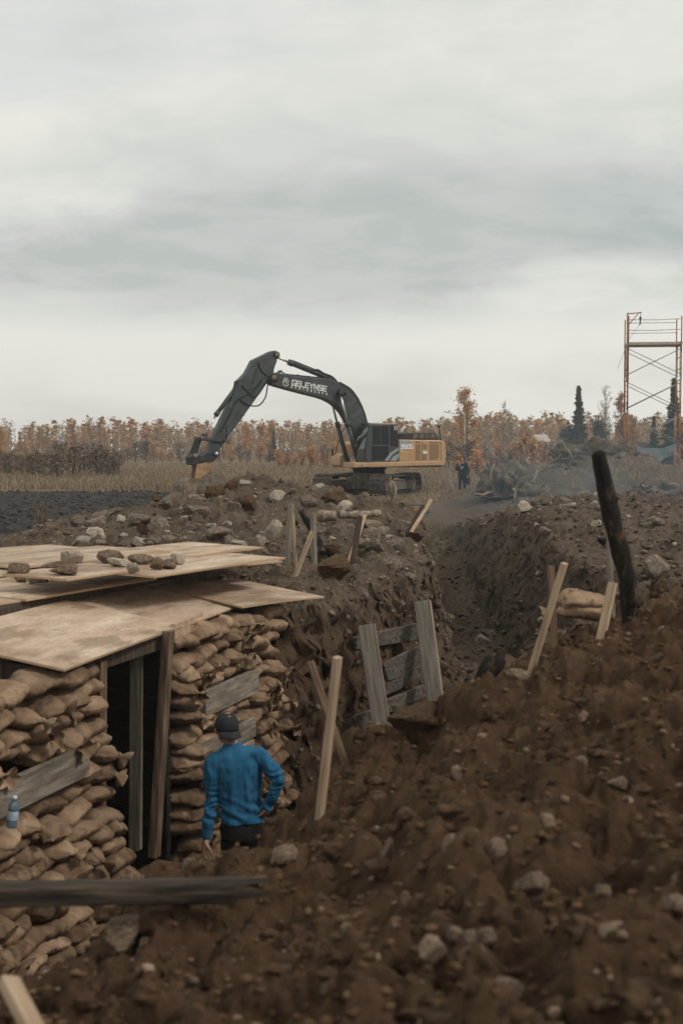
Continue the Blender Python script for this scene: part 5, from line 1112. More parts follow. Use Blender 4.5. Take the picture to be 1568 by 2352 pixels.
def leaves(r, tips, n, size, jit, drop=0.0):
    rs = np.random.RandomState(r.randint(0, 99999)); T = np.array([t_[:] for t_ in tips]); c = T[rs.randint(len(T), size=n)] + rs.randn(n, 3)*jit
    a = rs.randn(n, 3); a /= np.linalg.norm(a, axis=1)[:, None]; b_ = np.cross(a, rs.randn(n, 3)); b_ /= np.linalg.norm(b_, axis=1)[:, None]; s = size*rs.uniform(.5, 1.25, n)[:, None]
    V_ = np.stack([c-a*s*.5, c+b_*s*.38, c+a*s*.5, c-b_*s*.38], 1).reshape(-1, 3); return npmesh('crown', V_, np.arange(4*n).reshape(-1, 4))
def conifer(r, h, wd, tiers, per):
    mb = MB(); mb.tube([(0,0,-.15),(0,0,h*.5),(0,0,h)], [h*.018, h*.011, .01], 6); rs = np.random.RandomState(r.randint(0, 9999)); VV = []
    for i in range(tiers):
        f = i/(tiers-1); z = h*(.10+.88*f); R_ = wd*(1-f)**1.05*rs.uniform(.62, 1.2)+.05; nb = max(5, int(per*(1-f*.6)))
        for b_ in range(nb):
            a = rs.uniform(0, 6.283); L_ = R_*rs.uniform(.6, 1.15); dr = rs.uniform(.15, .45)
            m_ = max(4, int(L_/.14))
            for k in range(m_):
                t_ = (k+.5)/m_; cx_, cy_, cz_ = math.cos(a)*L_*t_, math.sin(a)*L_*t_, z - L_*t_*dr + .15*L_*t_*t_
                for q_ in range(3):
                    s = .22+.22*(1-t_)*rs.uniform(.5, 1.2); d = rs.randn(3); d[2] -= .5; d /= np.linalg.norm(d); e = np.cross(d, rs.randn(3)); e /= np.linalg.norm(e)+1e-6; c = np.array([cx_, cy_, cz_])
                    VV += [c-e*s*.35, c+d*s*1.1, c+e*s*.35]
    V_ = np.array(VV); me = npmesh('crown', V_, np.arange(len(V_)).reshape(-1, 3)); return mb, me
rt = random.Random(77); KIND = {}
def reg(kind, mb, crown, tm, cm):
    tme = mb.mesh('trunk', [tm]); 
    if crown is not None: crown.materials.append(cm)
    KIND.setdefault(kind, []).append((tme, crown))
for s in range(4):
    mb, tp = grow(rt, 6.5, .075, 20, 4, 1, .17, .22, 1.3); reg('rust', mb, leaves(rt, tp, 620, .26, .16), M['trunk_grey'], M['leaf_rust'])
    mb, tp = grow(rt, 6.3, .075, 20, 4, 1, .17, .22, 1.3); reg('tan', mb, leaves(rt, tp, 420, .25, .16), M['trunk_grey'], M['leaf_tan'])
    mb, tp = grow(rt, 6.6, .08, 24, 5, 2, .19, .2, 1.2); reg('bare', mb, leaves(rt, tp, 60, .18, .1), M['trunk_grey'], M['leaf_tan'])
    mb, tp = grow(rt, 2.6, .05, 16, 5, 2, .42, .03, .9, .1); reg('shrub', mb, leaves(rt, tp, 420, .17, .14), M['trunk_dark'], M['leaf_brown'])
    mb, tp = grow(rt, 2.4, .05, 16, 5, 1, .42, .03, .9, .1); reg('rust_shrub', mb, leaves(rt, tp, 700, .18, .15), M['trunk_dark'], M['leaf_rust'])
    mb, tp = grow(rt, 3.4, .06, 18, 5, 1, .34, .02, .8, .05); reg('dark_shrub', mb, leaves(rt, tp, 1000, .22, .2), M['trunk_dark'], M['leaf_dark'])
for s in range(2):
    mb, c = conifer(rt, 9.5, 2.2, 34, 17); reg('conifer', mb, c, M['trunk_dark'], M['needle'])
    mb, tp = grow(rt, 9.0, .16, 26, 7, 3, .30, .2, .9); reg('maple', mb, leaves(rt, tp, 2600, .24, .22), M['trunk_dark'], M['leaf_rust'])
    mb, tp = grow(rt, 9.5, .14, 26, 7, 3, .24, .22, 1.1); reg('tallbare', mb, leaves(rt, tp, 150, .2, .12), M['trunk_grey'], M['leaf_tan'])
    mb, tp = grow(rt, 9.5, .13, 24, 6, 2, .17, .12, .7); reg('larch', mb, leaves(rt, tp, 2200, .24, .2), M['trunk_dark'], M['leaf_rust'])
def plant(kind, name, x, Y, top, label, cat, group=None, wfac=1.0, seed=0):
    """x: picture column of the foot, Y: distance, top: picture row of the top"""
    rr_ = random.Random(seed*7+int(x)); tme, crown = KIND[kind][rr_.randrange(len(KIND[kind]))]
    p = PY(x, 1030, Y); zt = PY(x, top, Y)[2]; z0 = float(terrain(np.array([p[0]]), np.array([p[1]]), False)[0]); hh = {'rust':6.5,'tan':6.3,'bare':6.6,'shrub':2.7,'rust_shrub':2.5,'dark_shrub':3.4,'conifer':9.5,'maple':9.0,'tallbare':9.5,'larch':9.5}[kind]
    s = max(.25, (zt-z0)/hh); o = empty(name, (p[0], p[1], z0), rr_.uniform(0, 6.28), label, cat, group); o.scale = (s*wfac, s*wfac, s)
    obj('trunk', tme, o)
    if crown is not None: obj('crown', crown, o)
    return o
# marked trees
HERO = [('maple','maple_tree',1075,140,903,'big rust-leaved tree right of the excavator, behind the utility pole'),('conifer','conifer_tree',1327,150,886,'tall dark conifer standing alone, left of the scaffold tower'),('tallbare','bare_tree',1390,155,888,'tall bare tree between the lone conifer and the scaffold tower'),
 ('larch','larch_tree',1425,145,905,'narrow rust-coloured tree seen beside the left leg of the scaffold'),('conifer','conifer_tree',1545,140,868,'large dark conifer behind the right leg of the scaffold'),('tallbare','bare_tree',1155,150,925,'bare tree right of the big rust-leaved one'),('conifer','conifer_tree',1500,150,955,'lower dark conifer left of the large one behind the scaffold'),
 ('maple','maple_tree',1450,150,965,'low rust-leaved tree inside the scaffold opening'),('rust','aspen_tree',6,130,985,'rust-leaved young tree at the very left edge'),('bare','bare_tree',205,170,958,'tallest bare tree on the left, with spreading twigs'),('tan','aspen_tree',48,150,1005,'small tan-leaved tree second from the left edge'),
 ('conifer','conifer_tree',628,190,988,'dark rounded evergreen below the excavator boom'),('rust','aspen_tree',565,185,975,'dense rust-leaved tree left of the evergreen below the boom'),('bare','bare_tree',680,190,968,'bare tree right of the evergreen below the boom'),('tallbare','bare_tree',1385,165,935,'lower bare tree behind the tall one left of the scaffold'),
 ('maple','maple_tree',1200,165,985,'low rust-leaved tree behind the second utility pole'),('larch','larch_tree',1345,160,975,'rust-coloured tree just right of the lone conifer'),('dark_shrub','evergreen_shrub',1372,150,972,'broad dark evergreen mass left of the scaffold'),('dark_shrub','evergreen_shrub',1300,150,985,'dark evergreen bush at the foot of the lone conifer'),('rust','aspen_tree',475,150,968,'rust-leaved tree crown showing above the bucket cylinder')]
for i, (k, nm, x, Y, top, lb) in enumerate(HERO): plant(k, nm, x, Y, top, lb, 'tree' if 'shrub' not in nm else 'shrub', seed=i, wfac=1.0)
rw = random.Random(9); zones = ['at the far left','on the left','left of the excavator bucket','behind the excavator boom','behind the excavator cab','right of the excavator','right of the standing person','left of the scaffold tower']
def zone(x): return zones[0 if x < 150 else 1 if x < 320 else 2 if x < 480 else 3 if x < 800 else 4 if x < 1020 else 5 if x < 1130 else 6 if x < 1290 else 7]
x = -70; cnt = {}
KN = {'rust':('aspen_tree','rust-leaved tree from the left in the wood'),'tan':('aspen_tree','tan-leaved tree from the left in the wood'),'bare':('bare_tree','bare grey tree from the left in the wood')}
while x < 1640:
    k = rw.choice(['rust','tan','bare','bare','tan','rust','bare']) if x < 1020 else rw.choice(['tan','bare','tan','rust'])
    top = (rw.uniform(980, 1008) - (12 if rw.random() < .18 else 0)) if x < 1000 else rw.uniform(966, 992)
    nm, lb = KN[k]; cnt[(k, zone(x))] = cnt.get((k, zone(x)), 0)+1; plant(k, nm, x, rw.uniform(185, 215), top, f'{ordinal(cnt[(k, zone(x))])} {lb} {zone(x)}', 'tree', f'trees along the edge of the wood, {zone(x)}', seed=int(x*3), wfac=rw.uniform(.85, 1.2)); x += rw.uniform(6.5, 12)
x = -60
while x < 1640:                                                     # understory
    k = rw.choice(['shrub','shrub','dark_shrub','shrub','rust_shrub']); nm = {'shrub':'brown_shrub','dark_shrub':'evergreen_shrub','rust_shrub':'rust_shrub'}[k]; cw = {'shrub':'brown leafless bush','dark_shrub':'dark green bush','rust_shrub':'rust-leaved bush'}[k]
    cnt[(k, zone(x))] = cnt.get((k, zone(x)), 0)+1
    plant(k, nm, x, rw.uniform(168, 186), rw.uniform(1016, 1036), f'{ordinal(cnt[(k, zone(x))])} {cw} under the wood {zone(x)}', 'shrub', f'bushes at the foot of the wood, {zone(x)}', seed=int(x), wfac=rw.uniform(1.2, 1.8)); x += rw.uniform(16, 30)
for i in range(24):                                                 # thicket nearer on the left
    x = -30 + 13.2*i; plant('shrub', 'brown_shrub', x, rw.uniform(84, 104), 1022 + 22*abs(x-170)/150 + rw.uniform(-6, 14), f'brown bush of the thicket in the field on the left, {ordinal(i+1)} from the left', 'shrub', 'brown thicket in the field on the left', seed=i, wfac=1.6)
for i in range(7): plant('rust_shrub', 'rust_shrub', 640+18*i, rw.uniform(125, 140), rw.uniform(1034, 1046), f'rust-leaved bush of the low clump below the boom, {ordinal(i+1)} from the left', 'shrub', 'rust clump below the boom', seed=i, wfac=1.3)
for i in range(26): 
    x = 1030 + 16*i; k = ['shrub','rust_shrub','shrub'][i % 3]; plant(k, 'brown_shrub' if k == 'shrub' else 'rust_shrub', x, rw.uniform(75, 120), rw.uniform(1015, 1050), f"{'brown' if k == 'shrub' else 'rust-leaved'} bush of the scrub between the person and the scaffold, {['','','','','','','','','','','','','','','','','','','','','','','','','',''][i] or (ordinal(i+1) if i < 25 else 'last')} from the left", 'shrub', 'scrub between the person and the scaffold', seed=i, wfac=1.3)
for i, x in enumerate((1195, 1222, 1243)): plant('rust_shrub', 'sapling', x, 62+i, 1008+6*i, f'leafy rust sapling behind the root pile, {ordinal(i+1)} of three from the left', 'sapling', seed=i, wfac=.7)
for i, x in enumerate((90, 100)): plant('shrub', 'dry_weed', x, 27+i, 1158+16*i, ['tall dry weed on the ploughed edge at left','shorter dry weed beside the tall one at left'][i], 'weed', seed=i, wfac=.55)
# the depth of the wood behind
VV, FF, MI = [], [], []; off = 0; rs_ = np.random.RandomState(3)
src = []
for k, mi_ in (('rust', 1), ('tan', 2), ('bare', 2)):
    for tme, cr in KIND[k][:2]:
        for me, m_ in ((tme, 0), (cr, mi_)):
            pass
        tv = np.empty(len(cr.vertices)*3, np.float32); cr.vertices.foreach_get('co', tv); src.append((tv.reshape(-1, 4, 3), mi_, tme))
for i in range(640):
    quads, mi_, tme = src[rs_.randint(len(src))]; Y = rs_.uniform(215, 300); x = rs_.uniform(-.36, .36)*Y; s = rs_.uniform(.75, 1.22)*(1.15 if x > 20 else 1); sub = quads[rs_.randint(0, len(quads), 190 if mi_ == 1 else 130)]
    a = rs_.uniform(0, 6.28); c, s_ = math.cos(a), math.sin(a); p = sub.reshape(-1, 3)*s*np.array([1.7, 1.7, 1]); cen_ = p.reshape(-1, 4, 3).mean(1, keepdims=True); p = (cen_ + (p.reshape(-1, 4, 3)-cen_)*1.7).reshape(-1, 3); p = np.stack([p[:, 0]*c-p[:, 1]*s_, p[:, 0]*s_+p[:, 1]*c, p[:, 2]], -1) + np.array([x, Y, 0]); n = len(p)//4
    VV.append(p); FF.append(np.arange(4*n).reshape(-1, 4)+off); MI.append(np.full(n, mi_)); off += 4*n
    w_ = .07*s; hh = 6.3*s; t_ = np.array([(-w_,0,0),(w_,0,0),(.01,0,hh),(-.01,0,hh),(0,-w_,0),(0,w_,0),(0,.01,hh),(0,-.01,hh)]) + np.array([x, Y, -.2]); VV.append(t_); FF.append(np.array([(0,1,2,3),(4,5,6,7)])+off); MI.append(np.zeros(2)); off += 8
    for b_ in range(9):
        z = hh*rs_.uniform(.3, .9); a = rs_.uniform(0, 6.28); l_ = hh*.16; e = np.array([math.cos(a)*l_, math.sin(a)*l_, l_*1.3]); b0 = np.array([x, Y, z]); VV.append(np.array([b0-[0,0,.03], b0+[0,0,.03], b0+e+[0,0,.01], b0+e-[0,0,.01]])); FF.append(np.array([(0,1,2,3)])+off); MI.append(np.zeros(1)); off += 4
nf = 16000; Yf = rs_.uniform(205, 260, nf); c = np.stack([rs_.uniform(-.36, .36, nf)*Yf, Yf, rs_.rand(nf)**1.4*3.4], -1); a_ = rs_.randn(nf, 3); b_ = rs_.randn(nf, 3); sz = rs_.uniform(.12, .34, nf)[:, None]
a_ = a_/np.linalg.norm(a_, axis=1)[:, None]*sz; b_ = b_/np.linalg.norm(b_, axis=1)[:, None]*sz
VV.append(np.stack([c-a_, c-b_*.5, c+a_, c+b_*.5], 1).reshape(-1, 3)); FF.append(np.arange(4*nf).reshape(-1, 4)+off); MI.append(rs_.choice([3, 3, 2, 1], nf)); off += 4*nf
me = npmesh('distant_wood', np.concatenate(VV), np.concatenate(FF), mi=np.concatenate(MI))
for m_ in ('trunk_grey', 'leaf_rust', 'leaf_tan', 'leaf_brown'): me.materials.append(M[m_])
obj('distant_wood', me, label='grey and rust mass of the wood behind the first trees', cat='wood', kind='stuff')
# ------------------------------------------------------------------ dry grass
M['straw1'] = mat('straw_pale', [(0.34,0.255,0.16),(0.46,0.355,0.235)], .4, 4, 0.95, 0); M['straw2'] = mat('straw_brown', [(0.15,0.10,0.06),(0.23,0.16,0.095)], .4, 4, 0.95, 0); M['straw3'] = mat('straw_grey', [(0.19,0.155,0.115),(0.28,0.225,0.165)], .4, 4, 0.95, 0)
def grassfield(name, n, fn, h0, h1, wd, blades, label, seed):
    r = np.random.RandomState(seed); P, keep = fn(r, n); P = P[keep]; n = len(P); Z = terrain(P[:, 0], P[:, 1], False); hs_ = r.uniform(h0, h1, n)*(1+.45*fbm(P[:, 0]*.3, P[:, 1]*.3, 2., 2))
    VV = []; mi_ = []
    for b_ in range(blades):
        a = r.uniform(0, 2*PI, n); c = np.stack([P[:, 0]+r.randn(n)*.10, P[:, 1]+r.randn(n)*.10, Z-.02], -1); d = np.stack([np.cos(a), np.sin(a), 0*a], -1); w_ = (wd*r.uniform(.6, 1.3, n))[:, None]; ln = np.stack([r.randn(n)*.22, r.randn(n)*.22, np.ones(n)], -1)*(hs_*r.uniform(.55, 1.1, n))[:, None]
        side = np.stack([np.ones(n), r.randn(n)*.3, 0*a], -1)
        VV.append(np.stack([c-side*w_*.5, c+side*w_*.5, c+ln+side*w_*.22, c+ln-side*w_*.22], 1)); mi_.append(r.choice([0, 1, 1, 2], n))
    V_ = np.concatenate(VV).reshape(-1, 3); me = npmesh(name, V_, np.arange(len(V_)).reshape(-1, 4), mi=np.concatenate(mi_))
    for m_ in ('straw1', 'straw2', 'straw3'): me.materials.append(M[m_])
    return obj(name, me, label=label, cat='grass', kind='stuff')
def far_grass(r, n):
    Y = 52 + 118*r.rand(n)**1.25; X = r.uniform(-.34, .34, n)*Y; hp_ = (X > 4) & (Y < 52); pl = hp_ | ((X < -3.2-.04*(Y-40)) & (Y < 62+1.5*np.sin(X*.7))); nearx = (X > 4) & (Y < 60) & (X < 5); trk = (np.hypot(X-EC[0], Y-EC[1]) < 3.6) | ((np.abs(X-PY(1061,1123,60)[0]) < 1.3) & (Y > 54) & (Y < 60.2))
    return np.stack([X, Y], -1), ~(pl | trk)
grassfield('tall_dry_grass', 30000, far_grass, .16, .46, .035, 5, 'tall dry grass and weeds covering the field', 61)
def mid_grass(r, n):
    Y = 33 + 25*r.rand(n); X = -3.5 + 13*r.rand(n); k = (X < 4.2 + .10*(Y-33) + .5*np.sin(Y*1.3)) & ((Y > 39) | (X < 1.0)) & (Y > 35) & (X > -2.5-.03*(Y-40)) & (np.hypot(X-EC[0], Y-EC[1]) > 2.0)
    return np.stack([X, Y], -1), k
grassfield('short_dry_grass', 16000, mid_grass, .08, .22, .022, 4, 'trampled straw-coloured grass before the excavator', 62)
def scrub_grass(r, n):
    Y = 36 + 26*r.rand(n); X = 4.6 + .1*(Y-36) + 13*r.rand(n); k = fbm(X*.5, Y*.5, 3., 3) > .06
    return np.stack([X, Y], -1), k
grassfield('rough_grass', 3500, scrub_grass, .08, .24, .02, 4, 'rough dry grass among the root piles', 63)
# ------------------------------------------------------------------ utility poles and the far house
for i, (x, Y, top, lb) in enumerate(((1066, 118, 948, 'grey utility pole right of the excavator, before the rust tree'), (1187, 130, 958, 'grey utility pole midway between the excavator and the lone conifer'), (1549, 110, 955, 'pale pole seen between the scaffold legs at the right'), (250, 150, 1004, 'short pale post in the trees on the left'), (507, 140, 1012, 'thin pale post behind the excavator stick'))):
    p = PY(x, 1030, Y); zt = PY(x, top, Y)[2]; o = empty('utility_pole', (p[0], p[1], 0), 0, lb, 'pole'); mb = MB(); mb.tube([(0,0,-.3),(0,0,zt*.5),(0,0,zt)], [.13,.12,.10] if i < 3 else [.07]*3, 8); mb.build('shaft', M['trunk_grey'], o)
    if i < 3: mb = MB(); mb.box((0,0,zt-.35), (1.0,.08,.10)); mb.build('crossarm', M['trunk_grey'], o) if i == 9 else None
hs = PY(1240, 1030, 185); ho = empty('house', (hs[0], hs[1], 0.9), .35, 'small far house with a pale roof among the trees', 'house')
M['house_wall'] = mat('house_wall', [(0.42,0.36,0.29),(0.5,0.44,0.36)], 2, 3, 0.9, 0); M['house_roof'] = mat('house_roof', [(0.36,0.32,0.27),(0.46,0.41,0.35)], 2, 3, 0.9, 0)
ho.scale = (.68,.68,.9); mb = MB(); mb.box((0,0,1.2), (3.0,2.6,2.6)); mb.build('wall', M['house_wall'], ho)
mb = MB(); mb.prism([(-1.6,2.45),(1.6,2.45),(1.6,2.6),(0,3.75),(-1.6,2.6)], lambda a, b_, l: (l, a, b_), 1.7, -1.7); rf = mb.build('roof', M['house_roof'], ho)
mb = MB(); mb.box((1.0,.4,3.7), (.4,.4,.9)); mb.build('chimney', M['house_wall'], rf)
for xx in (-.8, .7): mb = MB(); mb.box((xx,-1.31,1.7), (.5,.05,.6)); mb.build('window', M['ex_glass'], ho)
# ------------------------------------------------------------------ scaffold tower
SY = 55.0; s0_ = PY(1440, 1030, SY); s1_ = PY(1558, 1030, SY); span = s1_[0]-s0_[0]
M['rust_steel'] = mat('rusty_scaffold_paint', [(0.20,0.085,0.035),(0.32,0.14,0.06),(0.40,0.20,0.09)], 5, 5, 0.75, 0.2, 20); M['galv'] = mat('galvanised_steel', [(0.20,0.21,0.21),(0.32,0.33,0.33)], 6, 4, 0.5, 0.1); M['deck_alu'] = mat('scaffold_deck', [(0.34,0.31,0.27),(0.46,0.42,0.36)], 6, 4, 0.6, 0.1)
sc_o = empty('scaffold_tower', (s0_[0], SY, .75), math.radians(-7), 'rusty orange scaffold tower with a hoist arm at the right edge', 'scaffold')
zof = lambda y: PY(1440, y, SY)[2]-.75
ztop = zof(790); TI = ztop/4
def sct(name, pts, r, m, par=sc_o, n=8): mb = MB(); mb.tube(pts, r, n); return mb.build(name, m, par)
DP = 1.5
for side, xx in (('l', 0.0), ('r', span)):
    for k in range(4):
        z = TI*k; mb = MB(); a = .024
        for yy in (0, DP): mb.tube([(xx,yy,z),(xx,yy,z+TI)], a, 8)
        for h in (.28, .62, .96): mb.tube([(xx,0,z+TI*h),(xx,DP,z+TI*h)], a*.85, 6)
        mb.tube([(xx,.35,z+.05),(xx,.35,z+TI*.96)], a*.8, 6); mb.tube([(xx,DP-.35,z+.05),(xx,DP-.35,z+TI*.96)], a*.8, 6)
        for h in (.15, .45, .8): mb.tube([(xx,0,z+TI*h),(xx,.35,z+TI*h)], a*.7, 6)
        f_ = mb.build('frame', M['rust_steel'], sc_o)
        mb = MB(); mb.lathe([(.034,-.05),(.034,.05)], (xx,0,z+TI), n=10); mb.lathe([(.034,-.05),(.034,.05)], (xx,DP,z+TI), n=10); mb.build('coupler', M['galv'], f_)
for k in range(4):
    z = TI*k
    for yy in (0, DP):
        sct('cross_brace', [(.02,yy+.03,z+TI*.12),(span-.02,yy+.03,z+TI*.86)], .016, M['galv']); sct('cross_brace', [(.02,yy+.06,z+TI*.86),(span-.02,yy+.06,z+TI*.12)], .016, M['galv'])
for yy in (.25, .75, 1.25): mb = MB(); mb.box((span/2,yy,ztop+.03), (span+.1,.46,.12)); mb.build('deck_plank', M['deck_alu'], sc_o)
zr1, zr2 = zof(758), zof(734); zt2 = zof(726)
for xx in (0.0, span):
    for yy in (0, DP): sct('guard_post', [(xx,yy,ztop-.4),(xx,yy,zt2)], .028, M['rust_steel'])
for zz_ in (zr1, zr2):
    sct('guard_rail', [(0,0,zz_),(span/2,0,zz_-.02),(span,0,zz_+.02)], .014, M['galv']); sct('guard_rail', [(0,DP,zz_),(span,DP,zz_)], .014, M['galv'])
za = zof(718); sct('hoist_post', [(-.06,-.05,ztop-1.7),(-.06,-.05,za)], .035, M['rust_steel']); sct('hoist_arm', [(-.06,-.05,za-.05),(.55,-.05,za)], .025, M['rust_steel']); sct('hoist_strut', [(-.02,-.05,za-.55),(.42,-.05,za-.03)], .02, M['rust_steel'])
mb = MB(); mb.tube([(.5,-.05,za-.02),(.5,-.05,za-.2)], .012, 6); mb.lathe([(.0,-.03),(.06,-.03),(.06,.03),(.0,.03)], (.5,-.05,za-.25), (0,1,0), 14); mb.tube([(.5,-.05,za-.3),(.49,-.05,za-.5),(.46,-.05,za-.58)], [.03,.03,.012], 8); mb.build('pulley', M['ex_dark'], sc_o)
sct('hoist_rope', [(.49,-.05,za-.5),(0.0,-.1,ztop+.2),(-.5,-.4,ztop-1.1)], .008, M['galv'])
for xx in (0, span):
    for yy in (0, DP): mb = MB(); mb.box((xx,yy,-.02), (.16,.16,.02)); mb.build('base_plate', M['rust_steel'], sc_o)
sct('outrigger', [(span,0,1.6),(span+.9,-.2,.05)], .025, M['rust_steel']); sct('outrigger', [(span,DP,1.3),(span+.8,DP,.05)], .025, M['galv'])
# tarpaulin slung beside the tower
M['tarp'] = mat('dark_tarpaulin', [(0.030,0.042,0.044),(0.05,0.066,0.068),(0.08,0.10,0.10)], 3, 5, 0.55, 0.3, 9)
c00, c10, c11, c01 = [np.array(PY(*a)) for a in ((1456,1022,50),(1560,1016,53),(1500,1072,49.5),(1462,1060,48.5))]
nu = 16; VV = []
for i in range(nu+1):
    for j in range(nu+1):
        u_, v_ = i/nu, j/nu; p = c00*(1-u_)*(1-v_) + c10*u_*(1-v_) + c11*u_*v_ + c01*(1-u_)*v_; p = p + np.array([0, -.3*math.sin(PI*v_), -.22*math.sin(PI*u_)*(1-v_) - .1*math.sin(PI*v_)*math.sin(PI*u_)]) + .07*np.array([0, pn(u_*5, v_*4, .5), pn(u_*5, v_*4, 2.5)]); VV.append(p)
FF = [(i*(nu+1)+j, (i+1)*(nu+1)+j, (i+1)*(nu+1)+j+1, i*(nu+1)+j+1) for i in range(nu) for j in range(nu)]
o = obj('tarpaulin', npmesh('tarpaulin', VV, FF, True), material=M['tarp'], label='dark tarpaulin slung beside the foot of the scaffold tower', cat='tarpaulin'); o.modifiers.new('thick', 'SOLIDIFY').thickness = .012
# ------------------------------------------------------------------ heaps of torn-up roots
M['root_soil'] = mat('rooty_soil', [(0.075,0.055,0.04),(0.15,0.113,0.081),(0.25,0.193,0.14)], 3, 9, 1.0, 1.0, 9, bdist=.1); M['root_pale'] = mat('pale_root', [(0.22,0.16,0.105),(0.36,0.27,0.18)], 5, 4, 0.9, 0.2)
I4, F4 = ico(5)
def heap(name, x, ybase, Y, wpx, hpx, label, nst, seed, npale=4, straw=.5):
    s = Y/2800.0; p = PY(x, ybase, Y); p[2] = float(terrain(np.array([p[0]]), np.array([p[1]]), False)[0]); W2, H_ = wpx*s/2, PY(x, ybase-hpx*1.04, Y)[2]-p[2]; o = empty(name, tuple(p), 0, label, 'root pile'); r = np.random.RandomState(seed)
    v = I4.copy(); v[:, 2] = np.where(v[:, 2] < 0, v[:, 2]*.25, v[:, 2]); v = v*np.array([W2, W2*.8, H_*.82])
    d = 1 + .55*fbm(I4[:, 0]*1.8+seed, I4[:, 1]*1.6, I4[:, 2]*1.6, 4) + .17*fbm(I4[:, 0]*5+seed, I4[:, 1]*5, I4[:, 2]*5, 4, ridged=True); v = v*d[:, None]
    me = npmesh('soil', v, F4, True); me.materials.append(M['root_soil']); obj('soil', me, o); nst = int(nst*.35)
    def gen(rr_):
        u_ = rr_.randn(3); u_[2] = abs(u_[2]); u_[1] = -abs(u_[1]) if rr_.rand() < .8 else u_[1]; u_ /= np.linalg.norm(u_); b0 = u_*np.array([W2, W2*.8, H_*.82])*.92; dd = u_ + rr_.randn(3)*.7; dd /= np.linalg.norm(dd); L_ = rr_.uniform(.15, .7)*min(1.2, W2); P = [b0]
        for j in range(4): dd = dd + rr_.randn(3)*.35 + np.array([0, 0, -.18]); dd /= np.linalg.norm(dd); P.append(P[-1]+dd*L_/4)
        return P, rr_.uniform(.006, .018)
    st_ = strands('root_tangle', gen, nst, M['straw2'] if straw > .5 else M['root'], None, None, seed); st_.parent = o; st_['kind'] = 'stuff'
    for k in range(npale):
        rr_ = np.random.RandomState(seed*10+k); u_ = rr_.randn(3); u_[2] = abs(u_[2])*.6; u_[1] = -abs(u_[1]); u_ /= np.linalg.norm(u_); P = [u_*np.array([W2, W2*.8, H_*.8])*.85]; dd = u_*.8 + rr_.randn(3)*.5 + [0, 0, .5]
        for j in range(6): dd = dd + rr_.randn(3)*.30; dd /= np.linalg.norm(dd); P.append(P[-1]+dd*.19*min(W2, 1.1))
        mb = MB(); mb.tube([Vector(q_) for q_ in P], [.045,.045,.04,.035,.03,.022,.012], 7); mb.build('root', M['root_pale'], o)
    return o
heap('root_pile', 1168, 1162, 37, 130, 92, 'pile of torn-up roots with pale stumps, right of the standing person', 500, 1, 9, .3)
heap('root_pile', 1225, 1150, 40, 190, 88, 'brown heap of soil and roots behind the root pile', 420, 2, 4, .3)
heap('root_pile', 1370, 1140, 43, 210, 128, 'tall shaggy heap of grass and roots left of the tarpaulin', 1100, 3, 1, .8)
heap('root_pile', 1285, 1140, 41, 170, 70, 'low earth heap between the root pile and the shaggy heap', 300, 4, 2, .3)
heap('root_pile', 1440, 1168, 33, 110, 40, 'small clod heap on the far slope behind the burnt post', 90, 5, 0, .3)
heap('root_pile', 1520, 1155, 36, 150, 55, 'scrubby heap at the right edge below the tarpaulin', 420, 6, 1, .8)
# ================================================================== people
def fuse(name, mb, voxel, smooth=4, wr=None):
    me = mb.mesh(name+'_raw'); o = bpy.data.objects.new(name+'_raw', me); COL.objects.link(o)
    rm = o.modifiers.new('r', 'REMESH'); rm.mode = 'VOXEL'; rm.voxel_size = voxel; rm.use_smooth_shade = True
    if smooth: sm = o.modifiers.new('s', 'SMOOTH'); sm.iterations = smooth; sm.factor = .5
    dg = bpy.context.evaluated_depsgraph_get(); dg.update(); res = bpy.data.meshes.new_from_object(o.evaluated_get(dg)); res.name = name
    bpy.data.objects.remove(o); bpy.data.meshes.remove(me)
    if wr is not None:
        n = len(res.vertices); co = np.empty(n*3, np.float32); no = np.empty(n*3, np.float32); res.vertices.foreach_get('co', co); res.vertices.foreach_get('normal', no); co = co.reshape(-1, 3); no = no.reshape(-1, 3)
        co = co + no*wr(co)[:, None]; res.vertices.foreach_set('co', co.astype(np.float32).ravel()); res.update()
    res.polygons.foreach_set('use_smooth', np.ones(len(res.polygons), bool)); return res
def limb(mb, pts, rad, n=16): 
    P = [Vector(p) for p in pts]; fine, fr_ = [], []
    for i in range(len(P)-1):
        p0, p1, p2, p3 = P[max(i-1, 0)], P[i], P[i+1], P[min(i+2, len(P)-1)]
        for k in range(6):
            t_ = k/6; fine.append(0.5*((2*p1)+(p2-p0)*t_+(2*p0-5*p1+4*p2-p3)*t_*t_+(3*p1-p0-3*p2+p3)*t_**3)); fr_.append(rad[i]*(1-t_)+rad[i+1]*t_)
    fine.append(P[-1]); fr_.append(rad[-1]); mb.tube(fine, fr_, n)
    for p, r in ((fine[0], fr_[0]), (fine[-1], fr_[-1])): ball(mb, p, (r, r, r))
def ball(mb, c, r, n=14, R=None):
    vs_, fs = [], []; c = Vector(c); m = 9
    for i in range(1, m):
        for k in range(n):
            a = PI*i/m; t_ = 2*PI*k/n; v = Vector((r[0]*math.sin(a)*math.cos(t_), r[1]*math.sin(a)*math.sin(t_), r[2]*math.cos(a))); vs_.append(c + (R @ v if R else v))
    vs_ += [c + (R @ Vector((0,0,r[2])) if R else Vector((0,0,r[2]))), c - (R @ Vector((0,0,r[2])) if R else Vector((0,0,r[2])))]; T = len(vs_)-2
    fs = [(i*n+k, (i+1)*n+k, (i+1)*n+(k+1) % n, i*n+(k+1) % n) for i in range(m-2) for k in range(n)] + [(T, k, (k+1) % n) for k in range(n)] + [(T+1, (m-2)*n+(k+1) % n, (m-2)*n+k) for k in range(n)]
    mb.add(vs_, fs, True)
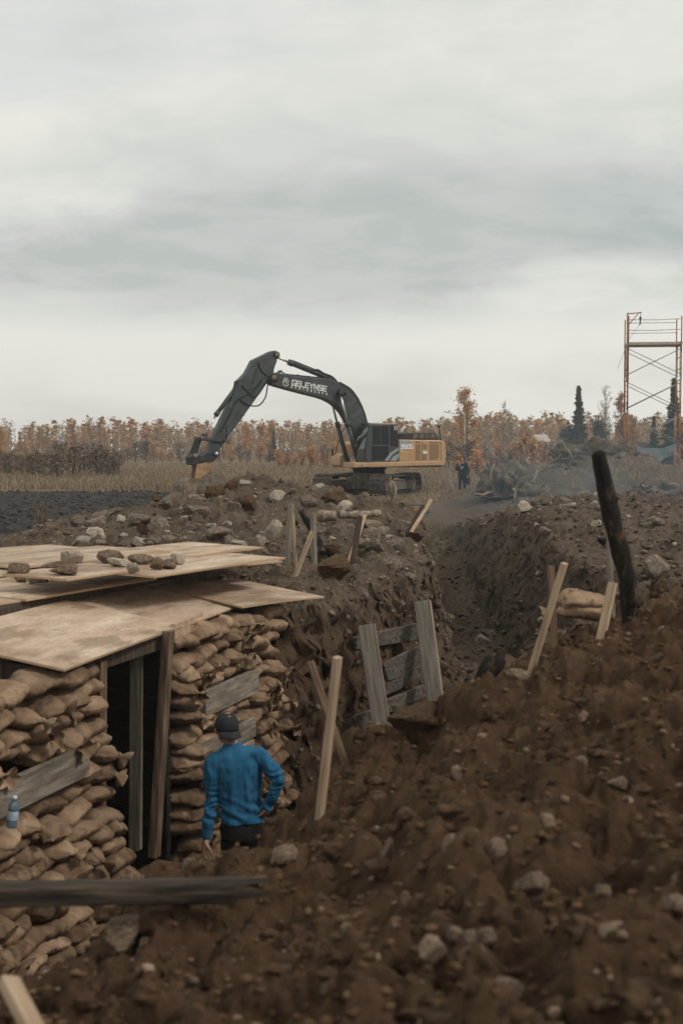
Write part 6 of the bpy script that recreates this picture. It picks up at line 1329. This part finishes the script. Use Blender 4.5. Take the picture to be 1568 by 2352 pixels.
def loft(mb, rings, Rv, Fv, n=28, p=2.3):
    """rings: (centre, half width, half depth); Rv, Fv: the body's right and forward"""
    Rv = Vector(Rv); Fv = Vector(Fv); vs_ = []
    for c, hw, hd in rings:
        for k in range(n):
            t_ = 2*PI*k/n; a, b_ = math.cos(t_), math.sin(t_); vs_.append(Vector(c) + Rv*hw*math.copysign(abs(a)**(2/p), a) + Fv*hd*math.copysign(abs(b_)**(2/p), b_))
    m = len(rings); fs = [(i*n+k, i*n+(k+1) % n, (i+1)*n+(k+1) % n, (i+1)*n+k) for i in range(m-1) for k in range(n)] + [tuple(range(n))[::-1], tuple(range((m-1)*n, m*n))]; mb.add(vs_, fs, True)
def hand(mb, wrist, d, out_, palm_n, s=1.0, curl=.5, thumb_side=1):
    """wrist, direction of the fingers, sideways direction of the palm, palm normal (towards which fingers curl)"""
    w_, d, o_, pn_ = Vector(wrist), Vector(d).normalized(), Vector(out_).normalized(), Vector(palm_n).normalized()
    for k in range(4):
        x = (-.030+.020*k)*s; limb(mb, [w_ + o_*x*.5, w_ + d*.045*s + o_*x*.9, w_ + d*.09*s + o_*x], [.017*s, .016*s, .013*s], 10)
        L_ = (.075, .085, .08, .062)[k]*s; p = w_ + d*.09*s + o_*x; q_ = [p]; a = curl*.35
        for f in (.45, .32, .23):
            dd = d*math.cos(a) + pn_*math.sin(a); p = p + dd*L_*f; q_.append(p); a += curl*.6
        limb(mb, q_, [.0105*s, .0098*s, .009*s, .0075*s], 8)
    b0 = w_ + d*.025*s - o_*thumb_side*.028*s; limb(mb, [b0, b0 + (d*.7 - o_*thumb_side*.8 + pn_*.4).normalized()*.035*s, b0 + (d*.9 - o_*thumb_side*.55 + pn_*.6).normalized()*.066*s, b0 + (d*1.0 - o_*thumb_side*.4 + pn_*.75).normalized()*.088*s], [.015*s, .0135*s, .0115*s, .009*s], 8)
def head(mb, c, fwd, s=1.0):
    f = Vector(fwd).normalized(); rt_ = Vector((f.y, -f.x, 0)).normalized(); u_ = Vector((0,0,1)); R = Matrix((rt_, f, u_)).transposed(); c = Vector(c); g = lambda x, y, z: c + R @ Vector((x*s, y*s, z*s))
    ball(mb, g(0,-.01,.03), (.077*s,.098*s,.09*s), 18, R); ball(mb, g(0,.025,-.045), (.058*s,.068*s,.072*s), 16, R); ball(mb, g(0,.05,-.085), (.03*s,.034*s,.024*s), 12, R)
    limb(mb, [g(0,.088,.015), g(0,.104,-.012), g(0,.112,-.028)], [.010*s,.013*s,.015*s], 8); ball(mb, g(0,.083,-.062), (.024*s,.014*s,.007*s), 10, R); ball(mb, g(0,.082,-.074), (.021*s,.013*s,.007*s), 10, R)
    for e in (-1, 1):
        ball(mb, g(e*.080,-.005,-.01), (.010*s,.020*s,.032*s), 10, R); ball(mb, g(e*.034,.078,.012), (.013*s,.010*s,.009*s), 8, R); limb(mb, [g(e*.015,.092,.033), g(e*.05,.078,.034)], [.007*s,.006*s], 6); ball(mb, g(e*.045,.055,-.02), (.022*s,.022*s,.02*s), 8, R)
    return g, R
M['skin'] = mat('skin', [(0.36,0.20,0.135),(0.44,0.26,0.18)], 12, 4, 0.6, 0.05, 60, spec=0.4)
M['shirt_blue'] = mat('blue_jersey', [(0.011,0.080,0.165),(0.016,0.105,0.205),(0.026,0.135,0.245)], 7, 4, 0.85, 0.15, 130, bdist=.003)
M['black_cloth'] = mat('black_cloth', [(0.010,0.009,0.009),(0.018,0.016,0.015)], 9, 4, 0.95, 0.2, 60); M['cap_cloth'] = mat('charcoal_cap', [(0.020,0.022,0.023),(0.034,0.036,0.037)], 14, 4, 0.9, 0.25, 120, bdist=.003)
M['hair'] = mat('dark_hair', [(0.012,0.009,0.008),(0.03,0.022,0.018)], 40, 4, 0.7, 0.4, 80); M['grey_cloth'] = mat('grey_black_coat', [(0.009,0.009,0.009),(0.018,0.018,0.018)], 8, 4, 0.9, 0.2, 30); M['boot'] = mat('boot_leather', [(0.02,0.017,0.015),(0.05,0.04,0.032)], 9, 5, 0.7, 0.3, 30)
# --- worker in the trench
px_, py_ = -.86, 10.0; fl = H(px_, py_)
wk = empty('person', (px_, py_, fl), 0, 'worker in a blue long-sleeved shirt and backward cap, seen from behind', 'person')
O_ = Vector((px_, py_, fl)); F_ = Vector((-.28, .96, 0)).normalized(); Rg = Vector((F_.y, -F_.x, 0)); W = lambda x, y, z: Vector((x, y, z)) - O_
def tc(x, z, dy=0): return W(x, 10.0+dy, z)
torso = [(tc(-.825,-.955), .182,.128), (tc(-.83,-.88), .178,.124), (tc(-.842,-.76), .170,.118), (tc(-.852,-.65), .182,.124), (tc(-.862,-.55), .200,.130), (tc(-.872,-.46), .205,.124), (tc(-.880,-.40), .185,.108), (tc(-.890,-.355), .135,.088), (tc(-.902,-.315), .082,.070), (tc(-.908,-.285), .066,.064)]
SLj, SRj = W(-1.045,9.95,-.445), W(-.700,10.03,-.405); ELj, WLj = W(-1.075,9.93,-.745), W(-1.115,9.90,-1.045); ERj, WRj = W(-.512,9.93,-.575), W(-.618,9.97,-.835)
mb = MB(); loft(mb, torso, Rg, F_)
limb(mb, [W(-.93,9.97,-.42), SLj, SLj.lerp(ELj,.5)+Vector((-.012,0,0)), ELj, ELj.lerp(WLj,.4), WLj], [.075,.078,.066,.056,.054,.043]); limb(mb, [W(-.82,10.0,-.40), SRj, SRj.lerp(ERj,.5)+Vector((0,0,.012)), ERj, ERj.lerp(WRj,.4), WRj], [.075,.078,.066,.057,.054,.042])
el_l, el_r = np.array(ELj[:]), np.array(ERj[:])
def wrinkle(co):
    x, y, z = co[:, 0], co[:, 1], co[:, 2]; zz_ = z + fl
    waist = np.exp(-((zz_+.85)/.10)**2); dl = np.exp(-(((co-el_l)**2).sum(1))/.011); dr = np.exp(-(((co-el_r)**2).sum(1))/.012)
    diag = np.sin((z*1.0 + x*.55)*62 + 5*pn(x*6, y*6, z*6)); side = np.sin((z*.9 - x*.8)*44 + 4*pn(x*5+3, y*5, z*5))
    arm = np.sin(z*115 + 7*pn(x*9, y*9, z*7)); long_ = fbm(x*9+2, y*6, z*3.0, 3, ridged=True)
    w_ = .012*waist*diag + .011*(dl+dr)*arm + .030*(long_-.25)*np.exp(-((zz_+.62)/.28)**2) + .0035*side*np.exp(-((x-.12)/.12)**2) + .004*pn(x*14, y*14, z*10); return np.clip(w_, -.010, .016)
shirt = obj('shirt', fuse('shirt', mb, .0085, 5, wrinkle), wk, M['shirt_blue'], label='blue long-sleeved shirt')
# body: head, neck, hands, and the frame under the clothes, one surface
mb = MB(); HC = W(-.955, 10.005, -.165); hf = Vector((-.42, .90, 0)).normalized()
g, HR = head(mb, HC, hf, 1.15); limb(mb, [W(-.905,10.0,-.36), W(-.925,10.0,-.27), HC + Vector((0,-.015,-.05))], [.062,.056,.056])
loft(mb, [(c, a*.72, b_*.70) for c, a, b_ in torso[:-2]], Rg, F_)
for S_, E_, Q_ in ((SLj, ELj, WLj), (SRj, ERj, WRj)): limb(mb, [S_, S_.lerp(E_,.5), E_, E_.lerp(Q_,.4), Q_ + (Q_-E_).normalized()*.02], [.045,.038,.034,.034,.028])
dL = (WLj-ELj).normalized(); dR = (WRj-ERj).normalized()
hand(mb, WLj + dL*.02, dL + Vector((-.05,-.05,0)), Vector((.35,-.93,0)), Vector((.9,.3,-.1)), 1.08, .55, -1); hand(mb, WRj + dR*.02, Vector((-.5,.45,-.65)), Vector((.6,.7,.1)), Vector((-.8,.3,-.4)), 1.05, .7, 1)
hipL, hipR = W(-.915,10.0,-1.0), W(-.745,10.01,-1.0); knL, knR = W(-.93,10.03,-1.36), W(-.71,10.06,-1.36); anL, anR = Vector((-.93-px_,.0,.08)), Vector((-.70-px_,.05,.08))
for a, b_, c in ((hipL, knL, anL), (hipR, knR, anR)): limb(mb, [a, a.lerp(b_,.5), b_, b_.lerp(c,.35), c], [.085,.072,.052,.052,.036]); limb(mb, [c+Vector((0,0,-.04)), c+F_*.16+Vector((0,0,-.055))], [.035,.03])
body = obj('body', fuse('body', mb, .0058, 3), wk, M['skin'])
mb = MB(); loft(mb, [(tc(-.825,-.93), .160,.112), (tc(-.828,-1.0), .172,.122), (tc(-.83,-1.08), .172,.125), (tc(-.83,-1.12), .12,.10)], Rg, F_)
for a, b_, c in ((hipL, knL, anL), (hipR, knR, anR)): limb(mb, [a, a.lerp(b_,.5), b_, b_.lerp(c,.4), c+Vector((0,0,.03))], [.098,.088,.070,.066,.06])
obj('trousers', fuse('trousers', mb, .012, 4, lambda co: .006*fbm(co[:, 0]*9, co[:, 1]*9, co[:, 2]*14, 2)), wk, M['black_cloth'])
for i, c in enumerate((anL, anR)):
    mb = MB(); limb(mb, [c, c+Vector((0,0,-.03)), c+F_*.09+Vector((0,0,-.045)), c+F_*.17+Vector((0,0,-.05))], [.05,.05,.045,.038]); obj('boot', fuse('boot', mb, .01, 3), wk, M['boot'])
# cap worn backwards
cp = empty('cap_holder', (0,0,0)); bpy.data.objects.remove(cp)
mb = MB(); nC, mC = 28, 9
vs_, fs = [], []
for i in range(mC+1):
    a = (PI*.56)*i/mC
    for k in range(nC): t_ = 2*PI*k/nC; vs_.append(HC + Vector((0,0,.020)) + HR @ Vector((.096*math.sin(a)*math.cos(t_)*(1+.012*math.cos(6*t_)), .114*math.sin(a)*math.sin(t_)-.012, .113*math.cos(a)**1 if a < PI/2 else .113*math.cos(a)*1.6)))
fs = [(i*nC+k, i*nC+(k+1) % nC, (i+1)*nC+(k+1) % nC, (i+1)*nC+k) for i in range(mC) for k in range(nC)]; mb.add(vs_, [f[::-1] for f in fs], True)
capo = mb.build('cap', M['cap_cloth'], wk); sd = capo.modifiers.new('thick', 'SOLIDIFY'); sd.thickness = .004; sd.offset = 1
mb = MB(); vs_ = []; nb_ = 14
for j in range(4):
    for k in range(nb_+1):
        t_ = -PI/2 + (k/nb_-.5)*1.9; rr_ = 1.0 + .0*j; ex_ = .068*j/3*(1-.55*abs(k/nb_-.5)**2*4*.6)
        p = Vector((.098*math.cos(t_), .116*math.sin(t_)-.012, -.012)); dn = Vector((math.cos(t_)*.25, math.sin(t_), 0)).normalized(); vs_.append(HC + HR @ (p + dn*ex_*.62 + Vector((0,0,-.80*ex_ - .012*(abs(k/nb_-.5)*2)**2*(j/3) + .0))))
mb.add(vs_, [(j*(nb_+1)+k, j*(nb_+1)+k+1, (j+1)*(nb_+1)+k+1, (j+1)*(nb_+1)+k) for j in range(3) for k in range(nb_)], True)
br = mb.build('brim', M['cap_cloth'], capo); sd = br.modifiers.new('thick', 'SOLIDIFY'); sd.thickness = .006
mb = MB(); ball(mb, HC + HR @ Vector((0,-.012,.137)), (.009,.009,.005), 8); mb.build('button', M['cap_cloth'], capo)
# --- person standing beyond the excavator
p = PY(1061, 1123, 60.0); gz_ = float(terrain(np.array([p[0]]), np.array([p[1]]), False)[0])
pr = empty('person', (p[0], p[1], gz_), 0, 'person in an open black coat with dark hair, standing behind the excavator', 'person'); F2_ = Vector((-.25,-.97,0)).normalized(); R2 = Vector((F2_.y, -F2_.x, 0))
C = lambda r, f, z: R2*r + F2_*f + Vector((0,0,z))
tors = [(C(0,0,.92), .16,.11), (C(0,0,1.05), .155,.105), (C(0,0,1.25), .185,.12), (C(0,0,1.38), .19,.11), (C(0,0,1.45), .11,.08), (C(0,0,1.50), .06,.06)]
armsP = [([C(.14,0,1.40), C(.20,0,1.38), C(.27,-.02,1.16), C(.17,.16,1.22), C(.12,.2,1.34)], [.06,.062,.052,.045,.032]), ([C(-.14,0,1.40), C(-.20,0,1.38), C(-.25,-.03,1.12), C(-.25,.04,.90), C(-.25,.05,.84)], [.06,.062,.052,.045,.032])]
legsP = [([C(e*.09,0,.92), C(e*.11,.02,.5), C(e*.12,0,.08)], [.10,.075,.06]) for e in (1, -1)]
mb = MB(); loft(mb, tors, R2, F2_, 20)
for P_, rd in armsP: limb(mb, P_, [x*.75 for x in rd], 10)
for P_, rd in legsP: limb(mb, P_, [x*.75 for x in rd], 10)
limb(mb, [C(0,0,1.44), C(0,.01,1.56)], [.055,.05], 10); head(mb, C(0,.015,1.63), F2_, 1.0)
hand(mb, C(.12,.2,1.34), Vector((0,0,1)), R2, -F2_, 1.0, .8, 1); hand(mb, C(-.25,.05,.86), Vector((0,0,-1)), F2_, R2, 1.0, .5, 1)
obj('body', fuse('body', mb, .011, 2), pr, M['skin'])
mb = MB()
for P_, rd in legsP: limb(mb, P_, [x*1.1 for x in rd], 12)
loft(mb, [(C(0,0,.86), .15,.115), (C(0,0,1.0), .165,.115)], R2, F2_, 16); obj('trousers', fuse('trousers', mb, .018, 3), pr, M['black_cloth'])
mb = MB(); loft(mb, [(c, a*1.04, b_*1.05) for c, a, b_ in tors[:-1]], R2, F2_, 20); obj('shirt', fuse('shirt', mb, .015, 2), pr, M['black_cloth'])
mb = MB()                                            # pale print on the chest
for x, z, a, b_ in ((-.05,1.27,.05,.04),(.04,1.29,.045,.035),(0,1.22,.05,.05),(-.03,1.17,.03,.03),(.05,1.21,.03,.04),(0,1.31,.07,.015)): mb.box(C(x,.131,z), (a,.004,b_), Matrix((R2, F2_, Vector((0,0,1)))).transposed())
mb.build('shirt_print', M['ex_white'], pr)
mb = MB()
for e in (1, -1):
    loft(mb, [(C(e*.13,-.02,.80), .085,.14), (C(e*.125,-.015,1.05), .075,.13), (C(e*.13,0,1.25), .085,.14), (C(e*.12,0,1.40), .08,.12), (C(e*.07,-.02,1.47), .05,.08)], R2, F2_, 14)
loft(mb, [(C(0,-.10,.80), .19,.06), (C(0,-.09,1.1), .18,.06), (C(0,-.08,1.38), .17,.06), (C(0,-.06,1.47), .09,.05)], R2, F2_, 16)
for P_, rd in armsP: limb(mb, P_[:-1] + [Vector(P_[-2]).lerp(Vector(P_[-1]), .7)], [x*1.3 for x in rd], 12)
obj('coat', fuse('coat', mb, .015, 2, lambda co: .012*fbm(co[:, 0]*8, co[:, 1]*8, co[:, 2]*8, 2)), pr, M['grey_cloth'])
mb = MB(); HC2 = C(0,.0,1.655); ball(mb, HC2 + Vector((0,0,.03)) - F2_*.02, (.098,.098,.10), 14)
for k in range(26):
    a = rt.uniform(0, 6.28); d = R2*math.cos(a) + F2_*(math.sin(a)*.9); 
    if d.dot(F2_) > .55: continue
    limb(mb, [HC2 + d*.08 + Vector((0,0,.06)), HC2 + d*.105, HC2 + d*.10 + Vector((0,0,-.10))], [.03,.026,.014], 6)
obj('hair', fuse('hair', mb, .012, 1), pr, M['hair'])
for P_, rd in legsP: mb = MB(); c = P_[-1]; limb(mb, [c, c+Vector((0,0,-.03)), c+F2_*.12+Vector((0,0,-.04))], [.055,.055,.045], 10); obj('boot', fuse('boot', mb, .015, 2), pr, M['boot'])
bgp = C(-.27,.05,.78); bg_ = MB(); bg_.box((0,0,-.2), (.26,.12,.36), taper=.8); bg_.tube([(-.08,0,-.02),(-.04,0,.10),(.04,0,.10),(.08,0,-.02)], .012, 6); o = bg_.build('shoulder_bag', M['black_cloth'], label='black bag hanging from the hand of the person behind the excavator', cat='bag'); o.location = Vector((p[0], p[1], gz_)) + bgp; bevel(o, .03)
# ------------------------------------------------------------------ the air
hz = bpy.data.materials.new('haze'); hz.use_nodes = True; t = hz.node_tree; t.nodes.remove(t.nodes['Principled BSDF'])
pv = t.nodes.new('ShaderNodeVolumePrincipled'); pv.inputs['Color'].default_value = (.93,.96,.97,1); pv.inputs['Density'].default_value = .0007; pv.inputs['Anisotropy'].default_value = .2
t.links.new(pv.outputs[0], t.nodes['Material Output'].inputs['Volume'])
mb = MB(); mb.box((0, 190, 8.5), (420, 440, 25)); mb.build('haze', hz, kind='stuff')

# thin blue smoke drifting over the trench and the root piles
sk = bpy.data.materials.new('smoke'); sk.use_nodes = True; t = sk.node_tree; t.nodes.remove(t.nodes['Principled BSDF']); Nn = t.nodes.new; Ln = t.links.new
pv = Nn('ShaderNodeVolumePrincipled'); pv.inputs['Color'].default_value = (.42,.70,.95,1); pv.inputs['Anisotropy'].default_value = .1
tcn = Nn('ShaderNodeTexCoord'); gp_ = Nn('ShaderNodeNewGeometry'); nz = Nn('ShaderNodeTexNoise'); nz.inputs['Scale'].default_value = .16; nz.inputs['Detail'].default_value = 3; Ln(gp_.outputs['Position'], nz.inputs['Vector'])
rg = Nn('ShaderNodeMapRange'); rg.inputs[1].default_value = .40; rg.inputs[2].default_value = .70; rg.inputs[3].default_value = 0; rg.inputs[4].default_value = 1; Ln(nz.outputs[0], rg.inputs[0])
sb = Nn('ShaderNodeVectorMath'); sb.operation = 'SUBTRACT'; sb.inputs[1].default_value = (.5,.5,.28); Ln(tcn.outputs['Generated'], sb.inputs[0])
scv = Nn('ShaderNodeVectorMath'); scv.operation = 'MULTIPLY'; scv.inputs[1].default_value = (2,2,1.6); Ln(sb.outputs[0], scv.inputs[0]); ln_ = Nn('ShaderNodeVectorMath'); ln_.operation = 'LENGTH'; Ln(scv.outputs[0], ln_.inputs[0])
fo = Nn('ShaderNodeMapRange'); fo.inputs[1].default_value = 1.0; fo.inputs[2].default_value = .2; fo.inputs[3].default_value = 0; fo.inputs[4].default_value = 1; fo.interpolation_type = 'SMOOTHSTEP'; Ln(ln_.outputs['Value'], fo.inputs[0])
m1 = Nn('ShaderNodeMath'); m1.operation = 'MULTIPLY'; Ln(rg.outputs[0], m1.inputs[0]); Ln(fo.outputs[0], m1.inputs[1]); m2 = Nn('ShaderNodeMath'); m2.operation = 'MULTIPLY'; m2.inputs[1].default_value = .055; Ln(m1.outputs[0], m2.inputs[0])
Ln(m2.outputs[0], pv.inputs['Density']); Ln(pv.outputs[0], t.nodes['Material Output'].inputs['Volume'])
mb = MB(); mb.box((0,0,0), (24, 34, 7)); smo = mb.build('smoke', sk, label='thin bluish smoke drifting over the trench and root piles', cat='smoke', kind='stuff'); smo.location = (11.5, 33, 1.4)
